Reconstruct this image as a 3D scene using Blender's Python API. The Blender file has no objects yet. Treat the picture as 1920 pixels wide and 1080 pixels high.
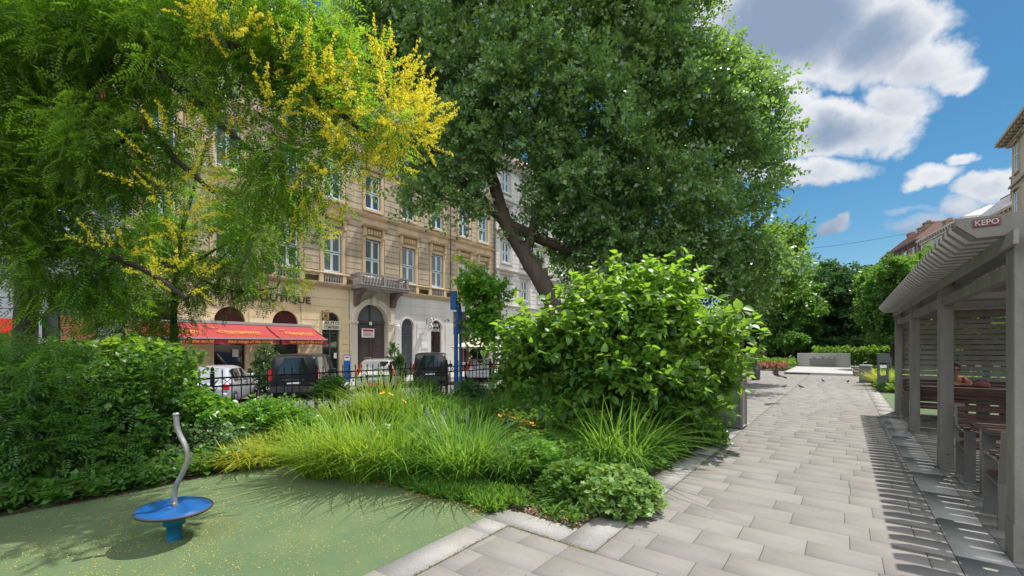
import bpy, bmesh, math, random
import numpy as np
from mathutils import Vector, Matrix

S = bpy.context.scene
COL = S.collection
R = math.radians
random.seed(7)
RNG = np.random.default_rng(11)

# ------------------------------------------------------------------ camera
EYE = 1.7
YAW = 37.3
F = 816.0
HX, HY = 960.0, 650.0
cam = bpy.data.cameras.new('camera')
cam.sensor_width = 36.0
cam.lens = 36.0 * F / 1920.0
cam.shift_y = (650 - 540) / 1920.0
cam.clip_start = 0.05
cam.clip_end = 3000
co = bpy.data.objects.new('camera', cam)
COL.objects.link(co)
co.location = (0, 0, EYE)
co.rotation_euler = (R(90), 0, R(YAW))
S.camera = co
CS, SN = math.cos(R(YAW)), math.sin(R(YAW))

# ------------------------------------------------------------------ light
SUN = Vector((0.155, 0.55, 1.0)).normalized()
sl = bpy.data.lights.new('sun', 'SUN')
sl.energy = 3.6
sl.angle = R(0.5)
sl.color = (1.0, 0.95, 0.87)
so = bpy.data.objects.new('sun', sl)
COL.objects.link(so)
so.rotation_euler = SUN.to_track_quat('Z', 'Y').to_euler()
S.view_settings.view_transform = 'Standard'
S.view_settings.look = 'None'
S.view_settings.gamma = 1
S.view_settings.exposure = 1.0
S.cycles.max_bounces = 8
S.cycles.transmission_bounces = 4
S.cycles.diffuse_bounces = 4
S.cycles.transparent_max_bounces = 8

def W(px, py, z):
    """pixel of the 1920x1080 photograph at depth z -> world point"""
    xc = (px - HX) / F * z
    up = (HY - py) / F * z
    return Vector((xc * CS - z * SN, xc * SN + z * CS, EYE + up))

def G(px, py, g=0.0):
    z = (EYE - g) * F / (py - HY)
    return W(px, py, z)

# ------------------------------------------------------------------ world
def make_world():
    w = bpy.data.worlds.new('World')
    S.world = w
    w.use_nodes = True
    nt = w.node_tree
    N, L = nt.nodes, nt.links
    for n in list(N):
        N.remove(n)
    out = N.new('ShaderNodeOutputWorld')
    bg = N.new('ShaderNodeBackground')
    bg.inputs['Strength'].default_value = 0.15
    sky = N.new('ShaderNodeTexSky')
    sky.sky_type = 'NISHITA'
    sky.sun_disc = False
    sky.sun_elevation = math.asin(SUN.z)
    sky.sun_rotation = math.atan2(SUN.x, SUN.y)
    sky.ozone_density = 3.0
    sky.air_density = 1.0
    sky.dust_density = 0.3
    hs = N.new('ShaderNodeHueSaturation')
    hs.inputs['Saturation'].default_value = 1.32
    hs.inputs['Hue'].default_value = 0.487
    hs.inputs['Value'].default_value = 0.315
    L.new(sky.outputs[0], hs.inputs['Color'])
    tc = N.new('ShaderNodeTexCoord')

    def noise(scale, detail, rough, src, dist=0.0):
        n = N.new('ShaderNodeTexNoise')
        n.inputs['Scale'].default_value = scale
        n.inputs['Detail'].default_value = detail
        n.inputs['Roughness'].default_value = rough
        n.inputs['Distortion'].default_value = dist
        L.new(src, n.inputs['Vector'])
        return n

    def vm(op, a, b):
        n = N.new('ShaderNodeVectorMath')
        n.operation = op
        for i, v in enumerate((a, b)):
            if isinstance(v, (tuple, list, Vector)):
                n.inputs[i].default_value = tuple(v)
            else:
                L.new(v, n.inputs[i])
        return n

    def mth(op, a, b=None, clamp=False):
        n = N.new('ShaderNodeMath')
        n.operation = op
        n.use_clamp = clamp
        for i, v in enumerate((a, b)):
            if v is None:
                continue
            if isinstance(v, (int, float)):
                n.inputs[i].default_value = v
            else:
                L.new(v, n.inputs[i])
        return n.outputs[0]
    dirv = tc.outputs['Generated']
    # warp of the direction
    wn = noise(5.0, 6, 0.62, dirv)
    wsub = vm('SUBTRACT', wn.outputs['Color'], (0.5, 0.5, 0.5))
    wsc = N.new('ShaderNodeVectorMath')
    wsc.operation = 'SCALE'
    wsc.inputs['Scale'].default_value = 0.10
    L.new(wsub.outputs[0], wsc.inputs[0])
    wv = vm('ADD', dirv, wsc.outputs[0])
    # clouds as soft ellipses on the sky sphere: centre, half width, half height, strength
    def d(px, py):
        v = W(px, py, 1.0) - Vector((0, 0, EYE))
        return v.normalized()
    def field(blobs):
        total = under = None
        for (px, py, hx, hy, s) in blobs:
            c = d(px, py)
            if isinstance(hx, float):          # an added fill-light bank out of view
                c = Vector((px, py, hy)).normalized()
                U = Vector((c.y, -c.x, 0)).normalized() * hx
                Vv = U.normalized().cross(c) * hx * .6
            else:
                U = d(px + hx, py) - c
                Vv = d(px, py - hy) - c
                Vv = Vv - U * (Vv.dot(U) / U.dot(U))
            df = vm('SUBTRACT', wv.outputs[0], c)
            du = vm('DOT_PRODUCT', df.outputs[0], U / U.dot(U))
            dv = vm('DOT_PRODUCT', df.outputs[0], Vv / Vv.dot(Vv))
            u, v = du.outputs['Value'], dv.outputs['Value']
            dd = mth('ADD', mth('MULTIPLY', u, u), mth('MULTIPLY', v, v))
            ff = mth('MULTIPLY', mth('ABSOLUTE', vm('DOT_PRODUCT', df.outputs[0], c).outputs['Value']), 3.0)
            m = mth('MULTIPLY', mth('SUBTRACT', 1.0, mth('ADD', dd, ff)), s)
            m = mth('MAXIMUM', m, -1.5)
            sh = mth('SUBTRACT', m, mth('MULTIPLY', mth('MINIMUM', v, 1.5), 0.32))
            total = m if total is None else mth('MAXIMUM', total, m)
            under = sh if under is None else mth('MAXIMUM', under, sh)
        return total, under
    front = [(1480, 50, 230, 150, 2.6), (1640, 70, 170, 110, 2.1), (1765, 120, 105, 62, 1.4), (1810, 150, 65, 36, 1.1), (1700, 180, 90, 50, 1.1),
             (1570, 240, 170, 62, 1.9), (1665, 240, 66, 34, 1.0), (1510, 320, 130, 34, 1.5), (1420, 230, 120, 110, 1.9),
             (1745, 318, 62, 27, 1.1), (1803, 290, 30, 15, 1.0), (1705, 338, 24, 20, 0.9),
             (1850, 350, 75, 34, 1.2), (1800, 385, 50, 26, 1.0), (1910, 380, 70, 50, 1.1), (1740, 420, 90, 20, .5),
             (1563, 424, 38, 15, 1.1), (1582, 412, 18, 11, 1.0), (1540, 515, 90, 14, 0.9), (1690, 392, 60, 9, 0.4), (1330, 20, 50, 40, 1.1), (1180, 20, 90, 70, .9),
             (680, 30, 90, 60, 1.0), (2300, 100, 200, 120, 1.2)]
    total, under = field(front)
    wn2 = noise(14.0, 9, 0.6, dirv, 0.2)
    fb = noise(22.0, 8, 0.62, dirv, 0.2)
    dens = mth('ADD', total, mth('MULTIPLY', mth('SUBTRACT', wn2.outputs[0], 0.5), 1.9))
    dens = mth('ADD', dens, mth('MULTIPLY', mth('SUBTRACT', fb.outputs[0], 0.5), 1.3))
    def smooth(v, a, b):
        mr = N.new('ShaderNodeMapRange')
        mr.interpolation_type = 'SMOOTHSTEP'
        mr.inputs['From Min'].default_value = a
        mr.inputs['From Max'].default_value = b
        L.new(v, mr.inputs['Value'])
        return mr.outputs[0]
    cov = smooth(dens, -0.15, 0.85)
    n4 = noise(5.5, 7, 0.6, wv.outputs[0])
    thick = mth('ADD', under, mth('MULTIPLY', mth('SUBTRACT', n4.outputs[0], 0.5), 2.4))
    thick = mth('ADD', thick, mth('MULTIPLY', mth('SUBTRACT', wn2.outputs[0], 0.5), 1.2))
    grey = smooth(thick, 0.45, 2.3)
    def mixc(f, a, b):
        n = N.new('ShaderNodeMix')
        n.data_type = 'RGBA'
        for k, v in ((0, f), (6, a), (7, b)):
            if isinstance(v, tuple):
                n.inputs[k].default_value = v
            else:
                L.new(v, n.inputs[k])
        return n.outputs[2]
    cc = mixc(grey, (2.95, 3.0, 3.08, 1), (.95, 1.25, 1.75, 1))
    base = mixc(mth('MULTIPLY', cov, 0.97), hs.outputs[0], cc)
    # unseen bright cloud banks behind the viewer, added to fill the shaded sides
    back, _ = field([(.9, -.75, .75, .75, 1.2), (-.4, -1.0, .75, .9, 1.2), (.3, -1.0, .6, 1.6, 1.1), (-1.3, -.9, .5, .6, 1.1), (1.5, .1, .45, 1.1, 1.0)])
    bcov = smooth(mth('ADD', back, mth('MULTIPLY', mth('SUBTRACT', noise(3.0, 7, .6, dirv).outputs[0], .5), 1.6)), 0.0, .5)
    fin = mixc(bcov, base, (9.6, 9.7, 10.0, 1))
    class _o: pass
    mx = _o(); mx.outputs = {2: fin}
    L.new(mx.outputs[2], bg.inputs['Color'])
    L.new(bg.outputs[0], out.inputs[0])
make_world()

# ------------------------------------------------------------------ materials
MATS = {}
def mat(name, col, rough=0.6, metal=0.0, spec=0.4, var=0.0, vscale=3.0, bump=0.0, bscale=40.0, col2=None, coat=0.0, streak=False):
    if name in MATS:
        return MATS[name]
    m = bpy.data.materials.new(name)
    MATS[name] = m
    m.use_nodes = True
    nt = m.node_tree
    N, L = nt.nodes, nt.links
    p = N['Principled BSDF']
    p.inputs['Base Color'].default_value = (*col, 1)
    p.inputs['Roughness'].default_value = rough
    p.inputs['Metallic'].default_value = metal
    p.inputs['Specular IOR Level'].default_value = spec
    p.inputs['Coat Weight'].default_value = coat
    tc = N.new('ShaderNodeTexCoord')
    src = tc.outputs['Object']
    if streak:
        mp = N.new('ShaderNodeMapping')
        mp.inputs['Scale'].default_value = (1, 1, 0.18)
        L.new(src, mp.inputs[0])
        ssrc = mp.outputs[0]
    else:
        ssrc = src
    if var > 0 or col2:
        n = N.new('ShaderNodeTexNoise')
        n.inputs['Scale'].default_value = vscale
        n.inputs['Detail'].default_value = 7
        n.inputs['Roughness'].default_value = 0.65
        L.new(ssrc, n.inputs['Vector'])
        mr = N.new('ShaderNodeMapRange')
        mr.inputs['From Min'].default_value = 0.3
        mr.inputs['From Max'].default_value = 0.7
        L.new(n.outputs[0], mr.inputs['Value'])
        mx = N.new('ShaderNodeMix')
        mx.data_type = 'RGBA'
        a = col
        b = col2 if col2 else tuple(c * (1 - var) for c in col)
        mx.inputs[6].default_value = (*a, 1)
        mx.inputs[7].default_value = (*b, 1)
        L.new(mr.outputs[0], mx.inputs[0])
        L.new(mx.outputs[2], p.inputs['Base Color'])
    if bump > 0:
        n2 = N.new('ShaderNodeTexNoise')
        n2.inputs['Scale'].default_value = bscale
        n2.inputs['Detail'].default_value = 6
        L.new(src, n2.inputs['Vector'])
        b = N.new('ShaderNodeBump')
        b.inputs['Strength'].default_value = bump
        b.inputs['Distance'].default_value = 0.02
        L.new(n2.outputs[0], b.inputs['Height'])
        L.new(b.outputs[0], p.inputs['Normal'])
    return m

def leafmat(name, c1, c2, trans=0.35, tcol=None, rough=0.42, spec=0.35):
    if name in MATS:
        return MATS[name]
    m = bpy.data.materials.new(name)
    MATS[name] = m
    m.use_nodes = True
    nt = m.node_tree
    N, L = nt.nodes, nt.links
    p = N['Principled BSDF']
    out = N['Material Output']
    p.inputs['Roughness'].default_value = rough
    p.inputs['Specular IOR Level'].default_value = spec
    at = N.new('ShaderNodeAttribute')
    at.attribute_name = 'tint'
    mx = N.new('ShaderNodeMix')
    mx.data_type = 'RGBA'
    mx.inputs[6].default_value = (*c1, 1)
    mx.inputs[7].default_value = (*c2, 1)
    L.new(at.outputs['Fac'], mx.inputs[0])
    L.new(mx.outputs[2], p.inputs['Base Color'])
    tr = N.new('ShaderNodeBsdfTranslucent')
    mx2 = N.new('ShaderNodeMix')
    mx2.data_type = 'RGBA'
    t = tcol or (c2[0] * 2.2, c2[1] * 1.9, c2[2] * 0.8)
    mx2.inputs[6].default_value = (t[0] * .7, t[1] * .7, t[2] * .7, 1)
    mx2.inputs[7].default_value = (*t, 1)
    L.new(at.outputs['Fac'], mx2.inputs[0])
    L.new(mx2.outputs[2], tr.inputs['Color'])
    ms = N.new('ShaderNodeMixShader')
    ms.inputs[0].default_value = trans
    L.new(p.outputs[0], ms.inputs[1])
    L.new(tr.outputs[0], ms.inputs[2])
    L.new(ms.outputs[0], out.inputs[0])
    return m

def tintmat(name, c1, c2, rough=0.8, vscale=2.5, bump=0.15, speck=0.0, cast=None):
    """base colour between c1 and c2 by the piece's own tint plus stains of noise"""
    m = bpy.data.materials.new(name)
    MATS[name] = m
    m.use_nodes = True
    nt = m.node_tree
    N, L = nt.nodes, nt.links
    p = N['Principled BSDF']
    p.inputs['Roughness'].default_value = rough
    p.inputs['Specular IOR Level'].default_value = 0.3
    at = N.new('ShaderNodeAttribute')
    at.attribute_name = 'tint'
    tc = N.new('ShaderNodeTexCoord')
    n = N.new('ShaderNodeTexNoise')
    n.inputs['Scale'].default_value = vscale
    n.inputs['Detail'].default_value = 8
    n.inputs['Roughness'].default_value = 0.7
    mp = N.new('ShaderNodeMapping')
    mp.inputs['Scale'].default_value = (0.55, 1.6, 1)
    L.new(tc.outputs['Object'], mp.inputs[0])
    L.new(mp.outputs[0], n.inputs['Vector'])
    ad = N.new('ShaderNodeMath')
    ad.operation = 'MULTIPLY_ADD'
    ad.inputs[1].default_value = 1.8
    L.new(n.outputs[0], ad.inputs[0])
    sb = N.new('ShaderNodeMath')
    sb.operation = 'MULTIPLY_ADD'
    sb.inputs[1].default_value = 0.5
    sb.inputs[2].default_value = -0.62
    L.new(at.outputs['Fac'], sb.inputs[0])
    L.new(sb.outputs[0], ad.inputs[2])
    mx = N.new('ShaderNodeMix')
    mx.data_type = 'RGBA'
    mx.inputs[6].default_value = (*c1, 1)
    mx.inputs[7].default_value = (*c2, 1)
    L.new(ad.outputs[0], mx.inputs[0])
    col = mx.outputs[2]
    n3 = N.new('ShaderNodeTexNoise')
    n3.inputs['Scale'].default_value = 160
    n3.inputs['Detail'].default_value = 3
    L.new(tc.outputs['Object'], n3.inputs['Vector'])
    mr = N.new('ShaderNodeMapRange')
    mr.inputs['From Min'].default_value = 0.35
    mr.inputs['From Max'].default_value = 0.65
    mr.inputs['To Min'].default_value = 1.0 - speck
    mr.inputs['To Max'].default_value = 1.0 + speck * .5
    L.new(n3.outputs[0], mr.inputs['Value'])
    m2 = N.new('ShaderNodeMix')
    m2.data_type = 'RGBA'
    m2.blend_type = 'MULTIPLY'
    m2.inputs[0].default_value = 1.0
    L.new(col, m2.inputs[6])
    L.new(mr.outputs[0], m2.inputs[7])
    L.new(m2.outputs[2], p.inputs['Base Color'])
    b = N.new('ShaderNodeBump')
    b.inputs['Strength'].default_value = bump
    b.inputs['Distance'].default_value = 0.01
    L.new(n3.outputs[0], b.inputs['Height'])
    L.new(b.outputs[0], p.inputs['Normal'])
    return m

# ------------------------------------------------------------------ object helpers
ORI = {}
def origin(o):
    v = Vector((0, 0, 0))
    while o is not None:
        v += ORI.get(o.name, Vector((0, 0, 0)))
        o = o.parent
    return v

def tag(o, label=None, cat=None, group=None, kind=None):
    if label:
        o['label'] = label
    if cat:
        o['category'] = cat
    if group:
        o['group'] = group
    if kind:
        o['kind'] = kind
    return o

def thing(name, label, cat, loc=(0, 0, 0), group=None):
    o = bpy.data.objects.new(name, None)
    o.empty_display_size = 0.2
    COL.objects.link(o)
    o.location = loc
    ORI[o.name] = Vector(loc)
    return tag(o, label, cat, group)

def link_mesh(name, me, mt, parent=None, loc=None):
    me.materials.append(mt)
    o = bpy.data.objects.new(name, me)
    COL.objects.link(o)
    if parent is not None:
        off = origin(parent)
        if off.length > 0:
            me.transform(Matrix.Translation(-off))
        o.parent = parent
        ORI[o.name] = Vector((0, 0, 0))
    else:
        n = len(me.vertices)
        if loc is None and n:
            a = np.empty(n * 3)
            me.vertices.foreach_get('co', a)
            a = a.reshape(-1, 3)
            mn, mx = a.min(0), a.max(0)
            loc = Vector(((mn[0] + mx[0]) / 2, (mn[1] + mx[1]) / 2, mn[2]))
        loc = Vector(loc)
        me.transform(Matrix.Translation(-loc))
        o.location = loc
        ORI[o.name] = loc
    return o

def copy_tree(o, parent=None):
    c = o.copy()
    COL.objects.link(c)
    c.parent = parent
    ORI[c.name] = ORI.get(o.name, Vector((0, 0, 0)))
    for ch in list(o.children):
        copy_tree(ch, c)
    return c

class MB:
    def __init__(s):
        s.v, s.f, s.sm = [], [], []
    def add(s, vs, fs, smooth=False, M=None):
        b = len(s.v)
        for p in vs:
            p = Vector(p)
            s.v.append(M @ p if M is not None else p)
        for f in fs:
            s.f.append([b + i for i in f])
            s.sm.append(smooth)
        return s
    def box(s, a, b, M=None):
        x0, y0, z0 = (min(a[i], b[i]) for i in range(3))
        x1, y1, z1 = (max(a[i], b[i]) for i in range(3))
        v = [(x0, y0, z0), (x1, y0, z0), (x1, y1, z0), (x0, y1, z0), (x0, y0, z1), (x1, y0, z1), (x1, y1, z1), (x0, y1, z1)]
        f = [(0, 3, 2, 1), (4, 5, 6, 7), (0, 1, 5, 4), (1, 2, 6, 5), (2, 3, 7, 6), (3, 0, 4, 7)]
        return s.add(v, f, False, M)
    def bar(s, p, q, w, h=None, up=(0, 0, 1)):
        p, q = Vector(p), Vector(q)
        h = h or w
        d = (q - p).normalized()
        u = Vector(up)
        if abs(d.dot(u)) > .98:
            u = Vector((0, 1, 0))
        a = d.cross(u).normalized()
        b = a.cross(d).normalized()
        vs = []
        for c in (p, q):
            for (i, j) in ((-1, -1), (1, -1), (1, 1), (-1, 1)):
                vs.append(c + a * (w / 2 * i) + b * (h / 2 * j))
        return s.add(vs, [(0, 1, 2, 3), (7, 6, 5, 4), (0, 4, 5, 1), (1, 5, 6, 2), (2, 6, 7, 3), (3, 7, 4, 0)])
    def tube(s, pts, rad, n=8, caps=True):
        pts = [Vector(p) for p in pts]
        if not isinstance(rad, (list, tuple)):
            rad = [rad] * len(pts)
        vs, fs = [], []
        a = None
        for i, p in enumerate(pts):
            if i == 0:
                d = pts[1] - p
            elif i == len(pts) - 1:
                d = p - pts[i - 1]
            else:
                d = pts[i + 1] - pts[i - 1]
            d.normalize()
            if a is None:
                a = d.orthogonal().normalized()
            else:
                a = (a - d * a.dot(d)).normalized()
            b = d.cross(a)
            for k in range(n):
                t = 2 * math.pi * k / n
                vs.append(p + (a * math.cos(t) + b * math.sin(t)) * rad[i])
        for i in range(len(pts) - 1):
            for k in range(n):
                k2 = (k + 1) % n
                fs.append((i * n + k, i * n + k2, (i + 1) * n + k2, (i + 1) * n + k))
        s.add(vs, fs, True)
        if caps:
            s.add(vs[:n], [tuple(range(n))[::-1]])
            s.add(vs[-n:], [tuple(range(n))])
        return s
    def lathe(s, prof, c=(0, 0, 0), n=16, smooth=True, M=None):
        c = Vector(c)
        vs, fs = [], []
        for (r, z) in prof:
            for k in range(n):
                t = 2 * math.pi * k / n
                vs.append(c + Vector((r * math.cos(t), r * math.sin(t), z)))
        for i in range(len(prof) - 1):
            for k in range(n):
                k2 = (k + 1) % n
                fs.append((i * n + k, i * n + k2, (i + 1) * n + k2, (i + 1) * n + k))
        return s.add(vs, fs, smooth, M)
    def prism(s, poly, ax, a0, a1):
        """extrude a 2-D polygon: ax 'x' -> poly is (y,z); 'y' -> (x,z); 'z' -> (x,y)"""
        def P(u, v, a):
            return {'x': (a, u, v), 'y': (u, a, v), 'z': (u, v, a)}[ax]
        n = len(poly)
        vs = [P(u, v, a0) for u, v in poly] + [P(u, v, a1) for u, v in poly]
        fs = [tuple(range(n))[::-1], tuple(range(n, 2 * n))]
        for i in range(n):
            j = (i + 1) % n
            fs.append((i, j, n + j, n + i))
        return s.add(vs, fs)
    def mesh(s, name, fix=True, bevel=0):
        me = bpy.data.meshes.new(name)
        me.from_pydata([tuple(v) for v in s.v], [], s.f)
        me.polygons.foreach_set('use_smooth', s.sm)
        me.update()
        if fix or bevel:
            bm = bmesh.new()
            bm.from_mesh(me)
            bmesh.ops.recalc_face_normals(bm, faces=bm.faces)
            if bevel:
                bmesh.ops.remove_doubles(bm, verts=bm.verts, dist=1e-5)
                es = [e for e in bm.edges if len(e.link_faces) == 2 and e.calc_face_angle(0) > .6]
                bmesh.ops.bevel(bm, geom=es, offset=bevel, segments=1, affect='EDGES')
            bm.to_mesh(me)
            bm.free()
        return me
    def build(s, name, mt, parent=None, bevel=0, loc=None):
        return link_mesh(name, s.mesh(name, bevel=bevel), mt, parent, loc)

def numesh(name, verts, faces, tint=None):
    """verts (N,3); faces (M,k)"""
    me = bpy.data.meshes.new(name)
    nv, (nf, k) = len(verts), faces.shape
    me.vertices.add(nv)
    me.vertices.foreach_set('co', np.ascontiguousarray(verts, dtype=np.float32).ravel())
    me.loops.add(nf * k)
    me.loops.foreach_set('vertex_index', np.ascontiguousarray(faces, dtype=np.int32).ravel())
    me.polygons.add(nf)
    me.polygons.foreach_set('loop_start', np.arange(nf, dtype=np.int32) * k)
    me.polygons.foreach_set('loop_total', np.full(nf, k, dtype=np.int32))
    me.update(calc_edges=True)
    if tint is not None:
        a = me.attributes.new('tint', 'FLOAT', 'POINT')
        a.data.foreach_set('value', np.ascontiguousarray(tint, dtype=np.float32))
    return me

# ------------------------------------------------------------------ foliage
def norm(a):
    return a / (np.linalg.norm(a, axis=-1, keepdims=True) + 1e-9)

def T_simple(w=.38):
    v = np.array([(0, 0, 0), (-w, .42, .10), (0, 1, -.05), (w, .42, .10), (0, .45, 0)], float)
    f = np.array([(0, 4, 1), (1, 4, 2), (0, 3, 4), (4, 3, 2)])
    return v, f
def T_kite(w=.36):
    v = np.array([(0, 0, 0), (-w, .45, .09), (0, 1, -.04), (w, .45, .09)], float)
    f = np.array([(0, 2, 1), (0, 3, 2)])
    return v, f
def T_heart():
    v = np.array([(0, 0, 0), (-.34, .02, .05), (-.43, .3, .10), (-.30, .62, .06), (0, 1.05, -.14),
                  (.30, .62, .06), (.43, .3, .10), (.34, .02, .05), (0, .35, -.02), (0, .7, -.04)], float)
    f = np.array([(0, 8, 1), (1, 8, 2), (2, 8, 3), (8, 9, 3), (3, 9, 4), (0, 7, 8), (7, 6, 8), (6, 5, 8), (8, 5, 9), (5, 4, 9)])
    return v, f
def T_lobed():
    pts = [(0, 0), (.18, .12), (.5, .2), (.3, .42), (.46, .72), (.16, .66), (0, 1), (-.16, .66), (-.46, .72), (-.3, .42), (-.5, .2), (-.18, .12)]
    v = np.array([(x, y, .08 * abs(x) * 2 - .06 * y) for x, y in pts] + [(0, .42, 0)], float)
    n = len(pts)
    f = np.array([(i, (i + 1) % n, n) for i in range(n)])
    return v, f
def T_pinnate(n=6, ll=.25, w=.042):
    V, Fc = [], []
    def leaflet(base, ang, l, zz):
        b = len(V)
        d = np.array([math.sin(ang), math.cos(ang), zz])
        s = np.array([math.cos(ang), -math.sin(ang), 0])
        bp = np.array(base)
        V.extend([bp, bp + d * l * .45 - s * w + (0, 0, .02), bp + d * l, bp + d * l * .45 + s * w + (0, 0, .02)])
        Fc.extend([(b, b + 2, b + 1), (b, b + 3, b + 2)])
    for i in range(n):
        t = .22 + .72 * i / (n - 1)
        z = -.28 * t * t
        k = ll * (1.0 - .35 * abs(t - .5))
        for sgn in (-1, 1):
            leaflet((0, t, z), sgn * 1.05, k, -.28)
    leaflet((0, 1.0, -.28), 0, ll, -.4)
    return np.array(V), np.array(Fc)

def place(template, pos, axis, nrm, size):
    tv, tf = template
    y = norm(axis)
    n = nrm - y * np.sum(nrm * y, -1, keepdims=True)
    n = norm(n)
    x = np.cross(y, n)
    n_l, n_v = len(pos), len(tv)
    out = (pos[:, None, :]
           + (x[:, None, :] * tv[None, :, 0:1] + y[:, None, :] * tv[None, :, 1:2] + n[:, None, :] * tv[None, :, 2:3]) * size[:, None, None])
    faces = tf[None, :, :] + (np.arange(n_l) * n_v)[:, None, None]
    return out.reshape(-1, 3), faces.reshape(-1, tf.shape[1])

def sprays(P, D, L, m, size, rng, template, spread=.9, flat=.55, droop=.15, svar=.3, lax=0.0, tbias=0.0):
    """N twigs with m leaves each -> verts, faces, tint"""
    N = len(P)
    D = norm(D)
    ref = np.where(np.abs(D[:, 2:3]) > .9, np.array([[1., 0, 0]]), np.array([[0, 0, 1.]]))
    A = norm(np.cross(D, ref))
    B = np.cross(A, D)
    t = np.tile((np.arange(m) + .5) / m, (N, 1)) + rng.normal(0, .04, (N, m))
    L = np.broadcast_to(np.asarray(L), (N,))
    pos = P[:, None, :] + D[:, None, :] * (t * L[:, None])[..., None]
    pos[..., 2] -= droop * (t ** 2) * L[:, None]
    ang = (np.arange(m) * 2.4)[None, :] + rng.uniform(0, 6.28, (N, 1)) + rng.normal(0, .3, (N, m))
    side = A[:, None, :] * np.cos(ang)[..., None] + B[:, None, :] * np.sin(ang)[..., None]
    ax = D[:, None, :] * .55 + side * spread + rng.normal(0, .22, (N, m, 3))
    ax[..., 2] -= lax
    nr = np.zeros((N, m, 3))
    nr[..., 2] = 1.0
    nr = nr * flat + rng.normal(0, .5, (N, m, 3)) * (1.25 - flat) + side * .25
    sz = size * (1 + rng.uniform(-svar, svar, (N, m)))
    pos += side * (sz * .15)[..., None]
    ti = np.clip(rng.normal(.45 + tbias, .22, (N, 1)) + rng.normal(0, .16, (N, m)), 0, 1)
    v, f = place(template, pos.reshape(-1, 3), ax.reshape(-1, 3), nr.reshape(-1, 3), sz.ravel())
    return v, f, np.repeat(ti.ravel(), len(template[0]))

def ell(px, py, z, rx, ry, rz=None):
    """ellipsoid of a crown by picture place, depth and picture radii -> centre, radii (right, depth, up) in metres"""
    k = z / F
    return (np.array(W(px, py, z)), np.array([rx * k, rz if rz else (rx + ry) * .5 * k, ry * k]))

AXR = np.array([[CS, SN, 0], [-SN, CS, 0], [0, 0, 1]])   # rows: right, forward, up
def clumps(env, n, rng, shell=.55):
    vol = np.array([np.prod(r) ** (2 / 3) for c, r in env])
    idx = rng.choice(len(env), n, p=vol / vol.sum())
    C = np.array([c for c, r in env])[idx]
    Rr = np.array([r for c, r in env])[idx]
    d = norm(rng.normal(0, 1, (n, 3)))
    u = shell + (1 - shell) * rng.uniform(0, 1, (n, 1)) ** .7
    local = d * Rr * u
    P = C + local @ AXR
    O = norm((d / Rr) @ AXR)
    keep = np.ones(n, bool)
    for j, (c, r) in enumerate(env):
        q = ((P - c) @ AXR.T) / r
        inside = (np.linalg.norm(q, axis=1) < .45) & (idx != j)
        keep &= ~(inside & (rng.uniform(0, 1, n) < .75))
    return P[keep], O[keep]

def spray_cloud(env, nclump, per, crad, rng, shell=.55, up=.5):
    P, O = clumps(env, nclump, rng, shell)
    n = len(P)
    d = norm(rng.normal(0, 1, (n, per, 3)))
    rr = crad * rng.uniform(.2, 1.0, (n, per, 1)) ** .6
    sc = rng.uniform(.6, 1.3, (n, 1, 1))
    Q = P[:, None, :] + d * rr * sc * np.array([1, 1, .75])
    D = O[:, None, :] * .8 + d * .8 + np.array([0, 0, up]) + rng.normal(0, .25, (n, per, 3))
    return P, Q.reshape(-1, 3), D.reshape(-1, 3)

def leaves_obj(name, parts, mt, parent=None):
    vs, fs, ts, b = [], [], [], 0
    for v, f, t in parts:
        vs.append(v); fs.append(f + b); ts.append(t)
        b += len(v)
    me = numesh(name, np.concatenate(vs), np.concatenate(fs), np.concatenate(ts))
    return link_mesh(name, me, mt, parent)

def limb(mb, pts, r0, r1, n=9, jit=.06, seg=4):
    """smooth tapered limb through control points"""
    pts = [Vector(p) for p in pts]
    out = []
    for i in range(len(pts) - 1):
        p0 = pts[max(i - 1, 0)]; p1 = pts[i]; p2 = pts[i + 1]; p3 = pts[min(i + 2, len(pts) - 1)]
        for k in range(seg):
            t = k / seg
            out.append(.5 * ((2 * p1) + (p2 - p0) * t + (2 * p0 - 5 * p1 + 4 * p2 - p3) * t * t + (3 * p1 - p0 - 3 * p2 + p3) * t ** 3))
    out.append(pts[-1])
    m = len(out)
    rad = [(r0 + (r1 - r0) * (i / (m - 1)) ** .8) * random.uniform(1 - jit, 1 + jit) for i in range(m)]
    mb.tube(out, rad, n)
    return out

def twigs(mb, skel, targets, r=.03, maxn=80, n=5):
    """branches from the nearest skeleton point to crown clumps"""
    sk = [Vector(p) for p in skel]
    idx = list(range(len(targets)))
    random.shuffle(idx)
    for i in idx[:maxn]:
        t = Vector(targets[i])
        s = min(sk, key=lambda p: (p - t).length + max(0, p.z - t.z) * 1.5)
        dd = (t - s).length
        if dd < .2:
            continue
        mid = (s + t) / 2 + Vector((random.uniform(-.1, .1), random.uniform(-.1, .1), random.uniform(.0, .18))) * dd
        q1 = s.lerp(mid, .55) + Vector((0, 0, .05 * dd))
        limb(mb, [s, q1, mid, t], r * (.5 + .25 * dd), r * .25, n, seg=3)

BARK = mat('bark', (.09, .068, .048), .9, col2=(.045, .036, .028), vscale=9, bump=.9, bscale=22, streak=True)
BARKD = mat('dark_bark', (.055, .042, .03), .9, col2=(.03, .024, .02), vscale=9, bump=.8, bscale=26, streak=True)

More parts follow.
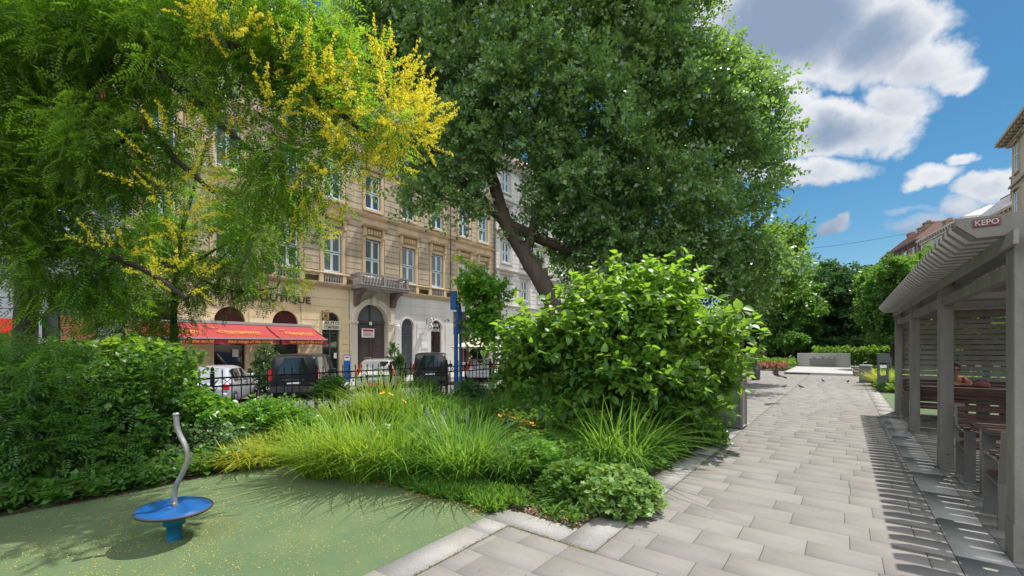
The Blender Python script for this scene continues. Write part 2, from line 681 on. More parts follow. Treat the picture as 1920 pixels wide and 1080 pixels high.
# ==================================================================== SETTING
STREET = -0.55
FX = -26.0     # facade plane
mb = MB()
mb.add([(-900, -900, STREET - .06), (900, -900, STREET - .06), (900, 1200, STREET - .06), (-900, 1200, STREET - .06)], [(0, 1, 2, 3)])
tag(mb.build('ground', mat('earth', (.12, .11, .085), .95, var=.4, vscale=.4, bump=.3), loc=(0, 0, STREET - .06)), kind='structure')
mb = MB()
mb.box((-17.6, -40, STREET - .05), (-9.75, 130, STREET))
tag(mb.build('road', mat('road_asphalt', (.135, .13, .128), .9, col2=(.085, .083, .083), vscale=.9, bump=.35, bscale=120)), kind='structure')
mb = MB()
mb.box((-21.6, -40, STREET - .05), (-17.604, 130, STREET + .004))
tag(mb.build('parking_lane', mat('parking_setts', (.24, .225, .21), .9, col2=(.14, .135, .13), vscale=1.6, bump=.5, bscale=60)), kind='structure')
mb = MB()
for i in range(28):
    y = -6 + i * 3.5
    mb.add([(-17.9, y, STREET + .008), (-17.9, y + .14, STREET + .008), (-21.4, y + 3.4, STREET + .008), (-21.4, y + 3.26, STREET + .008)], [(0, 1, 2, 3)])
tag(mb.build('parking_markings', mat('road_paint', (.7, .7, .68), .7, var=.3, vscale=6)), kind='structure')
mb = MB()
mb.box((FX - .2, -40, STREET - .05), (-21.75, 130, STREET + .12))
tag(mb.build('sidewalk', mat('sidewalk_slabs', (.36, .34, .32), .9, col2=(.24, .23, .22), vscale=1.1, bump=.2, bscale=50)), kind='structure')
mb = MB()
mb.box((-21.75, -40, STREET - .04), (-21.6, 130, STREET + .125))
mb.box((-9.75, -40, STREET - .04), (-9.62, 130, STREET + .12))
tag(mb.build('road_kerb', mat('kerb_granite', (.42, .41, .4), .85, col2=(.3, .3, .3), vscale=30, bump=.2, bscale=90), bevel=.01), kind='structure')
mb = MB()
mb.box((-9.42, -30, STREET - .04), (12, 62, -.012))
tag(mb.build('park_soil', mat('soil', (.11, .075, .05), .97, col2=(.055, .038, .026), vscale=14, bump=1.0, bscale=60)), kind='structure')
mb = MB()
mb.box((-9.62, -40, STREET - .03), (-9.42, 62, .1))
for i in range(44):
    mb.box((-9.64, -28 + i * 2, .1), (-9.40, -28 + i * 2 + 1.985, .16))
tag(mb.build('plinth_wall', mat('kerb_granite', (.42, .41, .4)), bevel=.008), 'low grey stone plinth wall under the black iron park fence', 'wall')

# paving: separate slabs on a dark joint bed
PAVE = tintmat('concrete_pavers', (.228, .213, .196), (.160, .152, .141), .82, vscale=3.2, bump=.12, speck=.16)
JOINT = mat('joint_sand', (.075, .068, .052), .95, col2=(.045, .05, .025), vscale=9)
RUB = None
def pave_rects(rects, rowh=.335, seed=3):
    rng = random.Random(seed)
    V, Fc, T = [], [], []
    for (x0, x1, y0, y1) in rects:
        y = y0
        g = .0028
        while y < y1 - .02:
            ye = min(y + rowh, y1)
            x = x0 - rng.uniform(0, .5)
            while x < x1:
                l = rng.choice((.5, .6, .6, .75, .4))
                xa, xb = max(x, x0), min(x + l, x1)
                x += l
                if xb - xa < .04:
                    continue
                t = rng.choice((.15, .35, .5, .62, .85)) + rng.uniform(-.1, .1)
                dz = rng.uniform(-.0012, .0012)
                b = len(V)
                c = .004
                a0, a1, b0, b1 = xa + g, xb - g, y + g, ye - g
                V += [(a0, b0, -.006), (a1, b0, -.006), (a1, b1, -.006), (a0, b1, -.006),
                      (a0 + c, b0 + c, dz), (a1 - c, b0 + c, dz), (a1 - c, b1 - c, dz), (a0 + c, b1 - c, dz)]
                Fc += [(b + 4, b + 5, b + 6, b + 7), (b, b + 1, b + 5, b + 4), (b + 1, b + 2, b + 6, b + 5), (b + 2, b + 3, b + 7, b + 6), (b + 3, b, b + 4, b + 7)]
                T += [t] * 8
            y += rowh
    return np.array(V), np.array(Fc), np.array(T)
KX0, KX1 = -1.64, -1.96      # kerb strip along the bed
rects = [(-2.53, .72, -3.0, 3.265), (KX0, .72, 3.27, 62.0), (-4.6, KX0 - .01, 11.0, 23.0), (-7.5, KX0 - .01, 23.0, 62.0), (1.06, 5.4, -3.0, 15.0), (.72, 5.4, 41, 62)]
v, f, t = pave_rects(rects)
o = link_mesh('paved_path', numesh('paved_path', v, f, t), PAVE, loc=(0, 0, 0))
tag(o, kind='structure')
mb = MB()
for (x0, x1, y0, y1) in rects:
    mb.add([(x0 - .02, y0 - .02, -.0065), (x1 + .02, y0 - .02, -.0065), (x1 + .02, y1 + .02, -.0065), (x0 - .02, y1 + .02, -.0065)], [(0, 1, 2, 3)])
for i in range(len(mb.v)):
    mb.v[i].z -= (i // 4) * .0007
tag(mb.build('paving_bed', JOINT, loc=(0, 0, -.01)), kind='structure')
# granite border strips
GRAN = tintmat('granite_strip', (.31, .30, .285), (.24, .232, .22), .8, vscale=4, bump=.12, speck=.28)
def strip(rects, name, seglen=1.0):
    V, Fc, T = [], [], []
    rg = random.Random(5)
    for (x0, x1, y0, y1, ax) in rects:
        a, e = (y0, y1) if ax == 'y' else (x0, x1)
        while a < e - .01:
            n = min(a + seglen, e)
            if ax == 'y':
                p = (x0, x1, a + .002, n - .002)
            else:
                p = (a + .002, n - .002, y0, y1)
            b = len(V)
            z = .003
            V += [(p[0], p[2], -.011), (p[1], p[2], -.011), (p[1], p[3], -.011), (p[0], p[3], -.011),
                  (p[0], p[2], z), (p[1], p[2], z), (p[1], p[3], z), (p[0], p[3], z)]
            Fc += [(b + 4, b + 5, b + 6, b + 7), (b, b + 1, b + 5, b + 4), (b + 1, b + 2, b + 6, b + 5), (b + 2, b + 3, b + 7, b + 6), (b + 3, b, b + 4, b + 7)]
            T += [rg.uniform(.2, .7)] * 8
            a = n
    o = link_mesh(name, numesh(name, np.array(V), np.array(Fc), np.array(T)), GRAN, loc=(0, 0, 0))
    tag(o, kind='structure')
strip([(-2.835, -2.545, -3.0, 3.275, 'y'), (-2.835, -1.97, 3.28, 3.60, 'x'), (-1.965, -1.648, 3.28, 10.98, 'y'), (-4.6, -1.97, 10.66, 10.98, 'x'),
       (.724, 1.055, -3.0, 62, 'y')], 'granite_border')

# rubber play surface with fallen blossom
def rubber():
    m = bpy.data.materials.new('green_rubber')
    m.use_nodes = True
    nt = m.node_tree
    N, L = nt.nodes, nt.links
    p = N['Principled BSDF']
    p.inputs['Roughness'].default_value = .9
    p.inputs['Specular IOR Level'].default_value = .2
    tc = N.new('ShaderNodeTexCoord')
    def nz(s, d=5, r=.6):
        n = N.new('ShaderNodeTexNoise')
        n.inputs['Scale'].default_value = s
        n.inputs['Detail'].default_value = d
        n.inputs['Roughness'].default_value = r
        L.new(tc.outputs['Object'], n.inputs['Vector'])
        return n.outputs[0]
    r1 = N.new('ShaderNodeValToRGB')
    r1.color_ramp.elements[0].position = .32
    r1.color_ramp.elements[0].color = (.048, .086, .040, 1)
    r1.color_ramp.elements[1].position = .68
    r1.color_ramp.elements[1].color = (.092, .145, .070, 1)
    L.new(nz(220, 3), r1.inputs[0])
    mx = N.new('ShaderNodeMix')
    mx.data_type = 'RGBA'
    mx.inputs[7].default_value = (.125, .155, .070, 1)
    mr = N.new('ShaderNodeMapRange')
    mr.inputs['From Min'].default_value = .35
    mr.inputs['From Max'].default_value = .75
    mr.inputs['To Max'].default_value = .85
    L.new(nz(1.1, 8, .72), mr.inputs['Value'])
    L.new(mr.outputs[0], mx.inputs[0])
    L.new(r1.outputs[0], mx.inputs[6])
    L.new(mx.outputs[2], p.inputs['Base Color'])
    b = N.new('ShaderNodeBump')
    b.inputs['Strength'].default_value = .5
    b.inputs['Distance'].default_value = .006
    L.new(nz(260, 2), b.inputs['Height'])
    L.new(b.outputs[0], p.inputs['Normal'])
    return m
RUB = rubber()
edge = [(-2.84, 3.36), (-3.26, 3.44), (-3.8, 3.34), (-4.24, 3.36), (-4.9, 3.38), (-5.45, 3.5), (-5.95, 3.38), (-6.3, 3.12), (-6.55, 2.6), (-6.62, 2.1), (-6.58, 1.3), (-6.68, .4), (-6.9, -.8), (-7.1, -3)]
mb = MB()
poly = [(-2.84, -3)] + edge
mb.add([(x, y, .001) for x, y in poly], [tuple(range(len(poly)))])
mb.add([(1.055, 15.02, .001), (9, 15.02, .001), (9, 20.9, .001), (1.055, 20.9, .001)], [(0, 1, 2, 3)])
tag(mb.build('rubber_surface', RUB, loc=(0, 0, 0)), kind='structure')

# fallen yellow petals, leaf litter and mulch chips
def litter(name, pts, size, c1, c2, rng, zb=.004, tall=.004):
    n = len(pts)
    pos = np.column_stack([pts, np.full(n, zb) + rng.uniform(0, tall, n)])
    ang = rng.uniform(0, 6.28, n)
    ax = np.column_stack([np.cos(ang), np.sin(ang), rng.normal(0, .2, n)])
    nr = np.column_stack([rng.normal(0, .35, n), rng.normal(0, .35, n), np.ones(n)])
    v, f = place(T_kite(.3), pos, ax, nr, size * rng.uniform(.5, 1.4, n))
    me = numesh(name, v, f, np.repeat(rng.uniform(0, 1, n), 4))
    o = link_mesh(name, me, leafmat(name + '_mat', c1, c2, .1, tcol=c2, rough=.7), loc=(0, 0, 0))
    return tag(o, kind='stuff')
rng = np.random.default_rng(21)
pts = []
while len(pts) < 9000:
    x, y = rng.uniform(-6.7, -2.6), rng.uniform(-.5, 3.35)
    dens = .30 + .7 * math.exp(-((x + 5.0) ** 2 / 1.6 + (y - 1.4) ** 2 / 1.4)) + .5 * math.exp(-((y - 3.3) ** 2 / .02))
    dens *= .25 + .75 * (math.sin(x * 5.1 + y * 2.3) * math.sin(y * 6.3 - x * 1.7) > -.25)
    if x > -2.84:
        dens *= .1
    if rng.uniform() < dens * .8:
        pts.append((x, y))
tag(litter('fallen_blossom', np.array(pts), .0085, (.55, .38, .03), (.75, .50, .06), rng), 'tiny yellow fallen petals scattered over the green rubber surface', 'petals')
pts = np.column_stack([rng.uniform(-2.5, .7, 1500), rng.uniform(.5, 9, 1500)])
keep = rng.uniform(0, 1, 1500) < np.exp(-(pts[:, 0] + 2.6) / 1.3)
tag(litter('path_debris', pts[keep], .014, (.35, .25, .06), (.09, .07, .04), rng, .003), 'scattered petals and crumbs on the grey pavers', 'debris')
pts = np.column_stack([rng.uniform(-3.4, -1.98, 5200), rng.uniform(3.62, 5.6, 5200)])
tag(litter('mulch', pts, .03, (.20, .13, .08), (.36, .25, .17), rng, -.004, .02), 'brown bark mulch in the corner of the planting bed', 'mulch')

exx = [e[0] for e in edge][::-1]; eyy = [e[1] for e in edge][::-1]
lx = rng.uniform(-6.6, -2.9, 900)
ly = np.interp(lx, exx[-9:], eyy[-9:]) - np.abs(rng.normal(0, .10, 900)) + .03
tag(litter('edge_litter', np.column_stack([lx, ly]), .02, (.22, .13, .05), (.60, .42, .05), rng, .003, .006), 'brown and yellow leaf litter gathered along the planted edge of the rubber surface', 'leaf litter')
jx = np.concatenate([rng.normal(-2.54, .012, 500), rng.uniform(-2.54, -1.64, 450), rng.normal(-1.644, .01, 350)])
jy = np.concatenate([rng.uniform(1.0, 3.27, 500), rng.normal(3.272, .012, 450), rng.uniform(3.27, 7, 350)])
tag(litter('joint_moss', np.column_stack([jx, jy]), .013, (.09, .085, .03), (.26, .21, .06), rng, .001, .005), 'dry moss and petals caught in the joint beside the granite border', 'moss')

# ==================================================================== BUILDINGS
STONE = mat('weathered_stone', (.56, .455, .325), .88, col2=(.34, .27, .19), vscale=1.5, bump=.35, bscale=26, streak=True)
STONEL = mat('ochre_stone', (.66, .49, .29), .85, col2=(.46, .34, .21), vscale=2.2, bump=.25, bscale=30, streak=True)
CREAM = mat('cream_plaster', (.76, .62, .39), .85, col2=(.62, .49, .30), vscale=1.2, bump=.2, bscale=18, streak=True)
WHITEP = mat('pale_plaster', (.72, .69, .64), .85, col2=(.56, .53, .49), vscale=1.0, bump=.2, bscale=18, streak=True)
PORTAL = mat('portal_stone', (.68, .61, .48), .85, col2=(.50, .45, .35), vscale=2, bump=.25, bscale=26, streak=True)
BALC = mat('balcony_stone', (.36, .33, .31), .9, col2=(.20, .18, .17), vscale=3, bump=.4, bscale=24)
WFRAME = mat('window_paint', (.72, .80, .82), .5, var=.12, vscale=8)
GREENF = mat('green_window_box', (.13, .22, .21), .5, var=.15)
BURG = mat('burgundy_paint', (.10, .02, .025), .4, var=.2)
DARKWOOD = mat('old_door_wood', (.10, .075, .07), .6, col2=(.065, .05, .05), vscale=6, bump=.3, streak=True)
def glassmat(name, c, r=.04):
    return mat(name, c, r, spec=1.0, coat=.6)
GLASS = glassmat('window_glass', (.035, .045, .05))
def vary_glass():
    nt = GLASS.node_tree
    N, L = nt.nodes, nt.links
    oi = N.new('ShaderNodeObjectInfo')
    r = N.new('ShaderNodeValToRGB')
    r.color_ramp.elements[0].position = .35
    r.color_ramp.elements[0].color = (.05, .065, .075, 1)
    r.color_ramp.elements[1].position = .9
    r.color_ramp.elements[1].color = (.20, .235, .26, 1)
    L.new(oi.outputs['Random'], r.inputs[0])
    L.new(r.outputs[0], N['Principled BSDF'].inputs['Base Color'])
vary_glass()
GLASSB = glassmat('shop_glass', (.02, .022, .022), .06)
CURT = mat('curtain', (.45, .46, .46), .9, var=.4, vscale=7, streak=True)

def arch_pts(yc, w, zs, n=14):
    r = w / 2
    return [(yc - r * math.cos(math.pi * i / n), zs + r * math.sin(math.pi * i / n)) for i in range(n + 1)]

def wall_band(mb, x, y0, y1, z0, z1, ops, depth=.32):
    """facade band in plane X=x facing +X with openings (yc, w, zb, zt, arch) ; zt = springing if arch"""
    ops = sorted(ops)
    cur = y0
    def quad(a, b, c, d):
        mb.add([a, b, c, d], [(0, 1, 2, 3)])
    for (yc, w, zb, zt, arch) in ops:
        a, b = yc - w / 2, yc + w / 2
        quad((x, cur, z0), (x, a, z0), (x, a, z1), (x, cur, z1))
        if zb > z0 + .001:
            quad((x, a, z0), (x, b, z0), (x, b, zb), (x, a, zb))
            quad((x, a, zb), (x, b, zb), (x - depth, b, zb), (x - depth, a, zb))
        top = arch_pts(yc, w, zt) if arch else [(a, zt), (b, zt)]
        for i in range(len(top) - 1):
            (p, q), (r_, s_) = top[i], top[i + 1]
            quad((x, p, q), (x, r_, s_), (x, r_, z1), (x, p, z1))
            quad((x, p, q), (x - depth, p, q), (x - depth, r_, s_), (x, r_, s_))
        quad((x, a, zb), (x - depth, a, zb), (x - depth, a, zt), (x, a, zt))
        quad((x, b, zb), (x, b, zt), (x - depth, b, zt), (x - depth, b, zb))
        cur = b
    quad((x, cur, z0), (x, y1, z0), (x, y1, z1), (x, cur, z1))

def cornice(mb, x, y0, y1, z, prof):
    """profile list of (out, z) from wall, extruded along Y"""
    poly = [(x - .05, z + prof[0][1])] + [(x + o, z + q) for o, q in prof] + [(x - .05, z + prof[-1][1])]
    mb.prism(poly, 'y', y0, y1)

def win_mesh(w, h, kind):
    """window in local coords: centre bottom at origin, facing +X; returns (frame mb, box mb, pane mb, curtain mb)"""
    fr, bx, pn, cu = MB(), MB(), MB(), MB()
    t = .07
    x = -.16
    hw = w / 2
    bx.box((x - .08, -hw, 0), (x + .03, -hw + .045, h)); bx.box((x - .08, hw - .045, 0), (x + .03, hw, h))
    bx.box((x - .08, -hw + .045, h - .045), (x + .03, hw - .045, h)); bx.box((x - .08, -hw + .045, 0), (x + .03, hw - .045, .04))
    split = h * (.48 if kind == 'tall' else .62)
    bx.box((x - .06, -hw + .045, split - .03), (x + .035, hw - .045, split + .035))
    for (za, zb) in ((.045, split - .035), (split + .04, h - .05)):
        for (ya, yb) in ((-hw + .05, -.008), (.008, hw - .05)):
            fr.box((x - .03, ya, za), (x + .05, ya + t, zb)); fr.box((x - .03, yb - t, za), (x + .05, yb, zb))
            fr.box((x - .03, ya + t, za), (x + .048, yb - t, za + t)); fr.box((x - .03, ya + t, zb - t), (x + .048, yb - t, zb))
            pn.box((x - .005, ya + t - .01, za + t - .01), (x + .004, yb - t + .01, zb - t + .01))
    return fr, bx, pn

def window_proto(w, h, kind, surround=None, blind=0):
    r = bpy.data.objects.new('window', win_mesh(w, h, kind)[1].mesh('window_box'))
    r.data.materials.append(GREENF)
    COL.objects.link(r)
    ORI[r.name] = Vector((0, 0, 0))
    fr, bx, pn = win_mesh(w, h, kind)
    fr.build('frame', WFRAME, r)
    pn.build('pane', GLASS, r)
    s = MB()
    s.box((-.16, -w / 2 - .04, -.055), (.07, w / 2 + .04, -.003))
    s.build('sill', WFRAME, r)
    return r

def put(proto, parent, loc, first):
    o = proto if first else copy_tree(proto)
    o.parent = parent
    o.location = Vector(loc) - origin(parent)
    return o

def hip_roof(mb, x0, x1, y0, y1, z0, h, inset):
    mb.add([(x0, y0, z0), (x1, y0, z0), (x1, y1, z0), (x0, y1, z0),
            (x0 + inset, y0 + .2, z0 + h), (x1 - inset, y0 + .2, z0 + h), (x1 - inset, y1 - .2, z0 + h), (x0 + inset, y1 - .2, z0 + h)],
           [(0, 1, 2, 3), (4, 5, 6, 7), (0, 1, 5, 4), (1, 2, 6, 5), (2, 3, 7, 6), (3, 0, 4, 7)])

B0, B1 = 5.1, 31.5
bld = thing('apartment_building', 'four storey tan stone apartment building with balustraded balcony over an arched gate', 'building', (FX - 6, (B0 + B1) / 2, STREET))
E = EYE
gz = STREET
zc = E + 3.75           # underside of the string course
# ground floor walls: cream / portal / pale
wy = [6.3, 9.35, 12.25, 15.1]
mb = MB()
ops = [(6.3, 1.5, gz, E + 1.38, True), (9.35, 1.5, gz, E + 1.38, True), (12.25, 1.5, gz, E + 1.38, True), (15.1, 1.2, gz + .1, E + 1.6, True)]
wall_band(mb, FX, B0, 16.35, gz, zc, ops)
# shallow panels between the openings
for (a, b) in ((7.25, 8.4), (10.3, 11.3), (13.2, 14.3)):
    for k in range(9):
        z0 = gz + .55 + k * .42
        mb.box((FX - .02, a, z0), (FX + .035, b, z0 + .385))
for k in range(2):
    mb.box((FX - .02, B0 + .05, E + 2.55 + k * .5), (FX + .028, 16.3, E + 2.55 + k * .5 + .46))
for k in range(9):
    z0 = gz + .3 + k * .42
    mb.box((FX - .02, 15.85, z0), (FX + .045, 16.33, z0 + .385))
mb.box((FX - .02, B0 + .02, gz), (FX + .06, 5.5, gz + .5))
mb.build('wall', CREAM, bld)
mb = MB()
wall_band(mb, FX + .06, 16.35, 20.0, gz, zc, [(18.1, 2.45, gz, E + 1.7, True)], .5)
# arch moulding
ap = arch_pts(18.1, 2.45, E + 1.7, 24)
aq = arch_pts(18.1, 3.2, E + 1.7, 24)
ar = arch_pts(18.1, 2.85, E + 1.7, 24)
for pa, pb, xo in ((ap, ar, .14), (ar, aq, .20)):
    for i in range(24):
        vs = []
        for xx in (FX + .03, FX + .03 + xo):
            vs += [(xx, *pa[i]), (xx, *pa[i + 1]), (xx, *pb[i + 1]), (xx, *pb[i])]
        mb.add(vs, [(0, 1, 2, 3), (4, 5, 6, 7), (0, 1, 5, 4), (2, 3, 7, 6), (1, 2, 6, 5), (3, 0, 4, 7)])
for s_ in (-1, 1):
    ya, yb = 18.1 + s_ * 1.23, 18.1 + s_ * 1.72
    mb.box((FX + .03, ya, gz), (FX + .2, yb, E + 1.55))
    mb.box((FX + .03, ya - s_ * .02, E + 1.552), (FX + .28, yb + s_ * .06, E + 1.7))
    mb.box((FX + .03, ya, gz), (FX + .26, yb, gz + .6))
mb.box((FX + .03, 17.93, E + 2.85), (FX + .32, 18.27, E + 3.45))
mb.build('portal', PORTAL, bld)
mb = MB()
ops = [(21.2, 1.12, gz + .1, E + 1.55, True), (24.1, 1.12, gz + .1, E + 1.55, True), (27.4, 1.4, gz + .1, E + 1.3, True), (30.2, 1.2, gz + .1, E + 1.5, True)]
wall_band(mb, FX, 20.0, B1, gz, zc, ops)
for (a, b) in ((20.05, 20.5), (22.1, 23.1), (25.1, 26.2), (28.5, 29.2), (31.0, 31.45)):
    for k in range(9):
        z0 = gz + .3 + k * .42
        mb.box((FX - .02, a, z0), (FX + .03, b, z0 + .395))
for k in range(2):
    mb.box((FX - .02, 20.05, E + 2.45 + k * .62), (FX + .024, 25.3, E + 2.45 + k * .62 + .6))
for yc in (21.2, 24.1):
    o1, i1 = arch_pts(yc, 1.42, E + 1.55), arch_pts(yc, 1.12, E + 1.55)
    for i in range(14):
        vs = []
        for xx in (FX - .02, FX + .06):
            vs += [(xx, *i1[i]), (xx, *i1[i + 1]), (xx, *o1[i + 1]), (xx, *o1[i])]
        mb.add(vs, [(0, 1, 2, 3), (4, 5, 6, 7), (0, 1, 5, 4), (2, 3, 7, 6), (1, 2, 6, 5), (3, 0, 4, 7)])
mb.build('wall', WHITEP, bld)

# upper walls
WY = [6.4, 9.25, 12.4, 15.2, 18.2, 21.3, 24.2, 27.3, 29.8]
floors = [(E + 4.45, E + 9.02, E + 4.78, 2.62, 'tall'), (E + 9.02, E + 12.85, E + 9.5, 2.35, 'tall'),
          (E + 12.85, E + 16.3, E + 13.3, 2.1, 'tall'), (E + 16.3, E + 19.2, E + 16.7, 1.7, 'tall')]
mb = MB()
for (z0, z1, zb, h, k) in floors:
    wall_band(mb, FX, B0, B1, z0, z1, [(y, 1.24, zb, zb + h, False) for y in WY])
mb.box((FX - 12, B0, gz), (FX - .4, B1, E + 19.2))
# rusticated courses between the windows
for fi, (z0, z1, zb, h, k) in enumerate(floors):
    gaps = [B0] + WY + [B1]
    for i in range(len(gaps) - 1):
        a = gaps[i] + (.92 if i else .05)
        b = gaps[i + 1] - (.92 if i < len(gaps) - 2 else .05)
        if b - a < .15:
            continue
        zz = z0 + (.35 if fi == 0 else .22)
        top = z1 - .5
        while zz < top:
            mb.box((FX - .02, a, zz), (FX + .055, b, min(zz + .37, top)))
            zz += .41
mb.build('wall', STONE, bld)
# bands, balustrade panels, cornices
mb = MB()
for (a, b) in ((B0, 16.42), (20.45, B1)):
    cornice(mb, FX, a, b, E + 3.75, [(.04, 0), (.10, .08), (.16, .13), (.30, .18), (.32, .28), (.06, .33)])
cornice(mb, FX, 16.42, 20.45, E + 3.95, [(.1, 0), (.12, .12)])
cornice(mb, FX, B0, B1, E + 8.86, [(.03, 0), (.10, .05), (.20, .10), (.22, .17), (.04, .21)])
cornice(mb, FX, B0, B1, E + 12.8, [(.03, 0), (.14, .07), (.22, .12), (.24, .2), (.04, .24)])
cornice(mb, FX, B0, B1, E + 16.2, [(.03, 0), (.12, .06), (.18, .10), (.2, .16), (.04, .2)])
cornice(mb, FX, B0 - .1, B1 + .1, E + 18.9, [(.05, 0), (.15, .1), (.3, .25), (.7, .5), (.95, .62), (1.0, .8), (.9, .9), (.1, .95)])
y = B0 + .3
while y < B1 - .3:
    mb.box((FX + .1, y, E + 19.05), (FX + .62, y + .18, E + 19.36))
    y += .62
mb.build('cornice', mat('cornice_stone', (.56, .44, .29), .86, col2=(.34, .26, .175), vscale=2, bump=.3, bscale=28, streak=True), bld)
mb = MB()
# sill zone of first floor: piers and rails
cornice(mb, FX, B0, 16.42, E + 4.60, [(.06, 0), (.12, .03), (.12, .10), (.05, .13)])
cornice(mb, FX, 20.45, B1, E + 4.60, [(.06, 0), (.12, .03), (.12, .10), (.05, .13)])
for y in WY:
    if abs(y - 18.2) < .5:
        continue
    for s_ in (-1, 1):
        mb.box((FX - .02, y + s_ * .66, E + 4.08), (FX + .10, y + s_ * .93, E + 4.6))
# pilaster strips at window sides, first floor; hoods on consoles
for y in WY:
    for s_ in (-1, 1):
        mb.box((FX - .02, y + s_ * .625, E + 4.73), (FX + .07, y + s_ * .86, E + 7.55))
        mb.box((FX - .02, y + s_ * .66, E + 7.55), (FX + .24, y + s_ * .84, E + 8.18))
        mb.box((FX - .02, y + s_ * .68, E + 7.2), (FX + .14, y + s_ * .82, E + 7.55))
    mb.box((FX - .02, y - .625, E + 7.42), (FX + .07, y + .625, E + 7.58))
    mb.box((FX - .02, y - .6, E + 7.72), (FX + .10, y + .6, E + 8.1))
    for k in range(5):
        mb.box((FX + .08, y - .52 + k * .23, E + 7.8 - .04 * (k % 2)), (FX + .17, y - .40 + k * .23, E + 8.02))
    cornice(mb, FX, y - 1.02, y + 1.02, E + 8.18, [(.2, 0), (.3, .05), (.42, .09), (.44, .17), (.1, .24)])
for (z, h) in ((E + 9.5, 2.35), (E + 13.3, 2.1), (E + 16.7, 1.7)):
    for y in WY:
        for s_ in (-1, 1):
            mb.box((FX - .02, y + s_ * .625, z - .05), (FX + .07, y + s_ * .84, z + h + .16))
        mb.box((FX - .02, y - .625, z + h + .002), (FX + .07, y + .625, z + h + .16))
        cornice(mb, FX, y - .9, y + .9, z + h + .3, [(.08, 0), (.16, .04), (.22, .07), (.23, .13), (.05, .17)])
        mb.box((FX - .02, y - .8, z - .2), (FX + .12, y + .8, z - .06))
mb.build('window_surround', STONEL, bld)
# balusters under the first floor windows
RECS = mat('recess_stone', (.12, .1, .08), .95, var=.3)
bal = [(.035, 0), (.05, .03), (.03, .08), (.06, .2), (.045, .3), (.025, .36), (.045, .43), (.05, .46)]
for y in WY:
    if abs(y - 18.2) < .5:
        continue
    mb = MB()
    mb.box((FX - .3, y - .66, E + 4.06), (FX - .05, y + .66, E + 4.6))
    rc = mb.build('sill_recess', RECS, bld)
    mb = MB()
    mb.box((FX - .03, y - .64, E + 4.085), (FX + .09, y + .64, E + 4.12))
    for k in range(7):
        mb.lathe([(r, z) for r, z in bal], (FX + .05, y - .52 + k * .173, E + 4.12), 8)
    mb.build('balusters', BALC, rc)
# windows
protos = {}
for (z0, z1, zb, h, k) in floors:
    for y in WY:
        first = h not in protos
        if first:
            protos[h] = window_proto(1.24, h, k)
        put(protos[h], bld, (FX, y, zb), first)
# dark rooms with a curtain seen behind panes
# gate, doors, shop windows
mb = MB()
x = FX - .25
mb.box((x - .06, 16.9, gz), (x, 19.3, E + 1.6))
mb.box((x, 18.05, gz), (x + .06, 18.15, E + 2.9))
mb.box((x - .06, 16.9, E + 1.6), (x + .08, 19.3, E + 1.78))
for ya in (17.0, 18.22):
    for (za, zb_) in ((gz + .25, gz + 1.2), (gz + 1.4, E + .75), (E + .85, E + 1.5)):
        mb.box((x, ya + .1, za), (x + .035, ya + .9, zb_))
        mb.box((x + .035, ya + .2, za + .1), (x + .06, ya + .8, zb_ - .1))
for ya in (17.5, 18.72):
    mb.lathe([(.0, .03), (.2, .03), (.24, 0)], (0, 0, 0), 16, True, Matrix.Translation((x + .075, ya, E + .2)) @ Matrix.Rotation(R(90), 4, 'Y'))
gate = mb.build('gate', DARKWOOD, bld)
mb = MB()
pp = arch_pts(18.1, 2.42, E + 1.72, 20)
mb.prism(pp, 'x', x - .05, x - .02)
mb.build('fanlight', mat('dusty_glass', (.13, .15, .15), .3, spec=.8, var=.3), gate)
def shop_arch(yc, w, zb, zs, fm, glass, name='shop_window', bars=True):
    m1, m2 = MB(), MB()
    x = FX - .2
    hw = w / 2
    m1.box((x - .05, yc - hw, zb), (x + .05, yc - hw + .07, zs)); m1.box((x - .05, yc + hw - .07, zb), (x + .05, yc + hw, zs))
    m1.box((x - .05, yc - hw + .07, zs - .05), (x + .05, yc + hw - .07, zs + .05))
    o_, i_ = arch_pts(yc, w, zs), arch_pts(yc, w - .14, zs)
    for i in range(14):
        vs = []
        for xx in (x - .05, x + .05):
            vs += [(xx, *i_[i]), (xx, *i_[i + 1]), (xx, *o_[i + 1]), (xx, *o_[i])]
        m1.add(vs, [(0, 1, 2, 3), (4, 5, 6, 7), (0, 1, 5, 4), (2, 3, 7, 6)])
    if bars:
        m1.box((x - .04, yc - .03, zb), (x + .045, yc + .03, zs - .05))
        m1.box((x - .04, yc - hw + .07, zs - .75), (x + .044, yc + hw - .07, zs - .69))
    m1.box((x - .05, yc - hw + .07, zb), (x + .052, yc + hw - .07, zb + .35))
    p = m1.build(name, fm, bld)
    m2.prism([(yc - hw + .05, zb), (yc + hw - .05, zb)] + [(a, b) for a, b in reversed(arch_pts(yc, w - .1, zs))], 'x', x - .02, x - .012)
    m2.build('pane', glass, p)
    return p
GREYF = mat('grey_door_paint', (.12, .125, .13), .5, var=.2)
for yc in (6.3, 9.35, 12.25):
    shop_arch(yc, 1.5, gz + .0, E + 1.38, BURG, GLASSB, bars=False)
shop_arch(15.1, 1.2, gz + .1, E + 1.6, GREYF, GLASSB, 'shop_door')
shop_arch(21.2, 1.12, gz + .1, E + 1.55, GREYF, mat('mid_glass', (.09, .10, .11), .12, spec=.9))
shop_arch(24.1, 1.12, gz + .1, E + 1.55, BURG, GLASSB)
shop_arch(27.4, 1.4, gz + .1, E + 1.3, mat('rust_paint', (.30, .09, .03), .5), GLASSB)
shop_arch(30.2, 1.2, gz + .1, E + 1.5, mat('rust_paint', (.3, .09, .03)), GLASSB)
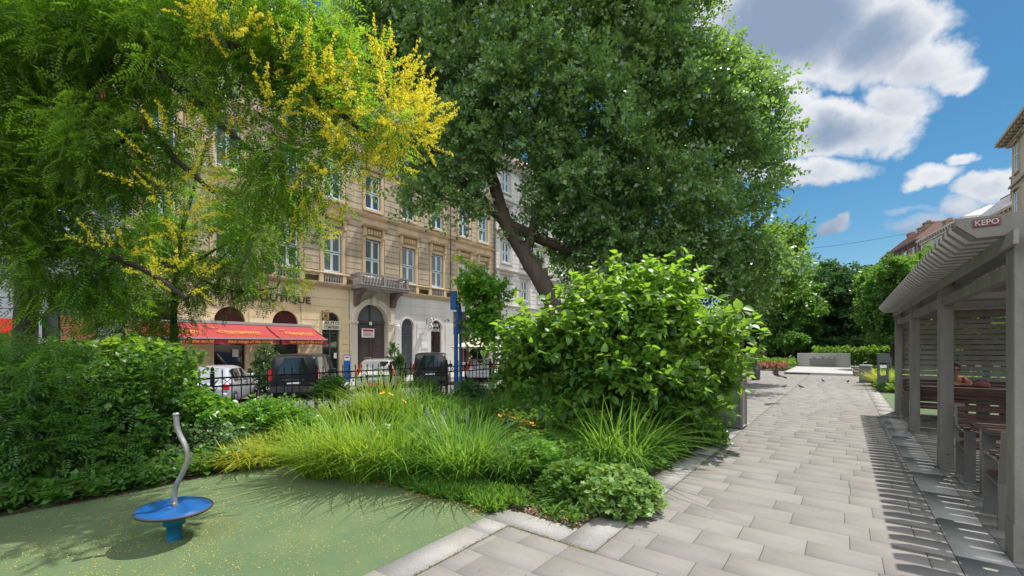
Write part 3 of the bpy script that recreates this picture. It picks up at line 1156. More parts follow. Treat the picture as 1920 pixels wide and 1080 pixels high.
# burgundy lunette panels
for yc in (6.3, 9.35, 12.25):
    mb = MB()
    mb.prism([(a, b) for a, b in arch_pts(yc, 1.34, E + 1.40)], 'x', FX - .17, FX - .15)
    mb.box((FX - .16, yc - .67, E + 1.22), (FX - .12, yc + .67, E + 1.5))
    mb.build('lunette_panel', mat('burgundy_glass', (.085, .022, .028), .15, spec=.8, var=.3, vscale=2), bld)
# paper notices
PAPER = mat('paper', (.75, .76, .74), .8)
mb = MB(); mb.box((FX - .15, 9.5, E - .55), (FX - .145, 9.8, E - .15)); mb.build('notice', PAPER, bld)
mb = MB(); mb.box((FX - .13, 15.35, E - .75), (FX - .125, 15.55, E - .4)); mb.build('notice', PAPER, bld)

# balcony
bal_ = None
mb = MB()
x0, x1, ya, yb = FX + .08, FX + 1.15, 16.45, 20.4
cz = E + 3.88
mb.box((x0, ya, cz), (x1, yb, cz + .16))
mb.box((x0, ya - .05, cz + .16), (x1 + .06, yb + .05, cz + .23))
mb.box((x0, ya + .02, cz - .06), (x1 - .08, yb - .02, cz))
balcony = mb.build('balcony', BALC, bld)
mb = MB()
zt = E + 4.85
mb.box((x1 - .2, ya, zt - .1), (x1, yb, zt)); mb.box((x0, ya, zt - .1), (x1 - .2, ya + .2, zt)); mb.box((x0, yb - .2, zt - .1), (x1 - .2, yb, zt))
for (p, q) in ((x1 - .2, ya), (x1 - .2, yb - .2), (x1 - .2, ya + (yb - ya) / 2 - .15)):
    mb.box((p, q, cz + .23), (p + .2, q + .2, zt - .1))
b2 = [(.05, 0), (.065, .04), (.035, .1), (.075, .24), (.05, .36), (.028, .43), (.055, .5), (.06, .52)]
n = 15
for k in range(n):
    yy = ya + .32 + k * (yb - ya - .64) / (n - 1)
    if abs(yy - (ya + yb) / 2) < .16:
        continue
    mb.lathe(b2, (x1 - .1, yy, cz + .23), 8)
for k in range(4):
    for yy in (ya + .1, yb - .1):
        mb.lathe(b2, (x0 + .15 + k * .2, yy, cz + .23), 8)
mb.build('balustrade', BALC, balcony)
for yy in (16.62, 19.55):
    mb = MB()
    poly = [(FX + .1, cz - .065), (FX + .98, cz - .065), (FX + .95, cz - .2), (FX + .75, cz - .36), (FX + .52, cz - .5), (FX + .42, cz - .75), (FX + .36, cz - .98), (FX + .24, cz - 1.1), (FX + .1, cz - 1.1)]
    mb.prism(poly, 'y', yy, yy + .34)
    mb.prism([(a + .0, b) for a, b in [(FX + .6, cz - .06), (FX + 1.02, cz - .06), (FX + .98, cz - .25), (FX + .8, cz - .3)]], 'y', yy - .03, yy + .37)
    mb.build('bracket', mat('bracket_stone', (.15, .11, .095), .9, var=.35, vscale=5), balcony)
mb = MB()
hip_roof(mb, FX - 12, FX + .4, B0, B1, E + 19.86, 3.2, 3.5)
rf = mb.build('roof', mat('roof_tiles', (.22, .12, .08), .9, col2=(.12, .075, .055), vscale=4, bump=.5, bscale=30), bld)
for y in (9, 16, 24):
    mb = MB(); mb.box((FX - 6, y, E + 21), (FX - 5.2, y + 1.6, E + 24.2)); mb.box((FX - 6.08, y - .08, E + 24.2), (FX - 5.12, y + 1.68, E + 24.35))
    mb.build('chimney', mat('chimney_brick', (.26, .17, .12), .9, var=.4, vscale=6), rf)
mb = MB()
mb.tube([(FX + .12, 31.25, gz + .15), (FX + .12, 31.25, E + 18.9)], .06, 8)
mb.tube([(FX + .12, 25.6, E + 4.1), (FX + .12, 25.6, E + 18.9)], .05, 8)
mb.build('drainpipe', mat('pipe_metal', (.12, .1, .09), .6, metal=.3), bld)

def text_verts(s, size, shear=0.0, ext=0.0):
    cu = bpy.data.curves.new('t', 'FONT')
    cu.body = s
    cu.size = size
    cu.shear = shear
    cu.extrude = ext
    cu.offset = size * .012
    cu.resolution_u = 3
    ob = bpy.data.objects.new('t', cu)
    COL.objects.link(ob)
    bpy.context.view_layer.update()
    me = bpy.data.meshes.new_from_object(ob.evaluated_get(bpy.context.evaluated_depsgraph_get()))
    vs = [v.co.copy() for v in me.vertices]
    fs = [tuple(p.vertices) for p in me.polygons]
    bpy.data.objects.remove(ob)
    bpy.data.curves.remove(cu)
    bpy.data.meshes.remove(me)
    return vs, fs

def text_on(name, s, size, org, ux, uy, mt, parent, shear=0, ext=.01, centre=True, width=None):
    vs, fs = text_verts(s, size, shear, ext)
    xs = [v.x for v in vs]
    w = max(xs) - min(xs)
    sx = (width / w) if width else 1.0
    off = -(max(xs) + min(xs)) / 2 if centre else -min(xs)
    org, ux, uy = Vector(org), Vector(ux).normalized(), Vector(uy).normalized()
    uz = ux.cross(uy)
    mb = MB()
    mb.add([org + ux * ((v.x + off) * sx) + uy * v.y + uz * v.z for v in vs], fs)
    me = mb.mesh(name, fix=False)
    return link_mesh(name, me, mt, parent)

BRONZE = mat('dark_letter_metal', (.07, .05, .035), .5, metal=.3)
sg = thing('wall_lettering', 'dark metal capital letters of a boutique name on the cream wall above the burgundy arches', 'sign', (FX, 12.2, E + 2.6))
text_on('letters', 'BOUTIQUE', .56, (FX + .06, 12.05, E + 2.62), (0, 1, 0), (0, 0, 1), BRONZE, sg, ext=.02, width=3.3)

# awnings
RED = mat('awning_red', (.31, .028, .032), .75, var=.14, vscale=1.6, bump=.1, bscale=60)
REDD = mat('valance_red', (.30, .02, .028), .75, var=.15, vscale=3)
YEL = mat('awning_yellow', (.62, .28, .04), .7)
GREYM = mat('grey_powdercoat', (.42, .42, .43), .45, metal=.2)
def awning(ya, yb, label, words, vwords):
    t = thing('awning', label, 'awning', (FX, (ya + yb) / 2, E + .1), 'red cafe awnings')
    zt, zf = E + 1.22, E + .42
    xf = FX + 1.95
    mb = MB()
    n = 10
    vs, fs = [], []
    for i in range(n + 1):
        s = i / n
        xx = FX + .12 + (xf - FX - .12) * s
        zz = zt + (zf - zt) * s - .05 * math.sin(math.pi * s)
        for k in (0, 1):
            for yy in (ya + .04, yb - .04):
                vs.append((xx, yy, zz - .012 * k))
    for i in range(n):
        a = i * 4
        fs += [(a, a + 1, a + 5, a + 4), (a + 2, a + 6, a + 7, a + 3), (a, a + 4, a + 6, a + 2), (a + 1, a + 3, a + 7, a + 5)]
    mb.add(vs, fs)
    mb.build('canopy', RED, t)
    mb = MB()
    m = int((yb - ya) / .06)
    vs, fs = [], []
    for i in range(m + 1):
        y = ya + .05 + (yb - ya - .1) * i / m
        wv = .012 * math.sin(i * .9)
        zz = zf - .30 - .02 * math.cos(i * .35)
        vs += [(xf + .02 + wv * .3, y, zf - .03), (xf + .02 + wv, y, zz), (xf + .012 + wv * .3, y, zf - .03), (xf + .012 + wv, y, zz)]
    for i in range(m):
        a = i * 4
        fs += [(a, a + 4, a + 5, a + 1), (a + 2, a + 3, a + 7, a + 6), (a + 1, a + 5, a + 7, a + 3)]
    mb.add(vs, fs)
    # side wings
    mb.add([(FX + .12, yb - .04, zt), (xf, yb - .04, zf), (xf, yb - .04, zf - .28), (FX + 1.0, yb - .04, zf - .0)], [(0, 1, 2, 3)])
    mb.build('valance', REDD, t)
    mb = MB()
    mb.box((FX + .02, ya, zt - .02), (FX + .22, yb, zt + .12))
    mb.box((xf - .03, ya + .02, zf - .04), (xf + .045, yb - .02, zf + .03))
    mb.build('cassette', GREYM, t)
    mb = MB()
    for yy in (ya + .35, yb - .35):
        mb.tube([(FX + .15, yy, zt - .45), (FX + 1.1, yy - .25, zt - .55), (xf - .03, yy, zf - .02)], .025, 6)
    mb.build('arm', GREYM, t)
    d = Vector((xf - FX - .12, 0, zf - zt)).normalized()
    sx = FX + .12
    for (yc, s, sz, wd) in words:
        p = Vector((sx, yc, zt)) + d * 1.28 + Vector((0, 0, .0))
        nrm = Vector((0, 1, 0)).cross(-d)
        text_on('lettering', s, sz, p + nrm * .03 + Vector((0, 0, -.02)), (0, 1, 0), -d, YEL, t, shear=.35, ext=.004, width=wd)
        text_on('lettering', 'the', sz * .5, p + nrm * .03 - d * .55 + Vector((0, -wd * .48, -.02)), (0, 1, 0), -d, YEL, t, shear=.35, ext=.004)
        mb2 = MB()
        q = p + nrm * .032 + d * .14 + Vector((0, 0, -.02))
        for (u0, u1) in ((-.35, .5),):
            a_, b_ = q + Vector((0, wd * u0, 0)), q + Vector((0, wd * u1, 0))
            mb2.bar(a_, b_, .035, .012, tuple(nrm))
        mb2.build('underline', YEL, t)
    for (yc, s, wd) in vwords:
        text_on('lettering', s, .2, (xf + .045, yc, zf - .22), (0, 1, 0), (0, 0, 1), YEL, t, shear=.3, ext=.003, width=wd)
    return t
awning(5.2, 11.05, 'long red cafe awning left of the seam with yellow script and a wordy valance', [(9.35, 'Champions', .42, 2.0), (6.6, 'Champions', .42, 2.0)], [(9.6, 'best songs of the world', 2.1), (6.9, 'best songs of the world', 2.1)])
awning(11.06, 13.75, 'short red cafe awning at the right end beside the grey shop door', [(12.45, 'Champions', .42, 1.6)], [(12.5, 'best songs of the world', 1.9)])

# small facade signs
def board(name, label, cat, c, w, h, mt, lines, tm, size, frame=None, thick=.04, facing='x', group=None):
    """flat board facing +X (or -Y) with lines of lettering"""
    t = thing(name, label, cat, c, group)
    c = Vector(c)
    mb = MB()
    if facing == 'x':
        mb.box((c.x, c.y - w / 2, c.z), (c.x + thick, c.y + w / 2, c.z + h))
        o = Vector((c.x + thick + .004, c.y, 0)); ux = (0, 1, 0)
    else:
        mb.box((c.x - w / 2, c.y - thick, c.z), (c.x + w / 2, c.y, c.z + h))
        o = Vector((c.x, c.y - thick - .004, 0)); ux = (1, 0, 0)
    mb.build('panel', mt, t)
    n = len(lines)
    for i, s in enumerate(lines):
        z = c.z + h - (i + .78) * h / n
        text_on('lettering', s, size, (o.x, o.y, z), ux, (0, 0, 1), tm, t, ext=.003, width=w * .86)
    return t
WHITE = mat('white_sign', (.75, .74, .70), .5)
BLACKL = mat('black_letter', (.02, .02, .02), .5)
REDL = mat('red_letter', (.45, .05, .04), .5)
board('shop_sign', 'pale shop sign with black capitals over the grey shop door', 'sign', (FX + .02, 15.1, E + 1.08), 1.22, .56, mat('cream_sign', (.72, .68, .50), .5), ['AUTO', 'TÖMÍTÉSEK'], BLACKL, .26)
t = thing('hanging_sign', 'small brown square sign on a bracket left of the grey shop door arch', 'sign', (FX, 14.45, E + 1.65))
mb = MB(); mb.box((FX + .25, 14.44, E + 1.65), (FX + .75, 14.52, E + 2.15)); mb.build('panel', mat('brown_sign', (.30, .19, .09), .6), t)
mb = MB(); mb.box((FX + .35, 14.425, E + 1.86), (FX + .65, 14.44, E + 1.95)); mb.build('emblem', BLACKL, t)
mb = MB(); mb.bar((FX, 14.48, E + 2.22), (FX + .8, 14.48, E + 2.22), .03); mb.bar((FX + .02, 14.48, E + 1.6), (FX + .02, 14.48, E + 2.25), .04); mb.build('bracket', BLACKL, t)
t = thing('hanging_sign', 'white and red rectangular sign on an arm left of the wooden gate', 'sign', (FX, 16.9, E + .62))
mb = MB(); mb.box((FX + .45, 17.0, E + .62), (FX + .5, 17.95, E + 1.22)); mb.build('panel', WHITE, t)
mb = MB(); mb.box((FX + .5, 17.08, E + 1.02), (FX + .512, 17.87, E + 1.16)); mb.build('red_band', REDL, t)
for i in range(3):
    mb = MB(); mb.box((FX + .5, 17.10, E + .72 + i * .09), (FX + .508, 17.85 - .1 * (i % 2), E + .755 + i * .09)); mb.build('red_stripe', REDL, t)
mb = MB(); mb.bar((FX, 16.97, E + 1.18), (FX + .5, 16.97, E + 1.18), .03); mb.bar((FX, 16.97, E + .66), (FX + .5, 16.97, E + .66), .03); mb.build('bracket', BLACKL, t)
mb = MB(); mb.box((FX - .16, 18.0, E + 1.5), (FX - .12, 18.2, E + 1.72)); tag(mb.build('house_number_plate', WHITE), 'small white number plate at the middle of the gate transom', 'plate')
t = thing('window_lettering', 'white arched salon lettering on the burgundy framed window of the pale wall', 'sign', (FX - .1, 24.1, E + 1.2))
text_on('letters', 'HAIR', .42, (FX - .13, 24.1, E + 1.58), (0, 1, 0), (0, 0, 1), WHITE, t, width=.78)
text_on('letters', 'BARONE', .34, (FX - .13, 24.1, E + 1.22), (0, 1, 0), (0, 0, 1), WHITE, t, width=.98)
t = thing('hanging_sign', 'white round two lobed blade sign between the two arched windows of the pale wall', 'sign', (FX, 23.1, E + 1.3))
mb = MB()
for k in range(2):
    mb.lathe([(.0, -.03), (.24, -.03), (.24, .03), (0, .03)], (0, 0, 0), 18, False, Matrix.Translation((FX + .42, 23.1, E + 1.52 + k * .5)) @ Matrix.Rotation(R(90), 4, 'X'))
mb.build('panel', WHITE, t)
mb = MB()
for k in range(2):
    mb.lathe([(.14, -.034), (.18, -.034), (.18, .034), (.14, .034)], (0, 0, 0), 18, False, Matrix.Translation((FX + .42, 23.1, E + 1.52 + k * .5)) @ Matrix.Rotation(R(90), 4, 'X'))
mb.build('ring', BLACKL, t)
mb = MB(); mb.bar((FX, 23.1, E + 1.3), (FX, 23.1, E + 2.25), .04); mb.bar((FX, 23.1, E + 1.78), (FX + .4, 23.1, E + 1.78), .03); mb.build('bracket', BLACKL, t)
for i, (yy, lab) in enumerate(((23.3, 'small black wall lamp above the round blade sign'), (25.0, 'small black wall lamp right of the salon window arch'))):
    t = thing('wall_lamp', lab, 'lamp', (FX, yy, E + 2.05), 'black wall lamps on the pale wall')
    mb = MB(); mb.bar((FX, yy, E + 2.1), (FX + .35, yy + .1, E + 2.25), .03); mb.build('arm', BLACKL, t)
    mb = MB(); mb.lathe([(.02, .12), (.05, .1), (.1, 0), (.09, -.02)], (FX + .38, yy + .1, E + 2.1), 10); mb.build('lamp_head', BLACKL, t)
t = thing('wall_lantern', 'white lantern fixed beside the portal on the pale wall', 'lamp', (FX, 20.15, E + 1.2))
mb = MB(); mb.lathe([(.05, 0), (.14, .05), (.17, .3), (.1, .36), (.03, .42)], (FX + .25, 20.15, E + 1.2), 8, False); mb.build('lamp_shade', WHITE, t)
mb = MB(); mb.bar((FX + .05, 20.15, E + 1.62), (FX + .27, 20.15, E + 1.62), .03); mb.build('bracket', BLACKL, t)
mb = MB(); mb.box((FX + .01, 22.55, E - .15), (FX + .05, 23.2, E + .32)); mb.box((FX + .05, 22.65, E - .08), (FX + .055, 23.1, E + .24))
tag(mb.build('notice_board', WHITE), 'small white framed wall board between the two arched windows above the second black van', 'board')

# neighbouring buildings
def plain_building(label, y0, y1, wallm, trim, ht, base_h, cols, name='apartment_building', x=FX, roofm=None, dep=12, rows=4):
    t = thing(name, label, 'building', (x - dep / 2, (y0 + y1) / 2, STREET))
    mb = MB()
    n = cols
    ys = [y0 + (y1 - y0) * (i + .5) / n for i in range(n)]
    wall_band(mb, x, y0, y1, gz, E + base_h, [(y, 1.5, gz + .2, E + 1.1, True) for y in ys])
    fh = (ht - base_h) / rows
    for r in range(rows):
        wall_band(mb, x, y0, y1, E + base_h + r * fh, E + base_h + (r + 1) * fh, [(y, 1.15, E + base_h + r * fh + .85, E + base_h + r * fh + .85 + fh * .58, False) for y in ys])
    mb.box((x - dep, y0, gz), (x - .4, y1, E + ht))
    z = gz + .4
    k = 0
    while z < E + ht - .6:
        gaps = [y0] + ys + [y1]
        for i in range(len(gaps) - 1):
            a = gaps[i] + (1.0 if i else .04); b = gaps[i + 1] - (1.0 if i < len(gaps) - 2 else .04)
            if b > a + .1:
                mb.box((x - .02, a, z), (x + .045, b, z + .38))
        z += .42
    mb.build('wall', wallm, t)
    mb = MB()
    for r in range(rows + 1):
        cornice(mb, x, y0, y1, E + base_h + r * fh - .1, [(.05, 0), (.2, .1), (.25, .2), (.05, .25)])
    cornice(mb, x, y0, y1, E + ht - .4, [(.05, 0), (.3, .2), (.8, .45), (.85, .65), (.1, .75)])
    for r in range(rows):
        for y in ys:
            z = E + base_h + r * fh + .85
            h = fh * .58
            for s_ in (-1, 1):
                mb.box((x - .02, y + s_ * .58, z - .1), (x + .09, y + s_ * .8, z + h + .2))
            cornice(mb, x, y - .95, y + .95, z + h + .2, [(.1, 0), (.25, .06), (.28, .15), (.05, .2)])
            mb.box((x - .02, y - .85, z - .22), (x + .16, y + .85, z - .1))
    mb.build('trim', trim, t)
    h = fh * .58
    pr = window_proto(1.15, h, 'tall')
    first = True
    for r in range(rows):
        for y in ys:
            put(pr, t, (x, y, E + base_h + r * fh + .85), first)
            first = False
    for y in ys:
        mb = MB()
        mb.box((x - .28, y - .75, gz + .2), (x - .24, y + .75, E + 1.85))
        mb.build('shop_window', GLASSB, t)
    mb = MB()
    hip_roof(mb, x - dep, x + .5, y0, y1, E + ht + .3, 3, 3.2)
    mb.build('roof', roofm or MATS['roof_tiles'], t)
    return t
plain_building('pale grey stone building with white window frames right of the tan one', 31.6, 47, WHITEP, mat('pale_trim', (.52, .49, .44), .85, var=.25, vscale=2), 17.5, 3.9, 5)
plain_building('weathered grey blue building half hidden behind the yellow flowering tree at the far left', -16, 5.0, mat('grey_blue_plaster', (.33, .36, .38), .88, col2=(.24, .25, .27), vscale=1.2, bump=.2, streak=True), STONE, 18.5, 3.9, 6)
plain_building('distant cream apartment building along the street behind the big trees', 47.1, 66, CREAM, STONEL, 18, 3.9, 6)
plain_building('farthest tan apartment building of the street row behind the big trees', 66.1, 92, STONE, STONEL, 19, 3.9, 8)
board('poster', 'brown and red poster board on the grey blue ground floor at the left', 'poster', (FX + .03, 3.55, E + .25), 1.05, 1.05, mat('poster_brown', (.20, .045, .035), .6, col2=(.42, .12, .08), vscale=3), [], WHITE, .2)
board('poster', 'bright red shop poster at the far left edge of the street front', 'poster', (FX + .03, 1.45, E + .1), .6, 1.0, mat('poster_red', (.62, .02, .02), .6), [], WHITE, .2)

# right hand side buildings
def block(label, A, B, dep, h, wallm, trim, roofm, roofh=3.5, storeys=5, chim=(), cat='building', bay=3.2, corn=1.0):
    """building whose facade runs from plan point A to B, depth to the right of the run"""
    A, B = Vector((*A, 0)), Vector((*B, 0))
    u = (B - A).normalized()
    n = Vector((-u.y, u.x, 0))
    ln = (B - A).length
    mid = (A + B) / 2 + n * dep / 2
    t = thing('apartment_building', label, cat, (mid.x, mid.y, STREET))
    M = Matrix(((u.x, n.x, 0, A.x), (u.y, n.y, 0, A.y), (0, 0, 1, STREET), (0, 0, 0, 1)))
    mb = MB(); mb.box((0, 0, 0), (ln, dep, h), M); mb.build('wall', wallm, t)
    mb = MB()
    fh = h / storeys
    def frame(a, z, w, hh, side):
        if side == 0:
            mb.box((a - w / 2 - .22, -.10, z - .15), (a - w / 2, .0, z + hh + .2), M); mb.box((a + w / 2, -.10, z - .15), (a + w / 2 + .22, .0, z + hh + .2), M)
            mb.box((a - w / 2 - .3, -.28, z + hh + .2), (a + w / 2 + .3, .0, z + hh + .4), M); mb.box((a - w / 2 - .22, -.16, z - .3), (a + w / 2 + .22, .0, z - .15), M)
        else:
            x = 0 if side == 1 else ln
            s = -1 if side == 1 else 1
            mb.box((x, a - w / 2 - .22, z - .15), (x + s * .1, a - w / 2, z + hh + .2), M); mb.box((x, a + w / 2, z - .15), (x + s * .1, a + w / 2 + .22, z + hh + .2), M)
            mb.box((x, a - w / 2 - .3, z + hh + .2), (x + s * .28, a + w / 2 + .3, z + hh + .4), M)
    cols = max(2, int(ln / bay)); dc = max(1, int(dep / bay))
    wins = []
    for s in range(storeys):
        z = s * fh + fh * .25
        for c in range(cols):
            a = (c + .5) * ln / cols
            frame(a, z, 1.2, fh * .55, 0); wins.append((0, a, z))
        for c in range(dc):
            a = (c + .5) * dep / dc
            frame(a, z, 1.2, fh * .55, 1); wins.append((1, a, z))
            frame(a, z, 1.2, fh * .55, 2); wins.append((2, a, z))
        if s:
            mb.box((-.22, -.22, s * fh - .12), (ln + .22, dep + .22, s * fh + .1), M)
    mb.box((-.35 * corn, -.35 * corn, h - .5), (ln + .35 * corn, dep + .35 * corn, h - .25), M)
    k = 0
    while k * .9 < ln + .8 * corn:
        mb.box((-.6 * corn + k * .9, -.85 * corn, h - .25), (-.6 * corn + k * .9 + .3, -.3, h - .002), M); k += 1
    k = 0
    while k * .9 < dep:
        mb.box((-.85 * corn, k * .9, h - .25), (-.3, k * .9 + .3, h - .002), M)
        mb.box((ln + .3, k * .9, h - .25), (ln + .85 * corn, k * .9 + .3, h - .002), M); k += 1
    mb.box((-corn, -corn, h), (ln + corn, dep + corn, h + .3), M)
    mb.build('cornice', trim, t)
    wp = MB()
    wp.box((-.6, -.03, 0), (.6, 0, fh * .55))
    wo = link_mesh('window', wp.mesh('window'), GLASS, None, (0, 0, 0))
    ORI[wo.name] = Vector((0, 0, 0))
    fm = MB()
    hh = fh * .55
    fm.box((-.6, -.06, 0), (-.52, -.03, hh)); fm.box((.52, -.06, 0), (.6, -.03, hh)); fm.box((-.04, -.06, .08), (.04, -.03, hh - .08)); fm.box((-.52, -.06, hh * .6), (.52, -.031, hh * .6 + .08))
    fm.box((-.52, -.06, 0), (.52, -.03, .08)); fm.box((-.52, -.06, hh - .08), (.52, -.03, hh))
    fm.build('frame', WFRAME, wo)
    for i, (sd, a, z) in enumerate(wins[:100]):
        w_ = wo if i == 0 else copy_tree(wo)
        w_.parent = t
        loc = {0: (a, -.002, z), 1: (-.002, a, z), 2: (ln + .002, a, z)}[sd]
        wpos = M @ Vector(loc)
        w_.location = wpos - origin(t)
        base = math.atan2(u.y, u.x)
        w_.rotation_euler = (0, 0, base + {0: 0, 1: -math.pi / 2, 2: math.pi / 2}[sd])
    mb = MB()
    i_ = min(dep * .3, 3.0)
    mb.add([(-.3, -.3, h + .3), (ln + .3, -.3, h + .3), (ln + .3, dep + .3, h + .3), (-.3, dep + .3, h + .3), (i_ * .5, i_, h + .3 + roofh), (ln - i_ * .5, i_, h + .3 + roofh), (ln - i_ * .5, dep - i_, h + .3 + roofh), (i_ * .5, dep - i_, h + .3 + roofh)],
           [(0, 1, 2, 3), (4, 5, 6, 7), (0, 1, 5, 4), (1, 2, 6, 5), (2, 3, 7, 6), (3, 0, 4, 7)], False, M)
    k = 0
    while k * .8 < ln:   # standing seams
        mb.bar(M @ Vector((k * .8, -.3, h + .34)), M @ Vector((min(max(k * .8, i_ * .5), ln - i_ * .5), i_, h + .34 + roofh)), .05)
        k += 1
    rf = mb.build('roof', roofm, t)
    for (a, b, w, d, hh) in chim:
        mb = MB(); mb.box((a, b, h + .5), (a + w, b + d, h + roofh + hh), M); mb.box((a - .1, b - .1, h + roofh + hh), (a + w + .1, b + d + .1, h + roofh + hh + .2), M)
        for q in range(3):
            mb.box((a + w * (.15 + q * .3), b + d * .3, h + roofh + hh + .2), (a + w * (.15 + q * .3) + .2, b + d * .7, h + roofh + hh + .5), M)
        mb.build('chimney', MATS['chimney_brick'], rf)
    return t
ZINC = mat('zinc_roof', (.42, .43, .45), .45, metal=.3, var=.25, vscale=2, bump=.2, bscale=8)
SLATE = mat('dark_roof', (.13, .09, .085), .8, var=.3, vscale=3)
REDT = mat('red_roof', (.20, .12, .09), .85, var=.3, vscale=3)
# facade faces -X: run from large Y to small Y so that depth goes to +X
block('cream corner building with deep bracketed cornice at the right edge', (13.3, 64.5), (13.3, 30), 14, 22.6, mat('warm_plaster', (.52, .44, .33), .85, col2=(.4, .33, .25), vscale=1, streak=True), mat('warm_trim', (.46, .39, .30), .85, var=.3), SLATE, 2.5, 5)
block('building with grey standing seam roof and brick chimney beyond the corner building', (13.2, 84), (16.2, 68), 12, 17.9, CREAM, MATS['warm_trim'], ZINC, 3.2, 4, chim=((6.5, 1.6, 3.4, 1.6, 1.3), (1.0, 3.0, 2.2, 1.4, .2)), corn=.4)
block('pale building with a white roof balcony above the light green tree', (10.2, 98.5), (13.1, 84.4), 12, 19.6, mat('pale_wall', (.55, .50, .42), .85, var=.2), mat('pale_trim', (.5, .5, .5)), mat('pale_roof', (.48, .47, .46), .7, var=.25, vscale=2), 1.6, 5, chim=((2, 2, 1.2, 1.2, .8),), corn=.5)
block('far brown house with red sloping roof at the end of the roof row', (6.4, 116), (9.9, 99), 12, 20.0, mat('brown_plaster', (.26, .19, .15), .85, var=.3), SLATE, REDT, 3.0, 5, chim=((4, 2.5, 1, 1.4, .6), (9, 2.5, 1, 1.4, .5), (13, 2.0, .9, 1.2, .5)), corn=.4)
block('wide grey house closing the far end of the square behind the trees', (-25, 135), (6, 128), 12, 15, WHITEP, STONEL, REDT, 3, 4, corn=.5)

# ==================================================================== PAVILION
TIMB = mat('grey_stained_timber', (.215, .206, .186), .78, col2=(.115, .11, .098), vscale=4, bump=.25, bscale=30, streak=True)
TIMBL = mat('grey_stained_boards', (.25, .24, .225), .75, col2=(.17, .165, .15), vscale=5, bump=.25, bscale=30)
STEELG = mat('grey_steel_shoe', (.20, .19, .175), .55, metal=.2, var=.2)
pv = thing('pergola', 'grey timber pergola with a slatted roof along the right side of the path', 'pergola', (2.7, 10.2, 0))
PX0, PX1 = 1.07, 4.2
PYs = [5.13, 8.45, 11.78, 15.0]
for y in PYs:
    for x in (PX0, PX1):
        mb = MB(); mb.box((x, y, .02), (x + .14, y + .22, 2.60)); p = mb.build('post', TIMB, pv, bevel=.006)
        mb = MB(); mb.box((x - .004, y - .004, .003), (x + .144, y + .224, .30))
        for dz in (.1, .22):
            mb.lathe([(0, .012), (.014, .012), (.016, 0)], (0, 0, 0), 8, True, Matrix.Translation((x + .07, y - .004, dz)) @ Matrix.Rotation(R(90), 4, 'X'))
        mb.build('steel_shoe', STEELG, p)
for x in (PX0, PX1):
    for i in range(3):
        mb = MB(); mb.box((x + .03, PYs[i] + .222, 2.27), (x + .11, PYs[i + 1] - .002, 2.39)); mb.build('tie_beam', TIMB, pv)
        for d in (.32, 3.0):
            mb = MB(); mb.box((x + .035, PYs[i] + d, 2.392), (x + .105, PYs[i] + d + .08, 2.49)); mb.build('spacer_block', TIMB, pv)
    mb = MB(); mb.box((x - .03, 5.0, 2.492), (x - .002, 15.35, 2.605)); mb.box((x + .142, 5.0, 2.492), (x + .17, 15.35, 2.605))
    mb.build('plate_beam', TIMBL, pv)
# roof boards set on edge, with slanted tips
y = 5.25
k = 0
while y < 15.3:
    mb = MB()
    x0, x1 = .75, 4.55
    poly = [(x0, 2.765), (x0, 2.715), (x0 + .11, 2.60), (x1 - .11, 2.60), (x1, 2.715), (x1, 2.765)]
    mb.prism(poly, 'y', y, y + .105)
    mb.build('roof_board', TIMBL, pv)
    y += .226
    k += 1
mb = MB(); mb.prism([(.755, 2.775), (.755, 2.725), (.88, 2.60), (4.42, 2.60), (4.55, 2.75), (4.55, 2.775)], 'y', 5.205, 5.235); mb.build('fascia_board', TIMB, pv)
for y in PYs[1:]:
    mb = MB(); mb.box((1.24, y + .05, 2.44), (4.17, y + .17, 2.59)); mb.build('cross_beam', TIMB, pv)
sc_y = 15.12
mb = MB()
z = .35
while z < 2.45:
    mb.box((1.215, sc_y, z), (4.195, sc_y + .03, z + .105))
    z += .128
mb.build('slat_screen', TIMBL, pv)
mb = MB(); mb.box((2.66, sc_y + .032, .02), (2.78, sc_y + .13, 2.6)); mb.build('screen_post', TIMB, pv)
# small fascia sticker with white painted letters
st = thing('graffiti_sticker', 'dark red sticker with white block letters on the pergola fascia end', 'sticker', (.93, 5.2, 2.69))
mb = MB(); mb.box((.855, 5.196, 2.69), (1.012, 5.203, 2.752)); mb.build('label_sheet', mat('sticker_red', (.20, .055, .07), .6, var=.4, vscale=30), st)
text_on('lettering', 'KEPO', .062, (.934, 5.193, 2.70), (1, 0, 0), (0, 0, 1), mat('worn_white', (.5, .5, .48), .7, var=.5, vscale=40), st, ext=.002, width=.135)

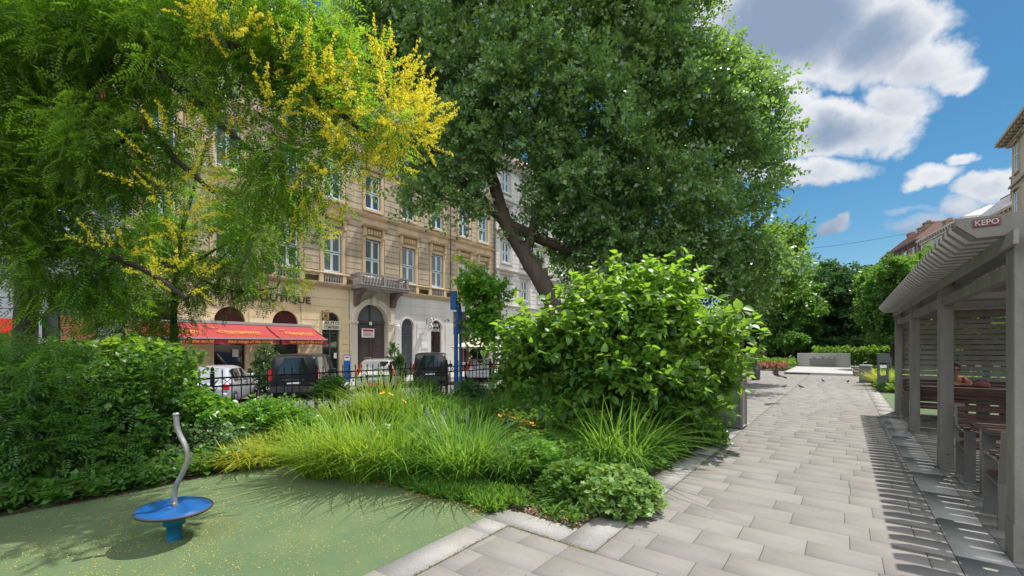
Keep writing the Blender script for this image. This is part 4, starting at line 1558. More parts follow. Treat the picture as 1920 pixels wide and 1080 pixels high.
BROWN = mat('brown_slats', (.095, .045, .034), .55, col2=(.05, .025, .02), vscale=7, bump=.15, bscale=40)
FLATST = mat('grey_flat_steel', (.16, .155, .145), .45, metal=.4, var=.2)
def bench(name, label, x0, y, L, back, group):
    """bench along X at plan y; back=-1: backrest on the near (-Y) side, +1 on the far side"""
    t = thing(name, label, 'bench', (x0 + L / 2, y, 0), group)
    s = back
    mb = MB()
    for k in range(5):
        yy = y - s * .22 + s * k * .095
        mb.box((x0 - .02, yy - .04, .425), (x0 + L + .02, yy + .04, .455))
    mb.build('seat', BROWN, t, bevel=.004)
    mb = MB()
    for k in range(5):
        z = .50 + k * .083
        yy = y + s * (.25 + (z - .45) * .22)
        mb.box((x0 - .02, yy - .014, z), (x0 + L + .02, yy + .014, z + .062))
    mb.build('backrest', BROWN, t, bevel=.003)
    n = 3 if L > 2.2 else 2
    for k in range(n):
        x = x0 + k * (L) / (n - 1)
        mb = MB()
        w = .012 if 0 < k < n - 1 else .012
        yf, yb = y - s * .25, y + s * .27
        for (a, b) in (((x, yf, .0), (x, yf, .62)),):
            mb.box((x - .05, yf - .012, 0), (x + .05, yf + .012, .62))
        mb.box((x - .05, min(yf, yb), .405), (x + .05, max(yf, yb), .42))
        mb.bar((x, yb, 0), (x, yb, .43), .10, .024, up=(0, 1, 0))
        mb.bar((x, yb, .43), (x, y + s * .385, .93), .10, .024, up=(0, 1, 0))
        if k in (0, n - 1):
            mb.bar((x, yf - s * .005, .63), (x, y + s * .30, .64), .10, .018)
        mb.build('leg_frame', FLATST, t)
        if k in (0, n - 1):
            mb = MB(); mb.box((x - .03, y - .16, .652), (x + .03, y + .16, .672)); mb.build('armrest_pad', BROWN, t)
    return t
def ptable(label, x0, y, L, group):
    t = thing('picnic_table', label, 'table', (x0 + L / 2, y, 0), group)
    mb = MB()
    for k in range(9):
        yy = y - .40 + k * .1
        mb.box((x0 - .02, yy - .04, .775), (x0 + L + .02, yy + .04, .81))
    mb.build('tabletop', BROWN, t, bevel=.004)
    for k in range(2):
        x = x0 + .06 + k * (L - .12)
        mb = MB()
        mb.box((x - .055, y - .055, .01), (x + .055, y + .055, .755)); mb.box((x - .06, y - .42, .757), (x + .06, y + .42, .773))
        mb.box((x - .11, y - .16, 0), (x + .11, y + .16, .012))
        mb.build('leg', FLATST, t)
    return t
bench('slatted_bench', 'nearest brown slatted bench with its back to the viewer beside the front pergola post', 1.19, 6.22, 2.4, -1, 'benches under the pergola')
ptable('near brown slatted picnic table between two benches under the pergola', 1.25, 7.25, 2.4, 'picnic tables under the pergola')
bench('slatted_bench', 'second brown slatted bench facing the viewer behind the near picnic table', 1.25, 8.0, 2.4, 1, 'benches under the pergola')
bench('slatted_bench', 'third brown slatted bench seen from behind in front of the far picnic table', 1.2, 12.45, 2.6, -1, 'benches under the pergola')
ptable('far brown slatted picnic table where the person in sunglasses leans', 1.25, 13.45, 2.6, 'picnic tables under the pergola')
bench('slatted_bench', 'farthest brown slatted bench against the slatted screen of the pergola', 1.2, 14.3, 2.6, 1, 'benches under the pergola')

# ==================================================================== SPINNER TOY
sx, sy = -4.70, 1.25
sp = thing('play_spinner', 'blue standing spinner disc with a wavy steel pole on the green rubber surface', 'play spinner', (sx, sy, 0))
BLUE = mat('blue_paint', (.008, .085, .27), .4, col2=(.006, .055, .18), vscale=9, spec=.4)
BLUED = mat('blue_post_paint', (.012, .10, .27), .4, var=.2, vscale=6)
GALV = mat('galvanised_steel', (.42, .41, .42), .42, metal=.75, var=.35, vscale=18)
RUBK = mat('black_rubber', (.03, .028, .028), .7)
mb = MB(); mb.lathe([(.058, 0), (.058, .13), (.082, .135), (.082, .235), (.06, .25), (0, .25)], (sx, sy, 0), 24); mb.build('base_post', mat('teal_blue_paint', (.01, .13, .24), .4), sp)
tilt = Matrix.Translation((sx, sy, .262)) @ Matrix.Rotation(R(3.5), 4, Vector((-SN, CS, 0)))
mb = MB(); mb.lathe([(0, -.012), (.2, -.012), (.280, .0), (.286, .011), (.282, .018), (.27, .02)], (0, 0, 0), 40, True, tilt); mb.build('rim', RUBK, sp)
def disc():
    V, Fc = [], []
    nr, na = 22, 84
    for i in range(nr + 1):
        r = .279 * i / nr
        for k in range(na):
            a = 2 * math.pi * k / na
            wv = .006 * math.sin(5 * a + r * 30) * min(1, r / .06) * (1 if r < .25 else .15)
            hgt = .03 + .010 * math.cos(r / .279 * math.pi * .5) + wv - (.016 * max(0, (r - .225) / .054) ** 2)
            V.append((r * math.cos(a), r * math.sin(a), hgt))
    for i in range(nr):
        for k in range(na):
            k2 = (k + 1) % na
            Fc.append((i * na + k, i * na + k2, (i + 1) * na + k2, (i + 1) * na + k))
    m_ = MB(); m_.add(V, Fc, True, tilt); return m_
disc().build('disc', BLUE, sp)
path = [(332, 946), (330, 925), (334, 905), (344, 885), (353, 865), (355, 848), (350, 830), (341, 812), (335, 795), (333, 772)]
zz = 3.85
pts = [W(a, b, zz) for a, b in path]
base = W(330, 946, zz)
pts = [Vector((sx, sy, .285)) + (p - base) for p in pts]
mb = MB(); limb(mb, pts, .021, .021, 14, 0.0, 5); mb.build('pole', GALV, sp)
mb = MB(); mb.lathe([(0, .012), (.02, .01), (.026, 0), (.026, -.012), (.02, -.014)], pts[-1], 14); mb.build('pole_cap', GALV, sp)
mb = MB(); mb.lathe([(.0, .011), (.008, .008), (.011, 0), (.008, -.008), (0, -.011)], pts[0] + Vector((.02, -.015, .035)), 10); mb.build('orange_bolt_cap', mat('orange_plastic', (.8, .25, .02), .4), sp)

# ==================================================================== FENCE
IRON = mat('black_iron', (.012, .012, .013), .45, metal=.2)
fn = thing('iron_fence', 'black wrought iron picket fence with crossed ornaments on the low plinth wall', 'fence', (-9.52, 16, .16))
def panel(y0, y1, x=-9.52):
    mb = MB()
    for z in (1.10, .94, .26):
        mb.box((x - .014, y0, z - .016), (x + .014, y1, z + .016))
    n = int(round((y1 - y0) / .165))
    for i in range(1, n):
        y = y0 + (y1 - y0) * i / n
        mb.box((x - .008, y - .008, .18), (x + .008, y + .008, 1.20))
        mb.add([(x - .014, y - .014, 1.20), (x + .014, y - .014, 1.20), (x + .014, y + .014, 1.20), (x - .014, y + .014, 1.20), (x, y, 1.29)], [(0, 1, 4), (1, 2, 4), (2, 3, 4), (3, 0, 4), (3, 2, 1, 0)])
    for i in range(n):
        a, b = y0 + (y1 - y0) * i / n, y0 + (y1 - y0) * (i + 1) / n
        if i % 3 == 1:
            mb.bar((x, a, .945), (x, b, 1.095), .012); mb.bar((x, b, .945), (x, a, 1.095), .012)
        if i % 3 == 1:
            mb.bar((x, a, .3), (x, b, .42), .01); mb.bar((x, b, .3), (x, a, .42), .01)
    return mb
y = -3.0
while y < 44:
    panel(y, y + 2.0).build('fence_panel', IRON, fn)
    mb = MB(); mb.box((-9.55, y - .03, .16), (-9.49, y + .03, 1.22)); mb.lathe([(.02, 0), (.036, .03), (.03, .07), (0, .1)], (-9.52, y, 1.22), 8); mb.build('post', IRON, fn)
    y += 2.04
# far transverse fence by the memorial
fn2 = thing('iron_fence', 'short far stretch of black railing to the right of the stone memorial', 'fence', (2.0, 44, 0))
mb = MB()
for z in (1.25, .2):
    mb.box((.5, 43.98, z - .02), (3.6, 44.02, z + .02))
for i in range(20):
    mb.box((.5 + i * .16, 43.985, 0), (.52 + i * .16, 44.015, 1.35))
mb.build('fence_panel', IRON, fn2)

# blue post with cabinet and boards
bp = G(855, 757)
t = thing('blue_pole', 'tall blue metal post with a square head box and boards before the iron fence', 'pole', (bp.x, bp.y, 0))
rt = Vector((CS, SN, 0)); fw = Vector((-SN, CS, 0))
c = Vector((bp.x, bp.y, 0))
mb = MB(); mb.tube([c, c + Vector((0, 0, 2.3))], .062, 12); mb.tube([c + rt * .12 + fw * .1, c + rt * .12 + fw * .1 + Vector((0, 0, 2.75)), c + rt * .1 + fw * .1 + Vector((0, 0, 2.95)), c + rt * .0 + Vector((0, 0, 3.05))], .036, 10); mb.build('post', BLUE, t)
mb = MB(); mb.tube([c + rt * .02 + Vector((0, 0, 2.2)), c + rt * .06 + Vector((0, 0, 2.8)), c + Vector((0, 0, 3.0))], .045, 10); mb.build('bent_tube', BLUE, t)
M = Matrix.Translation(c) @ Matrix.Rotation(R(YAW), 4, 'Z')
mb = MB(); mb.box((-.16, -.09, 2.8), (.02, .09, 3.36), M); mb.build('head_box', BLUE, t, bevel=.01)
mb = MB(); mb.box((-.1, .14, 2.1), (.28, .17, 2.75), M); mb.build('sign_board', mat('weathered_board', (.25, .2, .17), .7, var=.3, vscale=5), t)
mb = MB(); mb.box((.08, .14, 1.85), (.27, .17, 2.08), M); mb.build('notice', mat('grey_plate', (.42, .42, .42), .6), t)
mb = MB(); mb.box((-.12, .13, 2.42), (.3, .138, 2.44), M); mb.box((-.12, .13, 2.08), (.3, .138, 2.10), M); mb.build('clamp', IRON, t)

# perforated litter bin
def perf():
    m = bpy.data.materials.new('perforated_steel')
    m.use_nodes = True
    nt = m.node_tree; N, L = nt.nodes, nt.links
    p = N['Principled BSDF']
    p.inputs['Metallic'].default_value = .4; p.inputs['Roughness'].default_value = .5
    tc = N.new('ShaderNodeTexCoord')
    v = N.new('ShaderNodeVectorMath'); v.operation = 'SCALE'; v.inputs['Scale'].default_value = 38
    L.new(tc.outputs['Object'], v.inputs[0])
    fr = N.new('ShaderNodeVectorMath'); fr.operation = 'FRACTION'; L.new(v.outputs[0], fr.inputs[0])
    sb = N.new('ShaderNodeVectorMath'); sb.operation = 'SUBTRACT'; sb.inputs[1].default_value = (.5, .5, .5); L.new(fr.outputs[0], sb.inputs[0])
    sp_ = N.new('ShaderNodeSeparateXYZ'); L.new(sb.outputs[0], sp_.inputs[0])
    cb = N.new('ShaderNodeCombineXYZ'); L.new(sp_.outputs[0], cb.inputs[0]); L.new(sp_.outputs[2], cb.inputs[1])
    ln = N.new('ShaderNodeVectorMath'); ln.operation = 'LENGTH'; L.new(cb.outputs[0], ln.inputs[0])
    lt = N.new('ShaderNodeMath'); lt.operation = 'LESS_THAN'; lt.inputs[1].default_value = .28; L.new(ln.outputs['Value'], lt.inputs[0])
    mx = N.new('ShaderNodeMix'); mx.data_type = 'RGBA'; mx.inputs[6].default_value = (.24, .235, .225, 1); mx.inputs[7].default_value = (.02, .02, .02, 1)
    L.new(lt.outputs[0], mx.inputs[0]); L.new(mx.outputs[2], p.inputs['Base Color'])
    return m
t = thing('litter_bin', 'grey perforated steel litter bin half hidden at the right edge of the big bush', 'bin', (-1.95, 10.15, 0))
mb = MB(); mb.box((-2.26, 9.955, .04), (-1.66, 10.42, 1.0)); mb.build('perforated_body', perf(), t)
mb = MB()
for (x, y) in ((-2.28, 9.94), (-2.28, 10.40), (-1.68, 9.94), (-1.68, 10.40)):
    mb.box((x, y, 0), (x + .04, y + .04, 1.02))
mb.box((-2.28, 9.94, 1.0), (-1.64, 10.44, 1.04)); mb.box((-2.28, 9.945, .03), (-1.64, 10.43, .055)); mb.build('frame', mat('bin_frame', (.27, .265, .255), .5, metal=.4), t)
mb = MB(); mb.box((-2.15, 10.05, 1.041), (-1.78, 10.3, 1.05)); mb.build('opening', RUBK, t)

# information bollard, drinking fountain block, round bollard
c = G(1655.5, 733); t = thing('lamp_bollard', 'dark grey metal bollard with an open middle on the rubber surface edge past the pergola', 'bollard', (c.x, c.y, 0))
DG = mat('dark_grey_metal', (.075, .08, .085), .5, metal=.3)
M = Matrix.Translation((c.x, c.y, 0)) @ Matrix.Rotation(R(8), 4, 'Z')
mb = MB(); mb.box((-.16, -.07, 0), (.16, .07, .60), M); mb.build('lower_panel', DG, t)
mb = MB(); mb.box((-.16, -.07, .602), (-.105, .07, 1.08), M); mb.box((.105, -.07, .602), (.16, .07, 1.08), M); mb.build('side_post', DG, t)
mb = MB(); mb.box((-.17, -.085, 1.082), (.19, .085, 1.43), M); mb.build('head', DG, t)
mb = MB(); mb.box((-.12, -.05, .88), (.12, .05, 1.0), M); mb.build('glass_lens', mat('lens', (.6, .6, .55), .3), t)
mb = MB(); mb.box((.19, -.05, .95), (.25, .05, 1.3), M); mb.build('socket_box', DG, t)
t = thing('drinking_fountain', 'speckled grey granite drinking fountain block at the right border of the path', 'fountain', (.85, 26.7, 0))
mb = MB(); mb.box((.60, 26.4, 0), (1.10, 27.0, .80)); mb.build('block', mat('dark_granite', (.13, .13, .135), .7, col2=(.06, .06, .065), vscale=45), t, bevel=.01)
mb = MB(); mb.box((.62, 26.42, .802), (1.08, 26.98, .83)); mb.build('basin', mat('light_stone', (.42, .42, .40), .6, var=.2), t)
mb = MB(); mb.tube([(.75, 26.7, .83), (.75, 26.7, .92), (.79, 26.7, .96), (.86, 26.7, .95)], .018, 8); mb.build('tap', GALV, t)
c = G(1417, 712); t = thing('litter_bin', 'dark round litter bin standing on the shaded left side of the plaza', 'bin', (c.x, c.y, 0))
mb = MB(); mb.lathe([(.17, 0), (.2, .05), (.21, .75), (.17, .8), (0, .8)], c, 16); mb.build('body', DG, t)
mb = MB(); mb.lathe([(.05, .8), (.05, 1.0), (.22, 1.03), (.2, 1.08), (0, 1.1)], c, 16); mb.build('lid', DG, t)

# ==================================================================== MEMORIAL
t = thing('stone_memorial', 'low pale stone memorial wall with a carved inscription at the end of the path', 'memorial', (-1.25, 41.7, 0))
mb = MB(); mb.box((-2.95, 41.5, .1), (.42, 42.0, 1.18)); mb.build('wall', mat('memorial_stone', (.34, .335, .30), .8, col2=(.27, .265, .24), vscale=1.6, bump=.1, streak=True), t, bevel=.012)
mb = MB()
rg = random.Random(4)
x = -2.15
while x < -.45:
    w = rg.uniform(.05, .16); h = rg.uniform(.1, .34)
    mb.box((x, 41.485, .62), (x + w, 41.505, .62 + h)); x += w + .01
for k in range(4):
    x = -2.1
    mb.box((-2.12, 41.483, .56 - k * .115), (-.42, 41.505, .585 - k * .115))
    while x < -.5:
        w = rg.uniform(.03, .09)
        mb.box((x, 41.487, .49 - k * .115), (x + w, 41.505, .55 - k * .115)); x += w + rg.uniform(.015, .04)
mb.build('carved_relief', mat('relief_stone', (.20, .195, .18), .85, var=.3, vscale=8), t)
mb = MB(); mb.box((-2.95, 31.8, -.01), (.45, 41.497, .14)); mb.build('platform', mat('platform_stone', (.34, .33, .315), .8, var=.15, vscale=2), t, bevel=.01)
mb = MB(); mb.box((-2.9, 31.78, .01), (-1.6, 31.8, .10)); mb.build('vent_grille', DG, t)
mb = MB()
for k in range(3):
    mb.box((.62 + k * .10, 31.8, .22), (.70 + k * .10, 37, .25))
o = thing('low_bench', 'low backless dark wooden bench right of the memorial platform', 'bench', (.65, 34.4, 0))
for v_ in mb.v:
    v_.x -= .12
mb.build('seat', BROWN, o)
for yy in (32.2, 36.2):
    mb = MB(); mb.box((.52, yy, 0), (.76, yy + .2, .218)); mb.build('leg', MATS['light_stone'], o)

# ticket machine
c = G(651, 720, STREET); t = thing('parking_machine', 'tall blue parking ticket machine with a red and white head on the street', 'parking machine', (c.x, c.y, STREET))
M = Matrix.Translation((c.x, c.y, STREET)) @ Matrix.Rotation(R(55), 4, 'Z')
mb = MB(); mb.box((-.19, -.12, 0), (.19, .12, 1.78), M); mb.build('housing', mat('parking_blue', (.015, .10, .36), .35, var=.1), t, bevel=.015)
mb = MB(); mb.box((-.15, -.13, 1.42), (.15, -.121, 1.72), M); mb.build('display_panel', WHITE, t)
mb = MB(); mb.box((-.1, -.136, 1.56), (.1, -.131, 1.66), M); mb.build('red_mark', mat('red_plastic', (.6, .03, .03), .4), t)

# ==================================================================== CARS
def paint(name, c, metal=.0, rough=.25):
    return mat(name, c, rough, metal=metal, spec=.5, coat=1.0)
CGL = mat('car_glass', (.012, .018, .022), .03, spec=1.0, coat=.8)
TAIL = mat('tail_lamp_red', (.55, .01, .015), .2, coat=.6)
CHROME = mat('chrome', (.6, .6, .6), .15, metal=1)
TYRE = mat('tyre', (.02, .02, .02), .8)
PLASTIC = mat('dark_plastic', (.03, .03, .032), .6)
PLATE = mat('number_plate', (.7, .7, .68), .5)
def car(label, X, Y, head, L, Wd, H, kind, body, name='parked_car', accents=None, lights='side'):
    t = thing(name, label, 'van' if kind == 'van' else 'car', (0, 0, 0), 'vehicles parked diagonally in front of the tan building')
    hw = Wd / 2
    # stations: y, belt z, roof z, half width at belt, half width at roof, bottom z
    if kind == 'van':
        st = [(0.0, .98, 1.0, .93, .92, .42), (.06, 1.02, H - .10, .97, .80, .34), (.22, 1.04, H - .02, 1, .82, .30), (.32, 1.04, H, 1, .82, .28), (1.55, 1.04, H, 1, .83, .26), (1.65, 1.04, H, 1, .83, .26),
              (2.75, 1.04, H, 1, .83, .26), (2.85, 1.03, H - .01, 1, .83, .26), (3.35, 1.03, H - .06, 1, .82, .26), (3.95, 1.05, 1.12, .98, .80, .26), (4.55, .92, .94, .94, .84, .3), (L, .62, .70, .84, .80, .36)]
        glass = [(1, 2, 'rear')]
        side = [(3, 4), (5, 6), (7, 8)]
    elif kind == 'wagon':
        st = [(0.0, .78, .80, .90, .88, .42), (.05, .98, 1.0, .96, .90, .32), (.12, 1.0, 1.06, .98, .82, .30), (.52, 1.0, H - .04, 1, .70, .28), (.85, 1.0, H, 1, .70, .26), (1.55, .99, H + .01, 1, .71, .24), (1.63, .99, H + .01, 1, .71, .24),
              (2.5, .97, H - .03, 1, .70, .24), (2.57, .97, H - .04, 1, .70, .24), (3.35, .96, 1.04, .99, .72, .24), (4.1, .88, .9, .95, .8, .28), (L, .6, .68, .84, .78, .34)]
        side = [(3, 5), (6, 7), (8, 9)]
    else:
        st = [(0.0, .70, .72, .86, .84, .42), (.06, .88, .9, .94, .86, .32), (.16, .92, .98, .97, .80, .28), (.62, .93, H - .06, 1, .66, .26), (.95, .93, H, 1, .66, .24), (1.5, .92, H + .01, 1, .67, .22), (1.58, .92, H + .01, 1, .67, .22),
              (2.0, .91, H - .03, 1, .66, .22), (2.05, .91, H - .04, 1, .66, .22), (2.75, .92, .98, .98, .70, .22), (3.3, .84, .86, .93, .78, .26), (L, .58, .64, .8, .76, .34)]
        side = [(3, 5), (6, 7), (8, 9)]
    def ring(s):
        y, zb, zr, wb, wr, z0 = s
        b, r_ = wb * hw, wr * hw
        return [(-b * .90, y, z0), (-b * .985, y, z0 + .16), (-b, y, (z0 + zb) / 2 + .05), (-b * .975, y, zb), (-r_ - (b - r_) * .12, y, zr - min(.07, (zr - zb) * .3)), (-r_ * .86, y, zr - .008), (-r_ * .4, y, zr + .018),
                (r_ * .4, y, zr + .018), (r_ * .86, y, zr - .008), (r_ + (b - r_) * .12, y, zr - min(.07, (zr - zb) * .3)), (b * .975, y, zb), (b, y, (z0 + zb) / 2 + .05), (b * .985, y, z0 + .16), (b * .90, y, z0)]
    rings = [ring(s) for s in st]
    n = 14
    mb = MB()
    vs = [p for r_ in rings for p in r_]
    fs = []
    for i in range(len(rings) - 1):
        for k in range(n):
            k2 = (k + 1) % n
            fs.append((i * n + k, i * n + k2, (i + 1) * n + k2, (i + 1) * n + k))
    fs.append(tuple(range(n))); fs.append(tuple(range((len(rings) - 1) * n, len(rings) * n)))
    mb.add(vs, fs, True)
    me = mb.mesh('body')
    o = link_mesh('body', me, body, t)
    md = o.modifiers.new('b', 'BEVEL'); md.width = .02; md.segments = 2; md.limit_method = 'ANGLE'; md.angle_limit = R(40)
    # side glass, proud of the cabin side
    def P_(i, k):
        return Vector(rings[i][k])
    for sgn, (kb, kr) in ((-1, (3, 4)), (1, (10, 9))):
        for (a, b) in side:
            m_ = MB()
            idx = list(range(a, b + 1))
            lo = [P_(i, kb).lerp(P_(i, kr), .07) for i in idx]
            hi = [P_(i, kb).lerp(P_(i, kr), .93) for i in idx]
            if len(idx) == 2 or True:
                lo[0] = lo[0].lerp(lo[-1], .05); hi[0] = hi[0].lerp(hi[-1], .05); lo[-1] = lo[-1].lerp(lo[0], .04); hi[-1] = hi[-1].lerp(hi[0], .04)
            off = Vector((sgn * .012, 0, .004))
            vv = [p + off for p in lo] + [p + off for p in hi] + [p - off for p in lo] + [p - off for p in hi]
            q = len(idx)
            f_ = []
            for i in range(q - 1):
                f_ += [(i, i + 1, q + i + 1, q + i), (2 * q + i, 3 * q + i, 3 * q + i + 1, 2 * q + i + 1)]
            f_ += [(0, q, 3 * q, 2 * q), (q - 1, 3 * q - 1, 4 * q - 1, 2 * q - 1)]
            for i in range(q - 1):
                f_ += [(i, 2 * q + i, 2 * q + i + 1, i + 1), (q + i, q + i + 1, 3 * q + i + 1, 3 * q + i)]
            m_.add(vv, f_)
            m_.build('side_window', CGL, t)
    # rear glass: along roof->belt at the tail
    if kind == 'van':
        a, b = Vector((0, .035, 1.12)), Vector((0, .10, H - .13)); wa, wb_ = hw * .86, hw * .79
        a.y = -.005 + .02; b.y = .075
    elif kind == 'wagon':
        a, b = Vector((0, .16, 1.08)), Vector((0, .455, H - .11)); wa, wb_ = hw * .76, hw * .62
    else:
        a, b = Vector((0, .20, 1.0)), Vector((0, .56, H - .14)); wa, wb_ = hw * .72, hw * .56
    m_ = MB()
    nn = Vector((0, -1, .15)).normalized() * .03
    vv = []
    for s_, off in ((1, nn), (-1, nn * -1.2)):
        for i in range(7):
            u = -1 + i / 3
            vv += [Vector((u * wa, a.y + .045 * u * u, a.z)) + off, Vector((u * wb_, b.y + .045 * u * u, b.z)) + off]
    f_ = []
    for i in range(6):
        f_ += [(2 * i, 2 * i + 2, 2 * i + 3, 2 * i + 1), (14 + 2 * i, 14 + 2 * i + 1, 14 + 2 * i + 3, 14 + 2 * i + 2),
               (2 * i, 14 + 2 * i, 14 + 2 * i + 2, 2 * i + 2), (2 * i + 1, 2 * i + 3, 14 + 2 * i + 3, 14 + 2 * i + 1)]
    f_ += [(0, 1, 15, 14), (12, 26, 27, 13)]
    m_.add(vv, f_)
    m_.build('rear_window', CGL, t)
    m_ = MB(); m_.bar(Vector((-.05, a.y - .05, a.z + .06)), Vector((.36, a.y - .02, a.z + .12)), .02); m_.build('rear_wiper', PLASTIC, t)
    # windscreen
    m_ = MB()
    i0, i1 = (8, 9)
    lo = [Vector(rings[i1][k]) for k in (5, 8)]; hi = [Vector(rings[i0][k]) for k in (5, 8)]
    off = Vector((0, .02, .025))
    vv = [lo[0].lerp(hi[0], .08) + off, lo[1].lerp(hi[1], .08) + off, hi[1].lerp(lo[1], .08) + off, hi[0].lerp(lo[0], .08) + off]
    m_.add(vv + [v_ - off * 1.5 for v_ in vv], [(0, 1, 2, 3), (7, 6, 5, 4), (0, 4, 5, 1), (1, 5, 6, 2), (2, 6, 7, 3), (3, 7, 4, 0)]); m_.build('windscreen', CGL, t)
    # lamps
    for sgn in (-1, 1):
        m_ = MB()
        if kind == 'van':
            m_.box((sgn * hw * .86, -.02, .86), (sgn * hw * .985, .13, 1.30))
        elif kind == 'wagon':
            pts_ = [(sgn * hw * .80, .82), (sgn * hw * .975, .82), (sgn * hw * .97, 1.05), (sgn * hw * .80, 1.24), (sgn * hw * .72, 1.42), (sgn * hw * .66, 1.42), (sgn * hw * .72, 1.1)]
            m_.prism(pts_, 'y', -.0, .30)
        else:
            m_.box((sgn * hw * .74, -.01, .70), (sgn * hw * .955, .16, .90))
        m_.build('tail_lamp', TAIL, t, bevel=.02)
        m_ = MB(); m_.box((sgn * hw * .62, L - .16, .62), (sgn * hw * .92, L - .01, .78)); m_.build('headlamp', mat('headlamp', (.5, .5, .5), .1, coat=1), t, bevel=.02)
        m_ = MB(); ym = st[8][0] - .05
        m_.box((sgn * hw * .98, ym - .07, 1.0), (sgn * (hw + .2), ym + .08, 1.18)); m_.build('wing_mirror', body if kind != 'van' else PLASTIC, t, bevel=.03)
        m_ = MB()
        for yy in (1.75, 2.75):
            m_.box((sgn * (hw * .985), yy, .86), (sgn * (hw * 1.012), yy + .17, .885))
        m_.build('door_handle', body, t)
    m_ = MB(); m_.box((-hw * .92, -.09, .33), (hw * .92, .12, .60)); m_.build('bumper', PLASTIC if kind == 'van' else body, t, bevel=.04)
    m_ = MB(); m_.box((-.26, -.105 if kind != 'van' else -.02, .62 if kind != 'van' else .70), (.26, -.07 if kind != 'van' else .02, .73 if kind != 'van' else .81)); m_.build('number_plate', PLATE, t)
    m_ = MB(); m_.box((-hw * .45, -.03, .86), (hw * .45, .03, .885)); m_.build('trim_strip', CHROME, t)
    if kind == 'wagon':
        for sgn in (-1, 1):
            m_ = MB(); m_.tube([(sgn * hw * .66, .7, H + .02), (sgn * hw * .66, .9, H + .06), (sgn * hw * .66, 2.3, H + .05), (sgn * hw * .66, 2.5, H)], .018, 6); m_.build('roof_rail', CHROME, t)
    if accents:
        m_ = MB(); m_.box((-.45, -.11, .36), (.45, -.092, .5)); m_.build('reflector', accents, t)
    m_ = MB(); m_.box((-hw * .8, .3, .18), (hw * .8, L - .3, .32)); m_.build('underbody', PLASTIC, t)
    wr = .335 if kind != 'hatch' else .30
    wb0, wb1 = (.85, L - .9) if kind != 'hatch' else (.6, L - .65)
    for yy in (wb0, wb1):
        for sgn in (-1, 1):
            MM = Matrix.Translation((sgn * (hw - .10), yy, wr)) @ Matrix.Rotation(R(90 * sgn), 4, 'Y')
            m_ = MB(); m_.lathe([(wr + .05, .0), (wr + .05, .098), (wr - .1, .099)], (0, 0, 0), 22, True, MM); m_.build('wheel_arch', PLASTIC, t)
            m_ = MB(); m_.lathe([(0, -.10), (wr * .62, -.10), (wr * .94, -.1), (wr, -.06), (wr, .09), (wr * .95, .115), (wr * .66, .115), (wr * .64, .09)], (0, 0, 0), 22, True, MM)
            w_ = m_.build('wheel', TYRE, t)
            m_ = MB()
            m_.lathe([(0, .115), (wr * .14, .115), (wr * .17, .10)], (0, 0, 0), 12, True, MM)
            for q in range(5):
                a_ = q * 2 * math.pi / 5
                m_.bar(MM @ Vector((math.cos(a_) * wr * .1, math.sin(a_) * wr * .1, .103)), MM @ Vector((math.cos(a_) * wr * .64, math.sin(a_) * wr * .64, .103)), .05, .02)
            m_.lathe([(wr * .58, .10), (wr * .65, .118), (wr * .66, .1)], (0, 0, 0), 22, True, MM)
            m_.build('rim', CHROME, w_)
    t.location = (X, Y, STREET)
    t.rotation_euler = (0, 0, R(head))
    return t
BLK = mat('black_car_paint', (.008, .009, .012), .3, spec=.3, coat=.45)
car('small silver hatchback at the left end of the parked row behind the green shrubs', -18.0, 5.6, 52, 3.6, 1.66, 1.52, 'hatch', paint('silver_car_paint', (.36, .38, .42), .3, .35))
car('black van parked below the right end of the red awning beside the blue parking machine', -18.2, 8.9, 50, 4.9, 1.93, 1.92, 'van', BLK)
car('silver estate car with tall red tail lamps right of the blue parking machine', -18.1, 12.75, 45, 4.7, 1.88, 1.62, 'wagon', paint('champagne_car_paint', (.42, .40, .38), .5, .35), accents=mat('pink_reflector', (.5, .04, .08), .4))
car('black van parked below the salon window, just left of the blue pole', -18.2, 16.4, 44, 4.9, 1.93, 1.90, 'van', BLK)
car('white car seen between the blue pole and the thin maple tree', -18.0, 20.4, 45, 4.3, 1.78, 1.48, 'wagon', paint('white_car_paint', (.6, .62, .64), .1, .3))
car('dark grey car at the right end of the parked row beside the big bush', -18.0, 24.2, 45, 3.7, 1.7, 1.5, 'hatch', paint('grey_car_paint', (.16, .17, .18), .4, .35))
car('dark blue car hidden behind the shrubs at the far left of the parked row', -18.0, 2.0, 50, 4.5, 1.82, 1.5, 'wagon', paint('blue_car_paint', (.03, .06, .16), .4, .3))

# ==================================================================== PEOPLE
SKIN = mat('skin', (.46, .24, .16), .55, var=.1, vscale=9)
HAIR = mat('dark_hair', (.015, .011, .009), .5, bump=.4, bscale=60)
def skin_body(name, verts, edges, radii, mt, parent, root=0, sub=1):
    me = bpy.data.meshes.new(name)
    me.from_pydata([tuple(v) for v in verts], edges, [])
    o = bpy.data.objects.new(name, me)
    COL.objects.link(o)
    md = o.modifiers.new('skin', 'SKIN'); md.use_smooth_shade = True
    sv = me.skin_vertices[0].data
    for i, r_ in enumerate(radii):
        sv[i].radius = (r_, r_) if not isinstance(r_, tuple) else r_
        sv[i].use_root = (i == root)
    s = o.modifiers.new('sub', 'SUBSURF'); s.levels = sub; s.render_levels = sub
    bpy.context.view_layer.update()
    m2 = bpy.data.meshes.new_from_object(o.evaluated_get(bpy.context.evaluated_depsgraph_get()))
    bpy.data.objects.remove(o)
    m2.name = name
    return link_mesh(name, m2, mt, parent, (0, 0, 0) if parent is None else None)
